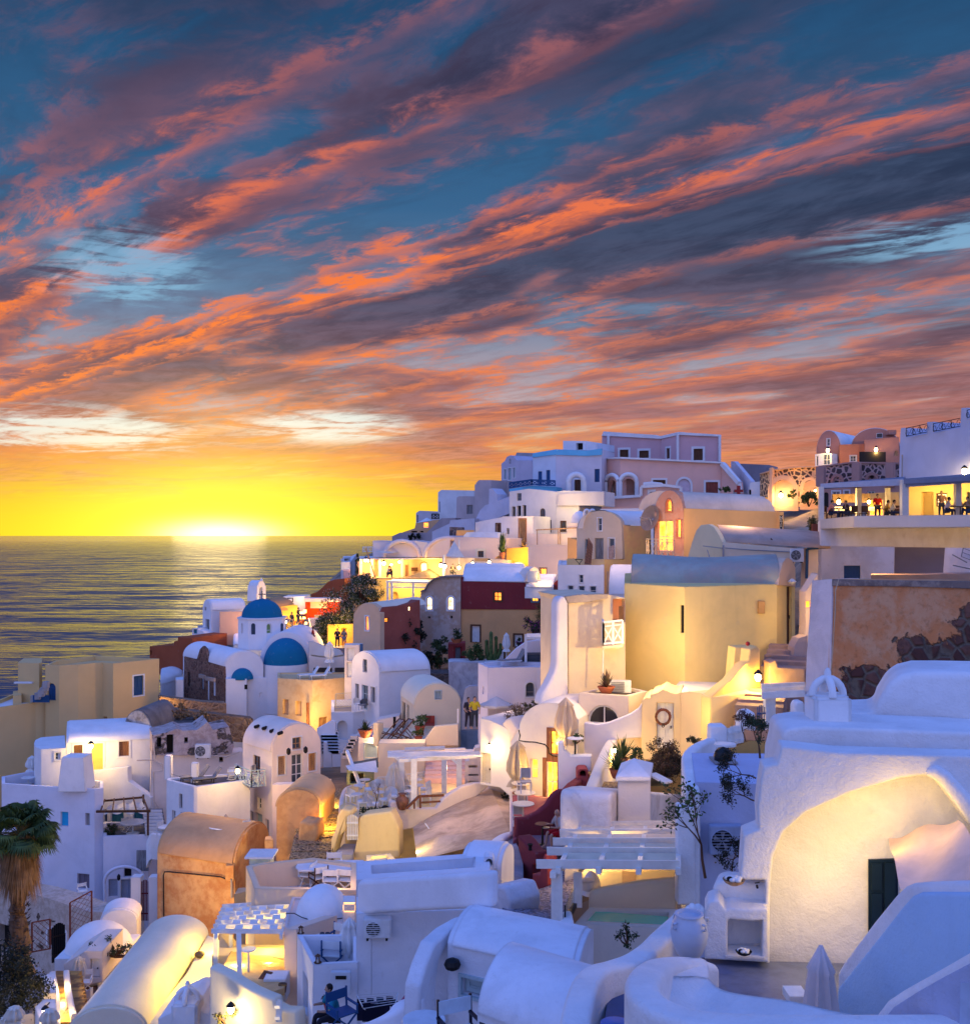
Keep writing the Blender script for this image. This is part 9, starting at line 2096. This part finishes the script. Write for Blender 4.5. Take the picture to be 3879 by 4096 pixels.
blob(T,'inner_wall',(3072,17.95,3879,17.35),[(3040,3860),(3040,3250),(3400,3080),(4050,3080),(4050,3900)],.3,NW,.05)
blob(T,'roof_block',(3108,18.4,3879,18),[(3100,3200),(3108,3050),(3124,2985),(3128,2935),(3150,2915),(3222,2905),(3400,2912),(3879,2930),(4050,2940),(4050,3200)],1.6,NW,.15)
blob(T,'upper_mass',(3222,20.5,3879,19.5),[(3120,3100),(3220,2920),(3222,2862),(3494,2852),(3510,2800),(3556,2725),(3600,2700),(3660,2686),(3760,2686),(4050,2692),(4050,3100)],2.0,NW,.18,5)
[lamp(Q(x,y,d),11,(1,.62,.07),.2)for x,y,d in((3500,3330,16.85),(3370,3430,16.85),(3260,3540,16.9),(3400,3620,16.6),(3250,3720,16.6),(3640,3220,16.6))]
bell_chimney(Q(3308,2905,19.2),.85,'white double arched chimney on the big white house roof')
T2=Thing('shade_cloth','dusty pink cloth awning stretched over the dark blue door','awning');bm=NB();A8();c00,c10,c11,c01=Q(1395,375,17.6),Q(1805,262,16.8),Q(2050,640,13.4),Q(1468,668,15.2);n=16;g=[]
for i in range(n+1):
    row=[]
    for j in range(n+1):
        s,t=i/n,j/n;p=c00*(1-s)*(1-t)+c10*s*(1-t)+c11*s*t+c01*(1-s)*t;p.z-=.22*math.sin(math.pi*s)*math.sin(math.pi*t*.5)+.05*math.sin(9*(s+t));row.append(bm.verts.new(p))
    g.append(row)
for i in range(n):
    for j in range(n):bm.faces.new((g[i][j],g[i+1][j],g[i+1][j+1],g[i][j+1]))
T2.part('cloth',bm,fabric((.74,.56,.50)),smooth=80)
T=Thing('terrace_floor','smooth dark blue painted terrace floor below the big white house','floor');slab(T,'paving',[(300,1075,17.6),(700,1098),(1200,1112),(1250,1420),(500,1420),(330,1250)],.4,plain((.12,.15,.27),.45,var=.25))
bm=NB();box(bm,Q(850,1298,14.6),px(110,14.6),.35,.12);single('white_footing',bm,FWHITE,'small white umbrella footing block on the dark blue floor','footing')
T=Thing('washstand_niche','white plastered wash stand with a basin shelf and a deep niche','wash stand')
blob(T,'shelf_block',(318,17.3,690,17.1),[(318,1085),(322,800),(340,760),(375,745),(405,750),(440,800),(480,790),(560,800),(680,795),(690,800),(690,855),(600,862),(470,850),(452,858),(452,1070),(655,1075),(660,850),(690,850),(692,1105)],.6,NW,.06)
block(T,'niche_back',(430,17.75,680,17.7),[(430,1085),(430,780),(680,780),(680,1085)],.1,NW,con=0)
block(T,'niche_floor',(440,17.2,670,17.1),[(440,1085),(440,1068),(670,1074),(670,1090)],.5,NW,con=0)
blob(T,'upper_block',(360,17.9,560,17.7),[(362,790),(365,660),(390,635),(430,628),(560,640),(690,640),(690,810),(362,810)],.6,NW,.07)
bm=NB();tube(bm,[Q(625,655,17.6),Q(625,655,17.35),Q(628,668,17.3)],.02,6);bar(bm,Q(612,640,17.4),Q(640,636,17.4),.015);TP('tap',bm,IRON)
def bowl(x,y,d,r,label,mat,seed):
    T=Thing('stone_bowl',label,'bowl');p=Q(x,y,d);random.seed(seed);bm=NB();lathe(bm,p,[(r*.4,0),(r*.8,r*.22),(r,r*.5),(r*.94,r*.5),(r*.7,r*.26),(.001,r*.2)],22);T.part('bowl',bm,mat,smooth=50)
    for k in range(11):
        a=k*2.4;rr=r*.62*math.sqrt(k/11);b1=bmesh.new();bmesh.ops.create_icosphere(b1,subdivisions=2,radius=r*.24)
        for v in b1.verts:v.co=VV((v.co.x*1.2,v.co.y*1.1,v.co.z*.8))*(1+.2*noise.noise(v.co*14+VV((k,0,0))));v.co+=p+VV((math.cos(a)*rr,math.sin(a)*rr,r*.52+r*.1*(11-k)/11))
        T.part('pebble',b1,WHITEN if k!=4 else DARK,smooth=60)
bowl(490,650,17.4,px(66,17.4),'wide straw bowl of white pebbles on top of the wash stand',WOODL,3);bowl(547,1062,17.0,px(48,17),'black bowl of white pebbles inside the wash stand niche',IRON,5)
amphora(Q(228,1062,16.6),px(245,16.6),'large white glazed jar with four small handles by the terrace wall',plain((.46,.51,.62),.35,var=.06),False,True,'white_jar')
bm=NB()
for k in range(7):
    b1=bmesh.new();bmesh.ops.create_icosphere(b1,subdivisions=2,radius=.085)
    for v in b1.verts:v.co=v.co*(1+.2*noise.noise(v.co*12+VV((k,1,0))))+Q(225+k*12-(k%2)*4,808-(k%3)*9,17.6+(k%2)*.12)
    o=single('white_pebble',b1,WHITEN,'white pebble in the heap behind the large glazed jar','pebble',group='white pebbles behind the glazed jar',smooth=60)
T=Thing('thick_curved_wall','thick rough white wall curving down past the big glazed jar','wall')
A6()
ribbon(T,'wall',[(1770,1040,18.6),(1690,1110,18.2),(1590,1200,17.6),(1500,1290,17.1),(1380,1370,16.6),(1240,1420,16.1),(1110,1455,15.6),(1030,1530,15),(985,1640,14.4),(950,1780,13.8),(920,1960,13.2)],.40,1.5,NW,smooth=60,round_=.07)
cut(Thing('blue_niche_floor','deep blue painted floor inside the thick curved wall','floor'),'paving',[(1180,1700,15.5),(1370,1620,15.8),(1400,1900,14),(1150,1900,14)],.2,plain((.03,.08,.22),.5))
bm=NB();lathe(bm,Q(1240,1900,13.6),[(px(115,13.6),0),(px(115,13.6),.05),(.001,.06)],24);single('blue_round_lid',bm,plain((.02,.16,.50),.4),'round bright blue table top cut by the bottom edge','table top')
A8()
T=Thing('big_curved_bench_wall','large smooth white curved bench wall in the foreground','wall')
ribbon(T,'outer_wall',[(330,1100,15.6),(200,1085,15.2),(60,1100,14.4),(-25,1160,13.4),(-45,1240,12.7),(15,1320,12.2),(150,1385,11.8),(330,1425,11.5),(600,1445,11.3),(900,1450,11.2),(1300,1448,11.1),(2050,1445,11.0)],.44,3,NW,smooth=60,round_=.10)
bm=NB();L1=catmull([v-VV((0,0,.16))for v in pts([(0,1185,13.6),(-10,1210,13.2),(0,1250,12.7),(50,1320,12.2),(190,1390,11.8),(330,1425,11.5),(600,1445,11.3),(900,1450,11.2),(1300,1448,11.1)])],6);L2=catmull(pts([(40,1178,14.0),(160,1186,14.2),(270,1186,14.5),(335,1202,14.6),(400,1255,14.3),(520,1290,13.8),(820,1332,13.2),(1050,1385,12.7),(1300,1432,12.2)]),6)
rows=[]
for p,q in zip(L1,L2):
    row=[]
    for k in range(9):t=k/8;z=p.lerp(q,t);z.z-=.30*math.sin(math.pi*t);row.append(bm.verts.new(z))
    row.append(bm.verts.new(q-VV((0,0,.8))));rows.append(row)
for i in range(len(rows)-1):
    for k in range(9):bm.faces.new((rows[i][k],rows[i][k+1],rows[i+1][k+1],rows[i+1][k]))
TP('bench',bm,NW,smooth=70)
cut(T,'corner_block',[(40,1110,14.35),(180,1082,15.2),(290,1078,15.5),(325,1092,15.5),(340,1130,15.2),(345,1198,14.7),(270,1190,14.5),(40,1180,14.0),(-10,1170,13.6)],1.6,NW)
ps=parasol_closed(Q(1000,1980,13.9),px(955,13.9),'folded off white parasol in the right foreground',fabric((.70,.62,.62)),px(95,13.9),low=.08)
T=Thing('stair_parapet','massive white stair parapet rising to the right in front of the blue door','wall')
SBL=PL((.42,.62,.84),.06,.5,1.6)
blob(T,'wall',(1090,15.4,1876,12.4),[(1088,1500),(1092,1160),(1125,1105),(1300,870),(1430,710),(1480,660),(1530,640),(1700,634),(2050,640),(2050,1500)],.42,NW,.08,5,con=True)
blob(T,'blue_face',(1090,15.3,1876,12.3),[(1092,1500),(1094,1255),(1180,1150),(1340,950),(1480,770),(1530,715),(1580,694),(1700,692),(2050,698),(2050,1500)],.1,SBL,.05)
T=Thing('lower_stair_parapet','low white stair wall with a pale metal door in the bottom right corner','wall')
blob(T,'wall',(1300,12.1,1876,10.9),[(1300,1500),(1306,1432),(1380,1335),(1480,1268),(1620,1190),(1760,1110),(1880,1040),(2050,950),(2050,1500)],.35,NW,.06,5)
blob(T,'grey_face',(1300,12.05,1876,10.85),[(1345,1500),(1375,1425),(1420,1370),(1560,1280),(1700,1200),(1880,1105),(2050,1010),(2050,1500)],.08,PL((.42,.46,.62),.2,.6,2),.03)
block(T,'metal_door',(1812,10.95,1900,10.8),[(1812,1500),(1818,1225),(1990,1220),(1990,1500)],.08,plain((.42,.50,.66),.4),con=0)
zo(0,0,1.0)
for x,y,d,w in((1010,3010,56.5,150),(1500,2960,64,170),(1660,2860,58,120),(1290,2620,74,200),(760,2980,64,110),(2000,2760,53,110),(2080,2960,42.5,60),(1800,3060,46,90),(2420,2480,44.5,120),(2850,2560,43,110),(2950,2060,62,160),(2440,2120,70,170),(2120,2010,106,300),(1960,2290,98,260),(2210,2190,94,220),(3500,2230,57,120),(1330,3480,33.5,40),(1240,3240,47,60),(2560,3080,30.5,35),(2560,2900,37,45),(1000,3260,52,60),(2350,2650,46,60)):lamp(Q(x,y,d),w,(1,.60,.28),.25)  # added fill lights without fittings, bringing gold light into the village centre
def terrain():
    import heapq
    pts_=[c for c in CTRL if 5<c[1]<230]
    seen={}
    for x,y,z in pts_:
        k=(round(x/2.5),round(y/2.5));
        if k not in seen or z<seen[k][2]:seen[k]=(x,y,z)
    P_=list(seen.values())
    fx=[(-75,60,88),(-95,90,60),(-60,120,55),(-75,150,5),(-52,125,60),(-45,150,55),(-100,40,70),(-40,200,60),(-160,120,2),(-120,200,-10),(-38,118,90),(-36,140,70),(-50,160,20),(-25,175,85),(-30,260,80),(60,260,118),(90,200,120),(90,120,118),(70,60,116),(40,25,114),(45,10,112),(-45,10,85),(-45,28,88),(0,2,108),(-60,45,82),(-160,30,20),(-170,200,-10),(-90,260,-10),(120,260,118)]
    P_+=[(a,b,c+0.0)for a,b,c in fx]
    nx,ny=110,110;x0,x1,y0,y1=-175,125,1,265
    bm=NB();vs=[]
    for j in range(ny+1):
        row=[];y=y0+(y1-y0)*(j/ny)**1.5
        for i in range(nx+1):
            t=i/nx*2-1;x=-25+(150*t*abs(t)**.6)
            s=0;w=0;mn=1e9
            for a,b,c in P_:
                d=(a-x)**2+(b-y)**2+.8
                k=1/(d*d);s+=c*k;w+=k
                if d<12:mn=min(mn,c)
            z=s/w-2.2
            if mn<1e8:z=min(z,mn-.4)
            z+=.25*noise.noise(VV((x*.3,y*.3,0)))
            row.append(bm.verts.new((x,y,z)))
        vs.append(row)
    for j in range(ny):
        for i in range(nx):bm.faces.new((vs[j][i],vs[j][i+1],vs[j+1][i+1],vs[j+1][i]))
    me=bpy.data.meshes.new('hillside');bm.to_mesh(me);bm.free();me.materials.append(PL((.34,.27,.20),.4,.6,.6,(.14,.10,.08),.7))
    for p in me.polygons:p.use_smooth=True
    o=bpy.data.objects.new('hillside',me);COL.objects.link(o);o['kind']='structure'
terrain()
